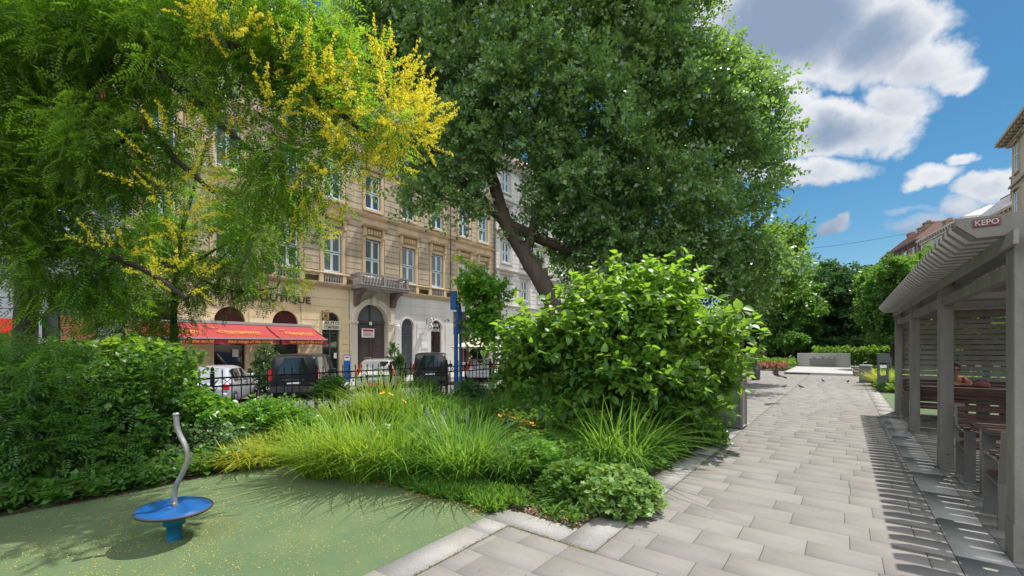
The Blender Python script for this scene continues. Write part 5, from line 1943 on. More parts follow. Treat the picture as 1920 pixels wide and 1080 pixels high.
# seated person leaning on the far table; local frame: facing -Y, table edge in front
px_, py_ = 2.0, 14.2
pt = thing('person', 'person in sunglasses and a red top leaning on folded arms at the far picnic table', 'person', (px_, py_, 0))
def Lp(x, y, z):
    return Vector((px_ + x, py_ + y, z))
V = [Lp(0, 0, .50), Lp(0, -.02, .66), Lp(0, -.10, .82), Lp(0, -.20, .94), Lp(0, -.27, 1.01), Lp(0, -.31, 1.06), Lp(0, -.345, 1.14), Lp(0, -.35, 1.20), Lp(0, -.335, 1.25),
     Lp(.17, -.20, .95), Lp(.28, -.34, .86), Lp(.14, -.50, .85), Lp(.0, -.55, .855),
     Lp(-.17, -.20, .95), Lp(-.27, -.36, .86), Lp(-.05, -.50, .875), Lp(.12, -.57, .87),
     Lp(.10, -.02, .49), Lp(.14, -.42, .50), Lp(.14, -.45, .25), Lp(.14, -.44, .06), Lp(.14, -.58, .035),
     Lp(-.10, -.02, .49), Lp(-.14, -.42, .50), Lp(-.14, -.45, .25), Lp(-.14, -.44, .06), Lp(-.14, -.58, .035)]
Ed = [(0, 1), (1, 2), (2, 3), (3, 4), (4, 5), (5, 6), (6, 7), (7, 8), (3, 9), (9, 10), (10, 11), (11, 12), (3, 13), (13, 14), (14, 15), (15, 16),
      (0, 17), (17, 18), (18, 19), (19, 20), (20, 21), (0, 22), (22, 23), (23, 24), (24, 25), (25, 26)]
Rd = [.13, .12, .13, .12, .055, .05, .075, .088, .07, .065, .042, .032, .026, .065, .042, .032, .026, .085, .062, .05, .036, .03, .085, .062, .05, .036, .03]
for hx, s_ in ((.0, -1), (.12, 1)):
    pass
def fingers(base, d, side, V, Ed, Rd, at_):
    for k in range(4):
        b = len(V)
        o_ = base + side * (.018 * (k - 1.5))
        l = (.032, .036, .034, .027)[k]
        V += [o_ + d * .035, o_ + d * (.035 + l) + Vector((0, 0, -.004)), o_ + d * (.035 + l * 1.7) + Vector((0, 0, -.018))]
        Ed += [(at_, b), (b, b + 1), (b + 1, b + 2)]
        Rd += [.0095, .0085, .007]
    b = len(V)
    V += [base + side * .04 + d * .01, base + side * .055 + d * .04]
    Ed += [(at_, b), (b, b + 1)]; Rd += [.011, .009]
fingers(V[12], Vector((-1, -.25, 0)).normalized(), Vector((0, -1, 0)), V, Ed, Rd, 12)
fingers(V[16], Vector((1, -.3, 0)).normalized(), Vector((0, -1, 0)), V, Ed, Rd, 16)
skin_body('body', V, Ed, Rd, SKIN, pt, 0, 2)
hc = Lp(0, -.335, 1.185)
def head_bits(t, c, fwd, scale=1.0, glasses=False, hairm=HAIR, long=False):
    fwd = Vector(fwd).normalized(); rt_ = fwd.cross(Vector((0, 0, 1))).normalized(); up = Vector((0, 0, 1))
    mb = MB()
    n_, m_ = 14, 9
    vs, fs = [], []
    for j in range(m_ + 1):
        th = math.pi * .62 * j / m_
        for i in range(n_):
            ph = 2 * math.pi * i / n_
            v = rt_ * math.sin(th) * math.cos(ph) * .088 + fwd * (math.sin(th) * math.sin(ph) * .102 - .012) + up * (math.cos(th) * .118)
            if math.sin(ph) > .25 and th > .9:
                v = v * .80
            vs.append(c + v * 1.08 * scale + up * .018)
    for j in range(m_):
        for i in range(n_):
            i2 = (i + 1) % n_
            fs.append((j * n_ + i, j * n_ + i2, (j + 1) * n_ + i2, (j + 1) * n_ + i))
    mb.add(vs, fs, True)
    if long:
        mb.tube([c - fwd * .07 + up * .02, c - fwd * .10 - up * .1, c - fwd * .09 - up * .2], [.07, .06, .03], 8)
    mb.build('hair', hairm, t)
    mb = MB()
    mb.tube([c + fwd * .088 + up * .012, c + fwd * .112 - up * .022, c + fwd * .10 - up * .032], [.009, .014, .010], 6)
    mb.build('nose', SKIN, t)
    mb = MB(); mb.bar(c + fwd * .097 - up * .058 - rt_ * .024, c + fwd * .097 - up * .058 + rt_ * .024, .008, .012); mb.build('mouth', mat('lips', (.35, .1, .09), .5), t)
    for s_ in (-1, 1):
        mb = MB(); mb.lathe([(0, .008), (.02, .006), (.026, 0), (.02, -.006), (0, -.008)], (0, 0, 0), 8, True, Matrix.Translation(c + rt_ * .086 * s_ + up * -.005) @ Matrix.Rotation(R(90), 4, 'Y')); mb.build('ear', SKIN, t)
    mb = MB()
    if glasses:
        for s_ in (-1, 1):
            mb.box((-.03, -.006, -.018), (.03, .006, .018), Matrix.Translation(c + fwd * .098 + rt_ * .036 * s_ + up * .012) @ Matrix.Rotation(math.atan2(fwd.y, fwd.x) - math.pi / 2, 4, 'Z'))
            mb.bar(c + fwd * .095 + rt_ * .066 * s_ + up * .018, c + rt_ * .088 * s_ + up * .012, .006)
        mb.build('sunglasses', BLACKL, t)
    else:
        for s_ in (-1, 1):
            mb.lathe([(0, .008), (.008, .004), (.01, 0)], c + fwd * .092 + rt_ * .032 * s_ + up * .012, 6)
        mb.build('eyes', BLACKL, t)
head_bits(pt, hc, (0.1, -1, -.1), 1.0, True, long=True)
TOP = mat('red_top', (.42, .06, .05), .85, var=.2, vscale=12)
skin_body('top', [Lp(0, .0, .52), Lp(0, -.02, .66), Lp(0, -.10, .82), Lp(0, -.195, .935), Lp(.13, -.20, .955), Lp(.21, -.25, .92), Lp(-.13, -.20, .955), Lp(-.21, -.26, .92)],
          [(0, 1), (1, 2), (2, 3), (3, 4), (4, 5), (3, 6), (6, 7)], [.145, .135, .145, .13, .08, .06, .08, .06], TOP, pt, 0, 2)
skin_body('trousers', [Lp(0, 0, .50), Lp(.10, -.03, .49), Lp(.14, -.42, .50), Lp(.14, -.45, .16), Lp(-.10, -.03, .49), Lp(-.14, -.42, .50), Lp(-.14, -.45, .16)],
          [(0, 1), (1, 2), (2, 3), (0, 4), (4, 5), (5, 6)], [.145, .10, .078, .055, .10, .078, .055], mat('dark_trousers', (.04, .045, .07), .85), pt, 0, 1)
# red bag on the table
t = thing('bag', 'soft red and pink bag lying on the far picnic table beside the person', 'bag', (2.36, 13.62, .81))
mb = MB()
mb.lathe([(.0, 0), (.12, .01), (.15, .07), (.13, .15), (.07, .19), (0, .2)], (0, 0, 0), 14, True, Matrix.Translation((2.38, 13.66, .812)) @ Matrix.Diagonal((.95, .6, .7, 1)))
mb.build('pouch', mat('red_cloth', (.28, .05, .045), .85, col2=(.34, .14, .14), vscale=14, bump=.6, bscale=18), t)
mb = MB(); mb.tube([(2.30, 13.66, .93), (2.33, 13.64, .98), (2.43, 13.64, .985), (2.46, 13.66, .93)], .009, 6); mb.build('handle', BLACKL, t)

def walker(label, c, head, top, legs, seed, sit=False):
    """standing adult, facing direction head (deg)"""
    t = thing('person', label, 'person', (0, 0, 0), 'people at the far terrace')
    rg = random.Random(seed)
    a = rg.uniform(-.12, .12)
    V = [(0, 0, .95), (0, .01, 1.15), (0, .0, 1.38), (0, .0, 1.50), (0, .02, 1.60), (0, .02, 1.68),
         (.18, 0, 1.42), (.24, .02 + a, 1.13), (.23, .12 + a, .90), (.23, .14 + a, .82), (-.18, 0, 1.42), (-.24, -.02 - a, 1.13), (-.23, .08 - a, .90), (-.23, .1 - a, .82),
         (.09, 0, .90), (.11, .03 + a, .50), (.11, -.02 + a, .08), (.11, .12 + a, .04), (-.09, 0, .90), (-.11, .03 - a, .50), (-.11, -.05 - a, .08), (-.11, .09 - a, .04)]
    Ed = [(0, 1), (1, 2), (2, 3), (3, 4), (4, 5), (2, 6), (6, 7), (7, 8), (8, 9), (2, 10), (10, 11), (11, 12), (12, 13), (0, 14), (14, 15), (15, 16), (16, 17), (0, 18), (18, 19), (19, 20), (20, 21)]
    Rd = [.13, .12, .13, .05, .085, .07, .06, .042, .032, .035, .06, .042, .032, .035, .09, .06, .04, .035, .09, .06, .04, .035]
    skin_body('body', V, Ed, Rd, SKIN, t, 0, 1)
    skin_body('top', [(0, 0, .98), (0, .01, 1.15), (0, 0, 1.37), (.17, 0, 1.42), (.22, .01, 1.25), (-.17, 0, 1.42), (-.22, -.01, 1.25)], [(0, 1), (1, 2), (2, 3), (3, 4), (2, 5), (5, 6)], [.145, .135, .145, .075, .06, .075, .06], top, t, 0, 1)
    skin_body('trousers', [(0, 0, .95), (.09, 0, .88), (.11, .03 + a, .50), (.11, -.02 + a, .14), (-.09, 0, .88), (-.11, .03 - a, .50), (-.11, -.05 - a, .14)], [(0, 1), (1, 2), (2, 3), (0, 4), (4, 5), (5, 6)], [.14, .10, .075, .055, .10, .075, .055], legs, t, 0, 1)
    head_bits(t, Vector((0, .02, 1.63)), (0, 1, 0), 1.0)
    t.location = c
    t.rotation_euler = (0, 0, R(head))
DN = mat('denim', (.06, .10, .24), .85, var=.2)
kid = [('person in a pale shirt and blue jeans standing leftmost by the far terrace', 1404, 46, mat('pale_shirt', (.6, .55, .5), .8), DN, 120),
       ('person in a red top and jeans by the far terrace, second from left', 1413, 44, mat('red_shirt', (.5, .05, .05), .8), DN, 200),
       ('person in a blue shirt with dark trousers at the middle of the far terrace group', 1424, 47, mat('blue_shirt', (.10, .18, .42), .8), MATS['dark_trousers'], 60),
       ('person in a white shirt and dark trousers rightmost by the far terrace', 1433, 45, mat('white_shirt', (.7, .7, .7), .8), MATS['dark_trousers'], 170)]
for i, (lab, px, z, a, b, h) in enumerate(kid):
    p = W(px, 650, z); walker(lab, (p.x, p.y, 0), h, a, b, i)

# ==================================================================== BIRDS
PG = mat('pigeon_grey', (.17, .14, .125), .7, col2=(.09, .08, .08), vscale=30)
PGD = mat('pigeon_dark', (.06, .055, .055), .7)
t = thing('pigeon', 'brown grey pigeon gliding low over the plaza with both wings spread', 'pigeon', (0, 0, 0))
skin_body('body', [(0, -.20, -.01), (0, -.12, 0), (0, -.02, 0), (0, .07, .01), (0, .12, .035), (0, .155, .03), (0, .18, .022)], [(i, i + 1) for i in range(6)], [(.035, .008), (.035, .03), (.052, .05), (.042, .042), (.026, .028), (.02, .02), (.005, .005)], PG, t, 2, 2)
for s_ in (-1, 1):
    V, Fc = [], []
    cps = [(0.03, .07, -.07, .02), (.12, .09, -.07, .045), (.22, .07, -.08, .06), (.30, .02, -.08, .06), (.345, -.05, -.09, .055)]
    for (x, yf, yb, z) in cps:
        V += [(s_ * x, yf, z + .004), (s_ * x, yb, z), (s_ * x, yf, z - .004), (s_ * x, yb, z - .003)]
    for i in range(4):
        a = i * 4
        Fc += [(a, a + 4, a + 5, a + 1), (a + 2, a + 3, a + 7, a + 6), (a, a + 2, a + 6, a + 4), (a + 1, a + 5, a + 7, a + 3)]
    Fc += [(0, 1, 3, 2), (16, 18, 19, 17)]
    mb = MB(); mb.add(V, Fc); mb.build('wing', PG, t)
    mb = MB()
    for q in range(6):
        x = .16 + q * .035
        mb.bar((s_ * x, -.07, .05), (s_ * (x + .035), -.155 + q * .008, .05), .03, .003)
    mb.build('flight_feathers', PGD, t)
mb = MB(); mb.add([(-.02, -.17, .0), (.02, -.17, 0), (.06, -.30, 0), (-.06, -.30, 0), (-.02, -.17, -.004), (.02, -.17, -.004), (.06, -.30, -.004), (-.06, -.30, -.004)], [(0, 1, 2, 3), (7, 6, 5, 4), (0, 4, 5, 1), (1, 5, 6, 2), (2, 6, 7, 3), (3, 7, 4, 0)]); mb.build('tail', PGD, t)
t.location = (-1.61, 15.4, .84); t.rotation_euler = (R(12), R(24), R(70))
for i, (px, py, lab, hd) in enumerate([(1543, 717, 'small pigeon standing on the far pavers below the middle of the memorial', 40), (1590, 719, 'small pigeon standing on the far pavers near the granite fountain block', 200),
                                     (1501, 729, 'small pigeon on the pavers right of the gliding pigeon', 100), (1471, 729, 'small pigeon on the pavers just below the gliding pigeon', 300)]):
    c = G(px, py)
    t = thing('pigeon', lab, 'pigeon', (0, 0, 0), 'pigeons standing on the plaza')
    skin_body('body', [(0, -.13, .06), (0, -.05, .085), (0, .02, .095), (0, .05, .13), (0, .065, .16), (0, .09, .155)], [(k, k + 1) for k in range(5)], [.012, .035, .045, .026, .02, .005], PGD, t, 2, 1)
    for s_ in (-1, 1):
        mb = MB(); mb.tube([(s_ * .018, 0, 0), (s_ * .018, 0, .07)], .004, 5); mb.build('leg', mat('pigeon_leg', (.3, .08, .06), .6), t)
    t.location = (c.x, c.y, 0); t.rotation_euler = (0, 0, R(hd))

# overhead cable
mb = MB()
pts = []
for k in range(15):
    s = k / 14
    p = W(1380 + (1740 - 1380) * s, 475 - 45 * s, 45 + 6 * s)
    p.z -= .5 * math.sin(math.pi * s)
    pts.append(p)
mb.tube(pts, .022, 5)
tag(mb.build('overhead_cable', IRON), 'thin dark overhead cable crossing the blue sky at the right', 'cable')

# ==================================================================== TREES AND PLANTS
def tree(label, base, skel, env, nclump, per, m, lsize, tmpl, lm, seed, crad=.55, L=.45, barkm=BARK, shell=.5, spread=.9, droop=.15, flat=.5, name='tree', cat='tree', group=None, trunk_r=(.2, .06), ntw=60, twr=.02, up=.4, lax=0, extra=None, svar=.3, topt=0.12, trim=1.0):
    rng = np.random.default_rng(seed)
    random.seed(seed)
    cut = (crad * .7 + L * .45) * trim
    env = [(c_, np.maximum(r_ - cut, r_ * .3)) for c_, r_ in env]
    t = thing(name, label, cat, (base[0], base[1], base[2]), group)
    mb = MB()
    sk = []
    for j, pts in enumerate(skel):
        r0, r1 = trunk_r if j == 0 else (trunk_r[0] * .5, trunk_r[1] * .6)
        sk += limb(mb, pts, r0, r1, 12 if j == 0 else 8)
    C, P, D = spray_cloud(env, nclump, per, crad, rng, shell, up)
    twigs(mb, sk[4:] if len(sk) > 8 else sk, C, twr, ntw)
    mb.build('trunk', barkm, t)
    N = len(P)
    v = sprays(P, D, L * rng.uniform(.6, 1.3, N), m, lsize, rng, tmpl, spread, flat, droop, svar, lax)
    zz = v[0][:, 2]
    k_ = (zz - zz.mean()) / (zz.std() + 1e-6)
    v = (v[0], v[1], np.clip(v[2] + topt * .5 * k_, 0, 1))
    leaves_obj('crown', [v] + (extra or []), lm, t)
    return t, C, sk, rng

LEAF_BIG = leafmat('poplar_leaf', (.055, .125, .05), (.175, .29, .095), .38, tcol=(.36, .62, .09), rough=.30, spec=.7)
LEAF_GOLD = leafmat('rain_tree_leaf', (.028, .085, .012), (.085, .18, .018), .46, tcol=(.33, .60, .035), rough=.45)
LEAF_BUSH = leafmat('mulberry_leaf', (.036, .10, .024), (.13, .24, .036), .42, tcol=(.40, .68, .05), rough=.42, spec=.35)
LEAF_DARK = leafmat('dark_leaf', (.034, .09, .034), (.075, .155, .045), .3, tcol=(.10, .24, .05), rough=.6, spec=.2)
LEAF_LIGHT = leafmat('light_leaf', (.045, .11, .018), (.09, .19, .03), .4, tcol=(.30, .52, .05), rough=.6, spec=.2)
LEAF_SHRUB = leafmat('shrub_leaf', (.035, .095, .022), (.08, .18, .03), .38, tcol=(.24, .50, .05), rough=.42)
LEAF_LAUR = leafmat('laurel_leaf', (.045, .14, .02), (.11, .26, .03), .38, tcol=(.36, .66, .04), rough=.34, spec=.5)
LEAF_TUB = leafmat('street_shrub_leaf', (.035, .085, .025), (.10, .17, .06), .3, tcol=(.16, .28, .06), rough=.4)

KITE = T_kite(); SIMP = T_simple()
# --- big tree, left of the two
b = W(1048, 650, 16.32); b.z = 0
sk = [[b, W(1045, 600, 16.32), W(1025, 545, 16.32), W(985, 480, 16.46), W(950, 420, 16.59), W(925, 340, 16.86), W(900, 240, 17.14), W(880, 100, 17.41)],
      [W(985, 480, 16.46), W(1010, 400, 16.32), W(1050, 300, 16.05), W(1080, 150, 15.78), W(1090, 0, 15.64)],
      [W(950, 420, 16.59), W(900, 370, 16.32), W(850, 320, 16.05), W(800, 250, 16.05)],
      [W(930, 350, 16.86), W(880, 230, 17.14), W(800, 130, 17.14), W(740, 80, 17.14)],
      [W(950, 420, 16.59), W(1090, 470, 16.59), W(1160, 400, 16.59), W(1180, 330, 16.73)]]
env = [ell(1075, 440, 16.0, 75, 60), ell(1110, 510, 16.0, 60, 55), ell(990, 430, 16.9, 55, 45), ell(735, 60, 16.8, 110, 110), ell(715, 150, 16.8, 80, 80), ell(770, 330, 16.4, 60, 70), ell(800, 400, 16.2, 55, 55), ell(800, 110, 16.73, 120, 110), ell(735, 70, 16.86, 70, 80), ell(860, 270, 16.32, 110, 100), ell(845, 375, 15.91, 70, 65), ell(880, 415, 16.32, 40, 35), ell(985, 180, 16.59, 150, 170), ell(1000, -30, 16.59, 190, 130),
       ell(1070, 350, 16.05, 100, 110), ell(1120, 250, 16.05, 110, 150), ell(900, -60, 17.00, 150, 90), ell(790, 290, 16.59, 50, 60), ell(1150, 450, 16.73, 80, 50)]
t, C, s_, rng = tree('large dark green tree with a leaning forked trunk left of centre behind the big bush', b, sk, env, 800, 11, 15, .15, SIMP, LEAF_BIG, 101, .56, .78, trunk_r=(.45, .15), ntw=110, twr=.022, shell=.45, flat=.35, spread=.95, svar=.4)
# --- second big tree to the right
b = W(1300, 650, 17.98); b.z = 0
sk = [[b, W(1300, 590, 17.98), W(1290, 500, 17.98), W(1285, 420, 17.98), W(1270, 300, 17.98), W(1240, 150, 17.98), W(1230, 20, 17.98)],
      [W(1288, 460, 17.98), W(1310, 385, 17.73), W(1345, 310, 17.61), W(1375, 220, 17.86), W(1400, 130, 17.98)],
      [W(1290, 500, 17.98), W(1340, 470, 18.10), W(1400, 440, 18.35), W(1440, 400, 18.60)],
      [W(1275, 350, 17.98), W(1200, 280, 17.61), W(1150, 180, 17.36)]]
env = [ell(1110, 440, 17.2, 90, 80), ell(1050, 500, 17.6, 70, 60), ell(1180, 540, 17.4, 100, 70), ell(1400, 500, 18, 100, 70), ell(1200, 60, 17.36, 120, 130), ell(1260, -60, 17.36, 130, 110), ell(1290, 200, 17.61, 150, 130), ell(1400, 170, 17.98, 80, 80), ell(1440, 235, 18.10, 50, 90), ell(1400, 330, 17.86, 85, 100), ell(1270, 370, 16.86, 120, 100),
       ell(1210, 480, 17.11, 120, 70), ell(1340, 480, 17.61, 100, 70), ell(1420, 440, 18.35, 55, 50), ell(1370, 570, 18.10, 75, 50), ell(1420, 560, 18.85, 50, 50), ell(1150, 350, 17.11, 80, 100)]
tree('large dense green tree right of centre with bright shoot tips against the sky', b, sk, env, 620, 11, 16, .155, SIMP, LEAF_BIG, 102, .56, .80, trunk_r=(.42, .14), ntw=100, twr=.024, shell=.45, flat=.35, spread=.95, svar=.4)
# --- lighter young tree right behind
b = W(1385, 650, 21); b.z = 0
env = [ell(1450, 470, 21, 50, 50), ell(1480, 440, 21, 32, 38), ell(1440, 540, 21, 60, 45), ell(1490, 490, 21, 25, 30), ell(1400, 500, 21, 60, 70)]
tree('lighter loose branched tree peeking out right of the two big trees', b, [[b, W(1395, 600, 21), W(1430, 520, 21), W(1470, 440, 21), W(1500, 405, 21)]], env, 130, 9, 12, .17, SIMP, LEAF_LIGHT, 103, .5, .7, trunk_r=(.14, .03), ntw=50, shell=.35, flat=.4)

# --- golden rain tree, foreground left
b = W(40, 650, 6.6); b.z = 0
PIN = T_pinnate()
sk = [[b, W(50, 560, 6.6), W(60, 430, 6.5), W(70, 300, 6.5), W(60, 120, 6.5), W(40, -80, 6.5)],
      [W(60, 420, 6.5), W(150, 330, 6.4), W(260, 240, 6.3), W(330, 300, 6.3), W(400, 360, 6.4)],
      [W(65, 330, 6.5), W(180, 150, 6.2), W(300, 60, 6.0), W(420, 80, 5.9), W(520, 130, 5.9), W(620, 200, 5.8), W(700, 260, 5.8)],
      [W(60, 150, 6.5), W(200, -20, 6.3), W(400, -60, 6.2), W(560, 20, 6.1), W(640, 80, 6)],
      [W(240, 110, 6.1), W(330, 160, 6.1), W(420, 240, 6.1), W(480, 290, 6.2)],
      [W(60, 480, 6.5), W(150, 470, 6.3), W(260, 500, 6.2), W(350, 560, 6.2)]]
env = [ell(60, 100, 6.3, 190, 160, 1.1), ell(60, 330, 6.3, 150, 170, 1.0), ell(240, 60, 6.2, 190, 130, 1.0), ell(430, 60, 6.1, 170, 120, .9), ell(560, 110, 6.1, 110, 130, .8), ell(640, 230, 5.9, 110, 80, .55),
       ell(220, 270, 6.2, 130, 120, .9), ell(480, 220, 6.1, 90, 80, .6), ell(570, 290, 6.1, 70, 50, .5), ell(120, 500, 6.2, 150, 70, .9), ell(710, 225, 5.9, 95, 75, .6), ell(640, 130, 5.9, 90, 80, .6), ell(200, 430, 6.3, 110, 80, .7),
       ell(560, 40, 6.3, 90, 90, .7), ell(330, 130, 5.9, 90, 80, .5), ell(440, 250, 6.2, 110, 90, .6), ell(530, 330, 6.2, 90, 66, .5), ell(480, 450, 6.5, 58, 95, .4), ell(360, 330, 6.4, 80, 80, .4)]
t, C, s_, rng = tree('golden rain tree in yellow blossom whose feathery branches hang over the upper left', b, sk, env, 300, 8, 7, .25, PIN, LEAF_GOLD, 104, .40, .42, barkm=BARKD, trunk_r=(.17, .05), ntw=120, twr=.011, shell=.35, spread=.9, droop=.25, flat=.75, up=.05, lax=.30, svar=.3)
# yellow panicles
YB = leafmat('yellow_blossom', (.66, .54, .02), (.85, .78, .07), .35, tcol=(.90, .85, .04), rough=.6)
rng = np.random.default_rng(5)
def panicles(env, n, rng, shell=.55, L=.32, k=80, thick=.05):
    P, O = clumps(env, n, rng, shell)
    N = len(P)
    D = norm(O * .6 + np.array([.35, .1, .35]) + rng.normal(0, .35, (N, 3)))
    t_ = rng.uniform(0, 1, (N, k))
    Ls = L * rng.uniform(.6, 1.3, (N, 1))
    pos = P[:, None, :] + D[:, None, :] * (t_ * Ls)[..., None] + norm(rng.normal(0, 1, (N, k, 3))) * (thick * (1.15 - t_) * rng.uniform(.2, 1.2, (N, k)))[..., None]
    pos = pos.reshape(-1, 3)
    M_ = len(pos)
    v, f = place(T_kite(.5), pos, rng.normal(0, 1, (M_, 3)), rng.normal(0, 1, (M_, 3)), .024 * rng.uniform(.6, 1.3, M_))
    return v, f, np.repeat(rng.uniform(0, 1, M_), 4)
penv = [(ell(690, 200, 5.75, 115, 92, .7), 115), (ell(775, 235, 5.7, 50, 48, .3), 44), (ell(650, 300, 5.8, 80, 50, .4), 36), (ell(560, 160, 5.5, 90, 70, .3), 34), (ell(420, 30, 5.3, 60, 45, .3), 40), (ell(330, 340, 5.7, 60, 140, .4), 30),
        (ell(420, 270, 6, 60, 50, .3), 14), (ell(240, 480, 5.9, 50, 35, .3), 8), (ell(340, 520, 6.1, 60, 50, .3), 14), (ell(600, 420, 6.1, 40, 30, .3), 6), (ell(560, 380, 6.0, 60, 40, .3), 12), (ell(50, 300, 5.8, 80, 200, .4), 6),
        (ell(700, 130, 6.0, 70, 40, .35), 12), (ell(710, 320, 6, 50, 30, .3), 14)]
leaves_obj('blossom', [panicles([e], n, rng) for e, n in penv], YB, t)
pods = mat('seed_pods', (.22, .09, .05), .7)
for (px, py, z) in ((395, 85, 5.7), (440, 60, 5.7), (195, 180, 5.8), (265, 230, 5.9), (170, 255, 5.9)):
    mb = MB()
    h0 = W(px, py, z)
    for q in range(9):
        c = h0 + Vector((random.gauss(0, .05), random.gauss(0, .05), random.gauss(0, .06)))
        mb.lathe([(0, -.025), (.014, -.008), (.012, .01), (0, .02)], c, 6)
        mb.tube([h0 + Vector((0, 0, .08)), c], .003, 4)
    mb.build('seed_pods', pods, t)

# --- thinner golden rain tree behind it (trunk by the awning)
b = W(328, 650, 9.2); b.z = 0
env = [ell(320, 530, 9.2, 60, 50), ell(322, 590, 9.0, 60, 50), ell(240, 610, 9.1, 70, 45), ell(420, 520, 9.1, 90, 42), ell(475, 440, 9.0, 45, 60), ell(520, 510, 9, 40, 26), ell(300, 450, 9.2, 60, 60), ell(370, 390, 9.2, 40, 50), ell(240, 560, 9.2, 50, 35), ell(450, 350, 9.1, 70, 35), ell(560, 390, 9.0, 25, 20)]
t, C, s_, rng = tree('thin stemmed golden rain tree between the foreground tree and the red awning', b, [[b, W(326, 600, 9.2), W(330, 520, 9.2), W(340, 440, 9.2), W(370, 330, 9.2), W(390, 260, 9.2)], [W(330, 520, 9.2), W(400, 470, 9.1), W(470, 440, 9)], [W(340, 450, 9.2), W(300, 400, 9.2)], [W(332, 500, 9.2), W(430, 545, 9.1), W(520, 540, 9)]],
     env, 115, 7, 6, .24, PIN, LEAF_GOLD, 105, .28, .36, barkm=BARKD, trunk_r=(.075, .025), ntw=50, twr=.010, shell=.35, droop=.25, flat=.75, up=.05, lax=.3)
rng = np.random.default_rng(6)
leaves_obj('blossom', [panicles([ell(540, 560, 9, 40, 30)], 10, rng), panicles([ell(330, 500, 9.1, 60, 60)], 12, rng), panicles([ell(560, 430, 9, 30, 40)], 6, rng)], YB, t)

# --- thin maple in front of the fence beside the blue pole
b = G(925, 757)
MAP = T_lobed()
zt = 12.9
env = [ell(905, 560, zt, 38, 50), ell(930, 620, zt, 30, 40), ell(880, 530, zt, 22, 30), ell(940, 545, zt, 18, 30), ell(895, 610, zt, 25, 35)]
tree('slim young maple with a yellow green leading shoot right of the blue pole', b, [[b, W(925, 700, zt), W(926, 620, zt), W(915, 560, zt), W(885, 510, zt), W(872, 490, zt)]], env, 80, 7, 7, .12, MAP, LEAF_LAUR, 106, .22, .3, trunk_r=(.045, .012), ntw=30, twr=.012, shell=.2, trim=.4)
b2 = thing('tree_shoot', 'bright yellow green leafy shoot on top of the slim maple beside the blue pole', 'shoot', W(885, 520, zt))
rng = np.random.default_rng(8)
P = np.array([W(868 + 4.5 * k, 488 + 6.5 * k + (k % 3) * 3, zt - .1) for k in range(16)])
v = sprays(P, np.tile(np.array([[.1, -.2, .8]]), (16, 1)) + rng.normal(0, .4, (16, 3)), .30, 12, .13, rng, MAP, .9, .6, .1)
leaves_obj('foliage', [v], leafmat('lime_leaf', (.16, .28, .02), (.30, .42, .03), .45, tcol=(.6, .8, .05)), b2)

# --- big heart-leaved bush
b = Vector((-3.55, 7.9, 0))
HRT = T_heart()
env = [ell(1170, 610, 7.8, 150, 100, 1.3), ell(1070, 650, 7.6, 100, 100, 1.1), ell(1250, 620, 7.6, 120, 110, 1.1), ell(1190, 710, 7.3, 170, 95, 1.2), ell(1335, 640, 7.6, 70, 80, .8), ell(1225, 545, 7.9, 80, 58, .8), ell(1120, 560, 7.9, 60, 50, .7), ell(1100, 760, 7.2, 90, 70, .8),
       ell(985, 640, 7.7, 50, 60, .6), ell(1000, 700, 7.6, 60, 50, .7), ell(1290, 560, 7.8, 60, 50, .6), ell(1270, 750, 7.2, 80, 60, .8), ell(1320, 730, 7.7, 70, 70, .7)]
stems = []
for k in range(9):
    a = k * .7
    e_ = Vector((b.x + math.cos(a) * 1.5, b.y + math.sin(a) * 1.3, 1.6 + .8 * math.sin(k * 1.9)))
    stems.append([b + Vector((math.cos(a) * .1, math.sin(a) * .1, 0)), b.lerp(e_, .4) + Vector((0, 0, .35)), e_])
# upright leading shoots on its top and outline
rng = np.random.default_rng(17)
tips = [(1085, 520), (1120, 500), (1150, 490), (1185, 500), (1210, 492), (1245, 485), (1278, 480), (1300, 505), (1060, 540), (1330, 560), (1360, 580), (1395, 600), (1410, 620), (1000, 590), (965, 600), (945, 650), (950, 690), (1395, 660), (1380, 690), (1160, 480), (1230, 505), (990, 560), (1040, 560)]
P = np.array([W(a, b_ + 45, 7.7 + .3 * math.sin(i)) for i, (a, b_) in enumerate(tips)])
D = np.array([[(a - 1180) / 500 * CS, (a - 1180) / 500 * SN, .9] for a, b_ in tips])
SHOOT = sprays(P, D, .55, 13, .13, rng, HRT, .8, .8, .05, .35, .2, .25)

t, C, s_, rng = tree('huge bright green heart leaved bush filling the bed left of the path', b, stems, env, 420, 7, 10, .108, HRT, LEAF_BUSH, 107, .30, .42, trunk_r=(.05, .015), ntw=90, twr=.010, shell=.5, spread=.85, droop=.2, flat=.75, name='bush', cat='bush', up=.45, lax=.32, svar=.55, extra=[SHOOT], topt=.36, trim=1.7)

# --- left dark shrub mass: several shrubs
def shrub(label, envs, base, n, per, m, size, tm, lm, seed, L=.35, crad=.25, group=None, flat=.7, lax=.2, shell=.45, stems=7, name='shrub', cat='shrub', spread=.85, up=.4, bark=BARKD):
    st = []
    rg = random.Random(seed)
    base = Vector(base)
    for k in range(stems):
        c = Vector(envs[k % len(envs)][0])
        e_ = c + Vector((rg.uniform(-.3, .3), rg.uniform(-.3, .3), rg.uniform(-.1, .2)))
        b0 = base + Vector((rg.uniform(-.15, .15), rg.uniform(-.15, .15), 0))
        st.append([b0, b0.lerp(e_, .5) + Vector((rg.uniform(-.1, .1), rg.uniform(-.1, .1), .1)), e_])
    return tree(label, base, st, envs, n, per, m, size, tm, lm, seed, crad, L, bark, shell, spread, .2, flat, name, cat, group, (.028, .010), 40, .007, up, lax)
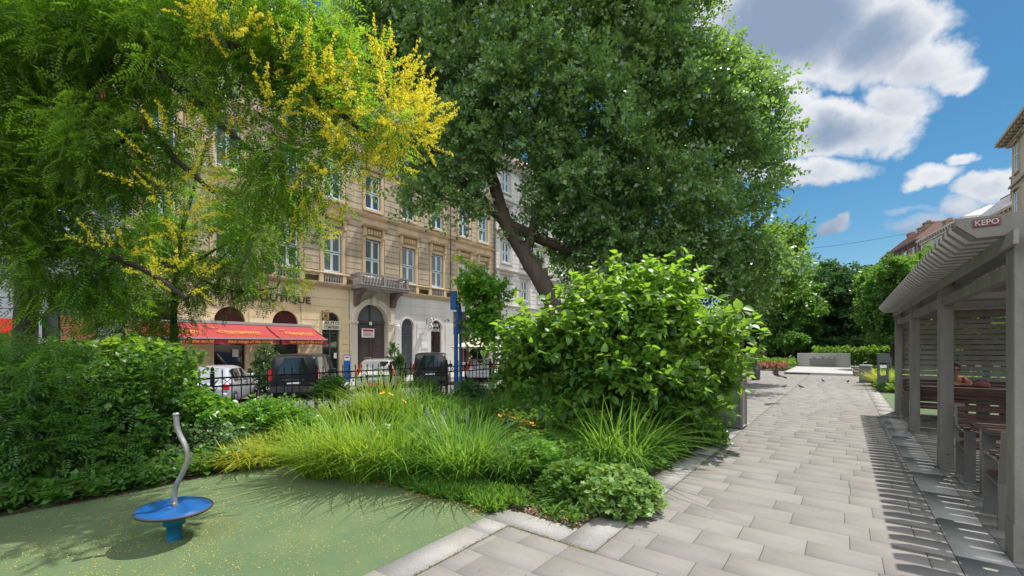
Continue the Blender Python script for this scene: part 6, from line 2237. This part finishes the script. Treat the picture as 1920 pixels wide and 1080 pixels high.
# pinnate shrub, far left
shrub('dark feathery leaved shrub at the bottom left edge beside the rubber surface', [ell(60, 800, 5.4, 130, 110, .8), ell(30, 700, 5.6, 110, 90, .8), ell(130, 870, 5.2, 110, 60, .6), ell(-60, 850, 4.9, 110, 100, .7)], (-7.9, 1.2, 0), 90, 7, 4, .25, PIN, LEAF_SHRUB, 201, group='shrubs of the left bed')
shrub('tall leafy shrub behind the wavy steel pole with its base in deep shade', [ell(220, 770, 6.2, 120, 110, .8), ell(190, 730, 6.4, 120, 60, .8), ell(300, 730, 6.4, 80, 90, .7), ell(250, 860, 6.0, 90, 60, .6)], (-8.3, 2.5, 0), 110, 8, 9, .10, SIMP, LEAF_SHRUB, 202, group='shrubs of the left bed', L=.4)
shrub('broad leaved bright shrub rising above the left hedge in front of the cream wall', [ell(290, 690, 7.4, 60, 42, .6), ell(230, 680, 7.3, 60, 42, .5), ell(310, 725, 7.2, 36, 30, .4)], (-9.0, 3.6, 0), 46, 6, 8, .15, HRT, LEAF_BUSH, 203, group='shrubs of the left bed', L=.35)
shrub('tangled dark shrub at the far left behind the feathery one', [ell(60, 690, 7.0, 120, 50, .8), ell(-60, 740, 6.6, 120, 110, .9), ell(160, 690, 7.4, 80, 50, .7)], (-9.3, 1.6, 0), 80, 7, 10, .11, SIMP, LEAF_SHRUB, 204, group='shrubs of the left bed', L=.4)
shrub('glossy bright green laurel hedge shrub between the steel pole and the iron fence', [ell(430, 800, 7.4, 80, 48, .6), ell(505, 790, 7.6, 75, 42, .6), ell(565, 800, 7.7, 32, 35, .5), ell(390, 830, 7.1, 60, 40, .5)], (-8.1, 4.6, 0), 150, 8, 10, .075, SIMP, LEAF_LAUR, 205, group='shrubs of the left bed', L=.25, flat=.6, spread=.8, up=.7, lax=0)
shrub('low bright shrub with broad leaves right behind the top of the steel pole', [ell(345, 765, 7.0, 45, 35, .4), ell(380, 785, 6.9, 42, 32, .4)], (-8.3, 3.8, 0), 40, 7, 8, .10, HRT, LEAF_LAUR, 206, group='shrubs of the left bed', L=.3)
shrub('grey green shrub with arching white backed leaves low beside the steel pole', [ell(400, 840, 6.6, 60, 35, .4), ell(345, 850, 6.3, 50, 35, .4)], (-7.5, 3.2, 0), 34, 7, 12, .06, SIMP, leafmat('pale_shrub_leaf', (.05, .11, .04), (.12, .20, .08), .3, tcol=(.2, .34, .08)), 207, group='shrubs of the left bed', L=.4, crad=.2)

# street shrubs in front of the building (rounded / conical)
for i, (px, ht, w, z, lab) in enumerate([(497, 640, 30, 20.5, 'rounded clipped street shrub in front of the cafe door under the red awning'), (740, 640, 26, 23.5, 'cone shaped variegated street shrub right of the arched gate'),
                                       (893, 646, 20, 28, 'small round street shrub by the rust coloured restaurant front')]):
    c = W(px, 650, z)
    k = z / F
    top = EYE + (650 - ht) * k
    hgt = top - STREET
    rr = w * k
    env = [(np.array([c.x, c.y, STREET + hgt * .36]), np.array([rr, rr, hgt * .34])), (np.array([c.x, c.y, STREET + hgt * .68]), np.array([rr * .7, rr * .7, hgt * .32]))]
    tree(lab, (c.x, c.y, STREET), [[(c.x, c.y, STREET), (c.x, c.y, STREET + hgt * .4), (c.x, c.y, STREET + hgt * .8)]], env, 70, 8, 9, .10, SIMP, LEAF_TUB, 300 + i, .18, .18, trunk_r=(.05, .02), ntw=20, name='street_shrub', cat='shrub', group='clipped shrubs on the street', shell=.7, up=.5)
# shrubs right behind the fence, low
rng = np.random.default_rng(9)
for i, (px, z, lab) in enumerate([(800, 12.0, 'low dark shrub at the foot of the iron fence left of the blue pole'), (880, 12.2, 'low dark shrub at the foot of the iron fence right of the blue pole'), (620, 9.9, 'low dark leafy shrub at the foot of the fence behind the lime grass')]):
    e = ell(px, 735, z, 38, 26, .4)
    c = Vector(e[0])
    tree(lab, (c.x, c.y, 0), [[(c.x, c.y, 0), (c.x, c.y, .3)]], [e], 34, 7, 8, .07, SIMP, LEAF_DARK if i < 2 else LEAF_SHRUB, 330 + i, .2, .2, trunk_r=(.02, .01), ntw=12, name='low_shrub', cat='shrub', group='low shrubs along the fence', up=.5)

# --- ornamental grasses
def grass_tuft(label, c, r, h, n, w, lm, seed, lean=.55, name='ornamental_grass', group='ornamental grass clumps in the bed', up=1.0, t=None, part='blades'):
    rng = np.random.default_rng(seed)
    a = rng.uniform(0, 6.283, n)
    rr = r * .62 * np.sqrt(rng.uniform(0, 1, n))
    base = np.column_stack([c[0] + rr * np.cos(a), c[1] + rr * np.sin(a), np.zeros(n)])
    a2 = a + rng.normal(0, .95, n)
    n_ = n
    ln = h * rng.uniform(.35, 1.22, n)
    ben = lean * rng.uniform(.15, 1.9, n)
    seg = 6
    dirx = np.column_stack([np.cos(a2), np.sin(a2), np.zeros(n)])
    side = np.column_stack([-np.sin(a2), np.cos(a2), np.zeros(n)])
    tt = np.linspace(0, 1, seg + 1)
    V = np.zeros((n, seg + 1, 2, 3))
    for i, s in enumerate(tt):
        out = (ben * ln * s ** 1.6 * 1.1 + r * .25 * s)
        hz = ln * (s - .52 * np.clip(ben, 0, 1.2) * s ** 2.6)
        p = base + dirx * out[:, None]
        p[:, 2] += hz
        ww = w * (1 - s ** 2) * (.7 + .3 * min(1, s * 4)) + .0006
        V[:, i, 0] = p - side * (ww * rng.uniform(.9, 1.1))
        V[:, i, 1] = p + side * ww
    faces = []
    for i in range(seg):
        faces.append((2 * i, 2 * i + 1, 2 * i + 3, 2 * i + 2))
    faces = np.array(faces)[None] + (np.arange(n) * (seg + 1) * 2)[:, None, None]
    ti = np.repeat(np.clip(rng.normal(.5, .25, n), 0, 1), (seg + 1) * 2)
    me = numesh(part, V.reshape(-1, 3), faces.reshape(-1, 4), ti)
    if t is None:
        me.name = name
        o = link_mesh(name, me, lm, None, Vector((c[0], c[1], 0)))
        return tag(o, label, 'grass', group)
    return link_mesh(part, me, lm, t)
G_LIME = leafmat('lime_grass', (.085, .20, .018), (.25, .37, .035), .38, tcol=(.44, .62, .045), rough=.5)
G_YEL = leafmat('yellow_grass', (.22, .28, .02), (.46, .44, .05), .35, tcol=(.66, .64, .06), rough=.5)
G_MID = leafmat('green_grass', (.06, .165, .022), (.15, .30, .045), .38, tcol=(.36, .62, .06), rough=.42)
G_DARK = leafmat('deep_green_grass', (.045, .12, .025), (.11, .22, .05), .33, tcol=(.24, .44, .06), rough=.4)
tufts = [
 ('yellow low grass clump at the left corner of the rubber surface', 470, 872, .45, .42, G_YEL, 900, .8),
 ('yellowish grass clump touching the rubber edge, second from the left', 530, 862, .45, .45, G_YEL, 900, .75),
 ('lime grass clump at the inner corner of the rubber surface', 615, 888, .5, .62, G_LIME, 1100, .6),
 ('lime grass clump with yellow heart in the middle of the rubber edge', 690, 892, .55, .78, G_LIME, 1300, .55),
 ('fresh green grass clump right of the middle of the rubber edge', 765, 895, .5, .72, G_MID, 1100, .6),
 ('tall lime grass clump standing before the gate of the iron fence', 720, 815, .6, 1.05, G_LIME, 1100, .45),
 ('tall fresh green grass clump left of the blue pole foot', 790, 822, .6, .95, G_MID, 1000, .5),
 ('lime grass clump behind the laurel shrub and before the fence', 640, 815, .55, .72, G_LIME, 900, .55),
 ('upright deep green grass clump in the centre of the flower bed', 868, 905, .5, .85, G_MID, 1200, .5),
 ('dark green grass clump right of the upright centre clump', 950, 905, .4, .62, G_DARK, 800, .55),
 ('wide fountain grass with long arching blades before the big bush', 1160, 872, .65, .95, G_MID, 800, .7),
 ('bushy fountain grass leaning over the path edge right of the wide one', 1225, 850, .42, .68, G_MID, 500, .7),
 ('small striped tuft at the bare mulch corner of the bed', 1085, 948, .2, .30, G_DARK, 200, .9),
 ('fine green grass clump behind the centre of the bed', 850, 845, .6, .75, G_MID, 900, .6),
 ('medium grass clump between the lime mass and the blue pole', 900, 830, .55, .6, G_DARK, 800, .6),
 ('yellow green grass clump on the far left side of the lime mass', 590, 850, .45, .55, G_LIME, 800, .6),
]
for i, (lab, px, py, r, h, lm, n, lean) in enumerate(tufts):
    c = G(px, py)
    grass_tuft(lab, (c.x, c.y), r, h * (1.22 if lm is G_LIME else 1.05 if lm is G_MID else 1.0), int(n * .62), .0098, lm, 400 + i, lean)
# sedge by the path right side, beyond the pergola
for i, (x, y, lab) in enumerate([(1.75, 22.6, 'yellow green grass clump left of the dark bollard past the pergola'), (2.4, 21.9, 'yellow green grass clump directly behind the dark bollard past the pergola'), (3.2, 22.4, 'yellow green grass clump between the bollard and the pergola corner post'), (1.5, 24.6, 'yellow green grass clump behind the granite fountain block')]):
    grass_tuft(lab, (x, y), .8, .85, 700, .016, G_YEL if i % 2 else G_LIME, 440 + i, .6, group='grass clumps past the pergola')

# low border grass and ground cover (stuff)
def cover(name, label, pts, size, lm, seed, m=6, L=.1, tm=KITE, zj=.05, grass=False, cat='ground cover'):
    rng = np.random.default_rng(seed)
    n = len(pts)
    P = np.column_stack([pts, np.full(n, .0) + rng.uniform(0, zj, n)])
    D = np.column_stack([rng.normal(0, .5, n), rng.normal(0, .5, n), np.ones(n)])
    v = sprays(P, D, L * rng.uniform(.5, 1.4, n), m, size, rng, tm, 1.0 if not grass else .35, .8 if not grass else .2, .05, .4)
    o = leaves_obj(name, [v], lm)
    return tag(o, label, cat, kind='stuff')
rng = np.random.default_rng(12)
def scatter(n, f, x0, x1, y0, y1):
    p = np.column_stack([rng.uniform(x0, x1, n), rng.uniform(y0, y1, n)])
    return p[np.array([f(a, b_) for a, b_ in p])]
ex = np.array([e[0] for e in edge][::-1]); ey = np.array([e[1] for e in edge][::-1])
def bed_y(x):
    return np.interp(x, ex, ey)
cover('border_grass', 'fresh low grass along the rubber edge at the front of the bed', scatter(2600, lambda x, y: bed_y(x) + .02 < y < bed_y(x) + .5 and not (x > -3.0 and y > 3.95) and y > (3.64 if x > -2.85 else 0), -4.9, -2.78, 3.3, 4.0), .085, G_MID, 1, 7, .09, T_kite(.10), .0, True)
cover('border_weeds', 'sprawling low green plants between the shrubs and the rubber surface at the left', scatter(1500, lambda x, y: y > bed_y(x) + .03 and x < -5.6 and y < bed_y(x) + .5, -7.4, -5.6, 1.6, 4.0), .07, LEAF_LIGHT, 2, 7, .12)
cover('side_weeds', 'dark low leaves under the shrubs at the left edge of the rubber surface', scatter(2400, lambda x, y: x < np.interp(y, [-3, -.8, .4, 1.3, 2.1, 2.6], [-7.1, -6.9, -6.68, -6.58, -6.62, -6.6]) - .02, -9.2, -6.5, -1.5, 3.4), .085, LEAF_SHRUB, 3, 7, .22)
cover('bed_cover', 'mixed green leafy perennials covering the middle of the planting bed', scatter(5200, lambda x, y: y > bed_y(x) + .55 and x < -2.1 and not (x > -3.4 and y < 4.3), -8.9, -2.1, 3.8, 8.4), .075, LEAF_LIGHT, 4, 8, .32)
cover('shade_cover', 'green leaves under the big bush along the path', scatter(1500, lambda x, y: True, -3.2, -2.0, 5.6, 9.6), .08, LEAF_LAUR, 5, 8, .20)
cover('fence_cover', 'low plants along the inner side of the iron fence', scatter(3500, lambda x, y: True, -9.3, -6.5, 6.5, 14), .09, LEAF_SHRUB, 6, 7, .28)
cover('lawn', 'lawn grass behind the big trees and along the fence', scatter(9000, lambda x, y: y < 10.6 or x < -4.65, -9.3, -2.1, 9.3, 22), .12, G_MID, 7, 5, .12, T_kite(.12), 0, True)
cover('far_weeds', 'sparse small weeds in the brown mulch corner', scatter(260, lambda x, y: y > 3.62, -3.2, -2.0, 3.62, 4.3), .045, LEAF_LIGHT, 8, 6, .05)
rg_pts = scatter(5500, lambda x, y: True, 1.1, 9, 21.2, 40)
cover('right_lawn', 'green ground cover beyond the pergola on the right side', rg_pts, .16, LEAF_LIGHT, 9, 6, .3)

# geranium-like pale mound at the corner
def mound(label, px, py, r, h, size, tm, lm, seed, n=420, m=8, name='perennial', cat='plant', group=None):
    c = G(px, py)
    t = thing(name, label, cat, (c.x, c.y, 0), group)
    rng = np.random.default_rng(seed)
    d = norm(rng.normal(0, 1, (n, 3))); d[:, 2] = np.abs(d[:, 2])
    u = rng.uniform(.55, 1, (n, 1))
    P = np.array([c.x, c.y, 0.02]) + d * u * np.array([r, r, h])
    v = sprays(P, d * .7 + np.array([0, 0, .7]), .13, m, size, rng, tm, .95, .85, .1)
    leaves_obj('foliage', [v], lm, t)
    mb = MB()
    for k in range(12):
        e_ = Vector(P[k * 7 % n]); mb.tube([Vector((c.x, c.y, 0)), e_ * .5 + Vector((c.x, c.y, 0)) * .5 + Vector((0, 0, .04)), e_], .004, 5)
    mb.build('stems', MATS['shrub_leaf'] if False else BARKD, t)
    return t, c, rng
PALE = leafmat('pale_mound_leaf', (.08, .19, .03), (.22, .34, .10), .35, tcol=(.38, .58, .08), rough=.5)
mound('pale green leafy mound at the bed corner beside the granite border', 1160, 950, .42, .30, .06, MAP, PALE, 501, 420)
mound('green lobed leaf mound under the fountain grass', 1075, 935, .34, .30, .065, MAP, LEAF_LIGHT, 502, 260)
mound('leafy green mound tucked beneath the dark side of the big bush', 1010, 900, .38, .38, .075, MAP, LEAF_LAUR, 503, 300)
mound('small leafy mound at the path edge below the litter bin', 1320, 832, .35, .34, .06, SIMP, LEAF_LAUR, 504, 300)
mound('leafy perennial clump in front of the orange flowers', 985, 880, .36, .42, .06, SIMP, LEAF_LIGHT, 505, 320)
mound('broad leaved green plant between the lime grass clumps near the rubber edge', 735, 872, .30, .48, .09, SIMP, LEAF_LAUR, 506, 240)
mound('bushy mid green perennial just left of the upright centre grass clump', 810, 880, .32, .50, .07, SIMP, LEAF_LIGHT, 507, 300)
mound('leafy perennial at the left end of the lime grass mass', 590, 845, .34, .46, .075, SIMP, LEAF_LAUR, 508, 260)
mound('leafy perennial between the blue pole foot and the orange coneflowers', 910, 830, .45, .55, .07, SIMP, LEAF_LIGHT, 509, 380)
mound('dark green perennial in the middle of the bed behind the lime grass', 820, 815, .5, .6, .07, SIMP, LEAF_SHRUB, 510, 380)
# rudbeckia flowers
OR = mat('orange_petals', (.78, .30, .012), .55, var=.15, vscale=40)
BRN = mat('flower_centre', (.08, .035, .015), .8)
def flower(label, px, py, z, petal, size=.034, group='orange coneflowers in the bed'):
    p = W(px, py, z)
    t = thing('coneflower', label, 'flower', (p.x, p.y, 0), group)
    rg = random.Random(px * 7 + py)
    tiltm = Matrix.Translation(p) @ Matrix.Rotation(rg.uniform(-.6, .6), 4, 'X') @ Matrix.Rotation(rg.uniform(-.6, .6), 4, 'Y')
    mb = MB()
    for k in range(11):
        a = k * 2 * math.pi / 11
        M_ = tiltm @ Matrix.Rotation(a, 4, 'Z')
        mb.add([(0, .008, 0), (.010, size * .5, .003), (.006, size, -.007), (-.006, size, -.007), (-.010, size * .5, .003), (0, size * .5, -.003)], [(0, 1, 5), (1, 2, 5), (2, 3, 5), (3, 4, 5), (4, 0, 5)], False, M_)
    mb.build('petals', petal, t)
    mb = MB(); mb.lathe([(.012, 0), (.012, .006), (.006, .013), (0, .014)], (0, 0, 0), 8, True, tiltm); mb.build('centre', BRN, t)
    mb = MB(); mb.tube([(p.x + rg.uniform(-.03, .03), p.y + .03, 0), (p.x, p.y, p.z * .6), p - Vector((0, 0, .004))], .0035, 5); mb.build('stem', MATS['stem_green'], t)
mat('stem_green', (.05, .11, .03), .7)
fl = [(945, 777), (958, 775), (963, 783), (972, 787), (981, 787), (990, 790), (997, 792), (943, 786), (976, 801), (992, 815), (950, 812), (938, 778), (1001, 797), (985, 795)]
for i, (a, b_) in enumerate(fl):
    flower('orange coneflower in the cluster before the dark foot of the big bush', a, b_, 6.25 + .1 * math.sin(i * 2.3), OR)
YL = mat('yellow_petals', (.82, .50, .02), .55)
for (a, b_, lab) in ((716, 736, 'yellow orange coneflower highest in the tall lime grass'), (733, 738, 'yellow orange coneflower right of the highest one in the lime grass'), (759, 752, 'small orange coneflower at the right of the lime grass'), (714, 766, 'yellow coneflower low in the middle of the lime grass')):
    flower(lab, a, b_, 7.4, YL, .05, 'yellow coneflowers in the lime grass')
PUR = mat('purple_petals', (.22, .18, .55), .6)
for i, (a, b_) in enumerate([(800, 775), (803, 781), (790, 793), (810, 803), (826, 797), (876, 787), (832, 776), (953, 795)]):
    p = W(a, b_, 6.9)
    t = thing('purple_flower', 'small purple flower head in the grasses left of the blue pole foot', 'flower', (p.x, p.y, 0), 'purple flowers in the bed')
    mb = MB()
    for k in range(7):
        mb.lathe([(0, -.012), (.012, 0), (0, .012)], p + Vector((random.gauss(0, .008), random.gauss(0, .008), k * .014 - .03)), 6)
    mb.build('flower_head', PUR, t)
    mb = MB(); mb.tube([(p.x, p.y, 0), p], .003, 5); mb.build('stem', MATS['stem_green'], t)
# yellow flower spikes
for i, (a, b_, lab) in enumerate(((1062, 850, 'left yellow green flower spike in front of the fountain grass'), (1073, 845, 'right yellow green flower spike in front of the fountain grass'), (1055, 880, 'short yellow green flower spike beside the pale leafy mound'))):
    p = W(a, b_, 5.7)
    t = thing('flower_spike', lab, 'flower', (p.x, p.y, 0), 'yellow green flower spikes')
    rng = np.random.default_rng(70 + i)
    n = 90
    s = rng.uniform(0, 1, n)
    P = np.array([p.x, p.y, p.z]) + np.column_stack([rng.normal(0, .012, n), rng.normal(0, .012, n), -s * .36])
    v, f = place(T_kite(.5), P, rng.normal(0, 1, (n, 3)), rng.normal(0, 1, (n, 3)), .026 * (0.5 + s))
    leaves_obj('florets', [(v, f, np.repeat(rng.uniform(0, 1, n), 4))], leafmat('spike_florets', (.35, .40, .04), (.62, .6, .08), .3, tcol=(.7, .7, .1)), t)
    mb = MB(); mb.tube([(p.x, p.y, 0), p], .005, 5); mb.build('stem', MATS['stem_green'], t)

# --- far park trees
far = [(1470, 585, 44, 80, 88, LEAF_SHRUB, 'dark round park tree left behind the memorial'), (1550, 583, 46, 90, 104, LEAF_DARK, 'tall dark park tree directly behind the left half of the memorial'),
       (1622, 584, 45, 90, 104, LEAF_DARK, 'dark spreading park tree behind the right half of the memorial'), (1675, 565, 30, 66, 96, LEAF_SHRUB, 'mid green park tree rising behind the pergola roof corner'),
       (1742, 556, 32, 66, 108, LEAF_LIGHT, 'tall light green park tree seen over the pergola roof'), (1420, 585, 50, 60, 85, LEAF_LIGHT, 'sunlit park tree at the left of the far tree group'),
       (1820, 600, 26, 60, 60, LEAF_LIGHT, 'green park tree behind the slatted screen of the pergola'), (1920, 600, 25, 70, 70, LEAF_SHRUB, 'dark green park tree behind the right end of the slatted screen'),
       (1520, 560, 60, 50, 48, LEAF_LIGHT, 'light park tree farther away over the dark tree tops')]
for i, (px, py, z, rx, ry, lm, lab) in enumerate(far):
    b = W(px, 650, z); b.z = 0
    rg = np.random.default_rng(600 + i)
    env = [ell(px, py, z, rx * .85, ry * .85)]
    for k in range(7):
        a = k * .9 + i
        env.append(ell(px + math.cos(a) * rx * .6, py + math.sin(a) * ry * .55, z + math.sin(k * 2.1) * 1.5, rx * .45, ry * .4))
    s = z / 40
    tree(lab, b, [[b, W(px, 645, z), W(px + 3, 620, z), W(px - 3, py, z), W(px, py - ry * .5, z)], [W(px, 635, z), W(px - rx * .4, py + ry * .3, z)], [W(px, 635, z), W(px + rx * .4, py + ry * .3, z)]],
         env, 260, 8, 9, .26 * s + .04, KITE, lm, 600 + i, .55 * s + .1, .6, trunk_r=(.2, .05), ntw=30, shell=.6, name='park_tree', cat='tree', group='trees at the end of the square', flat=.4)
# trees on the right beyond the pergola and backdrop hedge mass far away
b = W(1487, 683, 36); c = G(1487, 684)
env = [ell(1487, 640, 39.5, 30, 18)]
tree('small thin stemmed ornamental tree in the flower border left of the memorial', (c.x, c.y, 0), [[(c.x, c.y, 0), (c.x, c.y, 1.2), (c.x + .05, c.y, 2.2)]], env, 40, 7, 8, .2, KITE, LEAF_SHRUB, 640, .4, .4, trunk_r=(.13, .05), ntw=14, name='park_tree', cat='tree', group='trees at the end of the square')
def far_cover(name, label, x0, x1, y0, y1, n, h, size, lm, seed, cat='hedge'):
    rng = np.random.default_rng(seed)
    P = np.column_stack([rng.uniform(x0, x1, n), rng.uniform(y0, y1, n), rng.uniform(0, 1, n) ** .7 * h])
    D = np.column_stack([rng.normal(0, .6, n), rng.normal(0, .6, n), np.ones(n)])
    v = sprays(P, D, .3, 7, size, rng, KITE, .9, .5, .05)
    return tag(leaves_obj(name, [v], lm), label, cat, kind='stuff')
far_cover('flower_border', 'green flowering border left of the memorial', -8.5, -3.1, 36, 42, 1500, .55, .16, LEAF_LIGHT, 31, 'plants')
far_cover('red_flower_border', 'band of pink and red flowers left of the memorial', -4.9, -3.2, 35.4, 36.6, 170, .42, .09, leafmat('red_flowers', (.40, .07, .05), (.50, .24, .18), .2, tcol=(.4, .15, .08)), 32, 'flowers')
far_cover('far_hedge', 'dark hedge closing the square behind the memorial', -16, 16, 52, 55, 3600, 2.4, .3, LEAF_DARK, 33)
far_cover('hedge_behind_memorial', 'yellow green hedge behind the railing right of the memorial', -2, 7, 45, 47, 1100, 1.5, .2, LEAF_LIGHT, 34)
far_cover('left_park_hedge', 'low planted mass behind the bin and the big bush on the left of the plaza', -9, -7.6, 17, 44, 2600, 1.1, .2, LEAF_SHRUB, 35)
# red flowers by the bin
far_cover('potted_geraniums', 'red flowers at the left edge of the plaza beyond the bush', -7.4, -6.6, 27, 29, 160, .8, .1, MATS['red_flowers'], 36, 'flowers')
# cafe parasols
for i, (px, py, z, lab, lm) in enumerate([(1445, 665, 50, 'brown cafe parasol over the far terrace', mat('parasol_brown', (.16, .10, .07), .8)), (895, 640, 27.5, 'cream parasol in front of the rust coloured restaurant', mat('parasol_cream', (.68, .60, .48), .8)), (1408, 661, 52, 'dark parasol behind the people at the far terrace', mat('parasol_dark', (.05, .05, .07), .8))]):
    p = W(px, 650, z)
    g = 0 if i != 1 else STREET
    t = thing('parasol', lab, 'parasol', (p.x, p.y, g), 'cafe parasols')
    mb = MB(); mb.lathe([(1.6, 2.15), (1.62, 2.25), (.9, 2.5), (.06, 2.8), (0, 2.82)], (p.x, p.y, g), 8, False); mb.build('canopy', lm, t)
    mb = MB(); mb.tube([(p.x, p.y, g), (p.x, p.y, g + 2.75)], .03, 8); mb.build('pole', GREYM, t)
    mb = MB(); mb.lathe([(.3, 0), (.3, .08), (.05, .1)], (p.x, p.y, g), 12); mb.build('base', PLASTIC, t)
for o in list(bpy.data.objects):
    if o.users_collection == ():
        COL.objects.link(o)
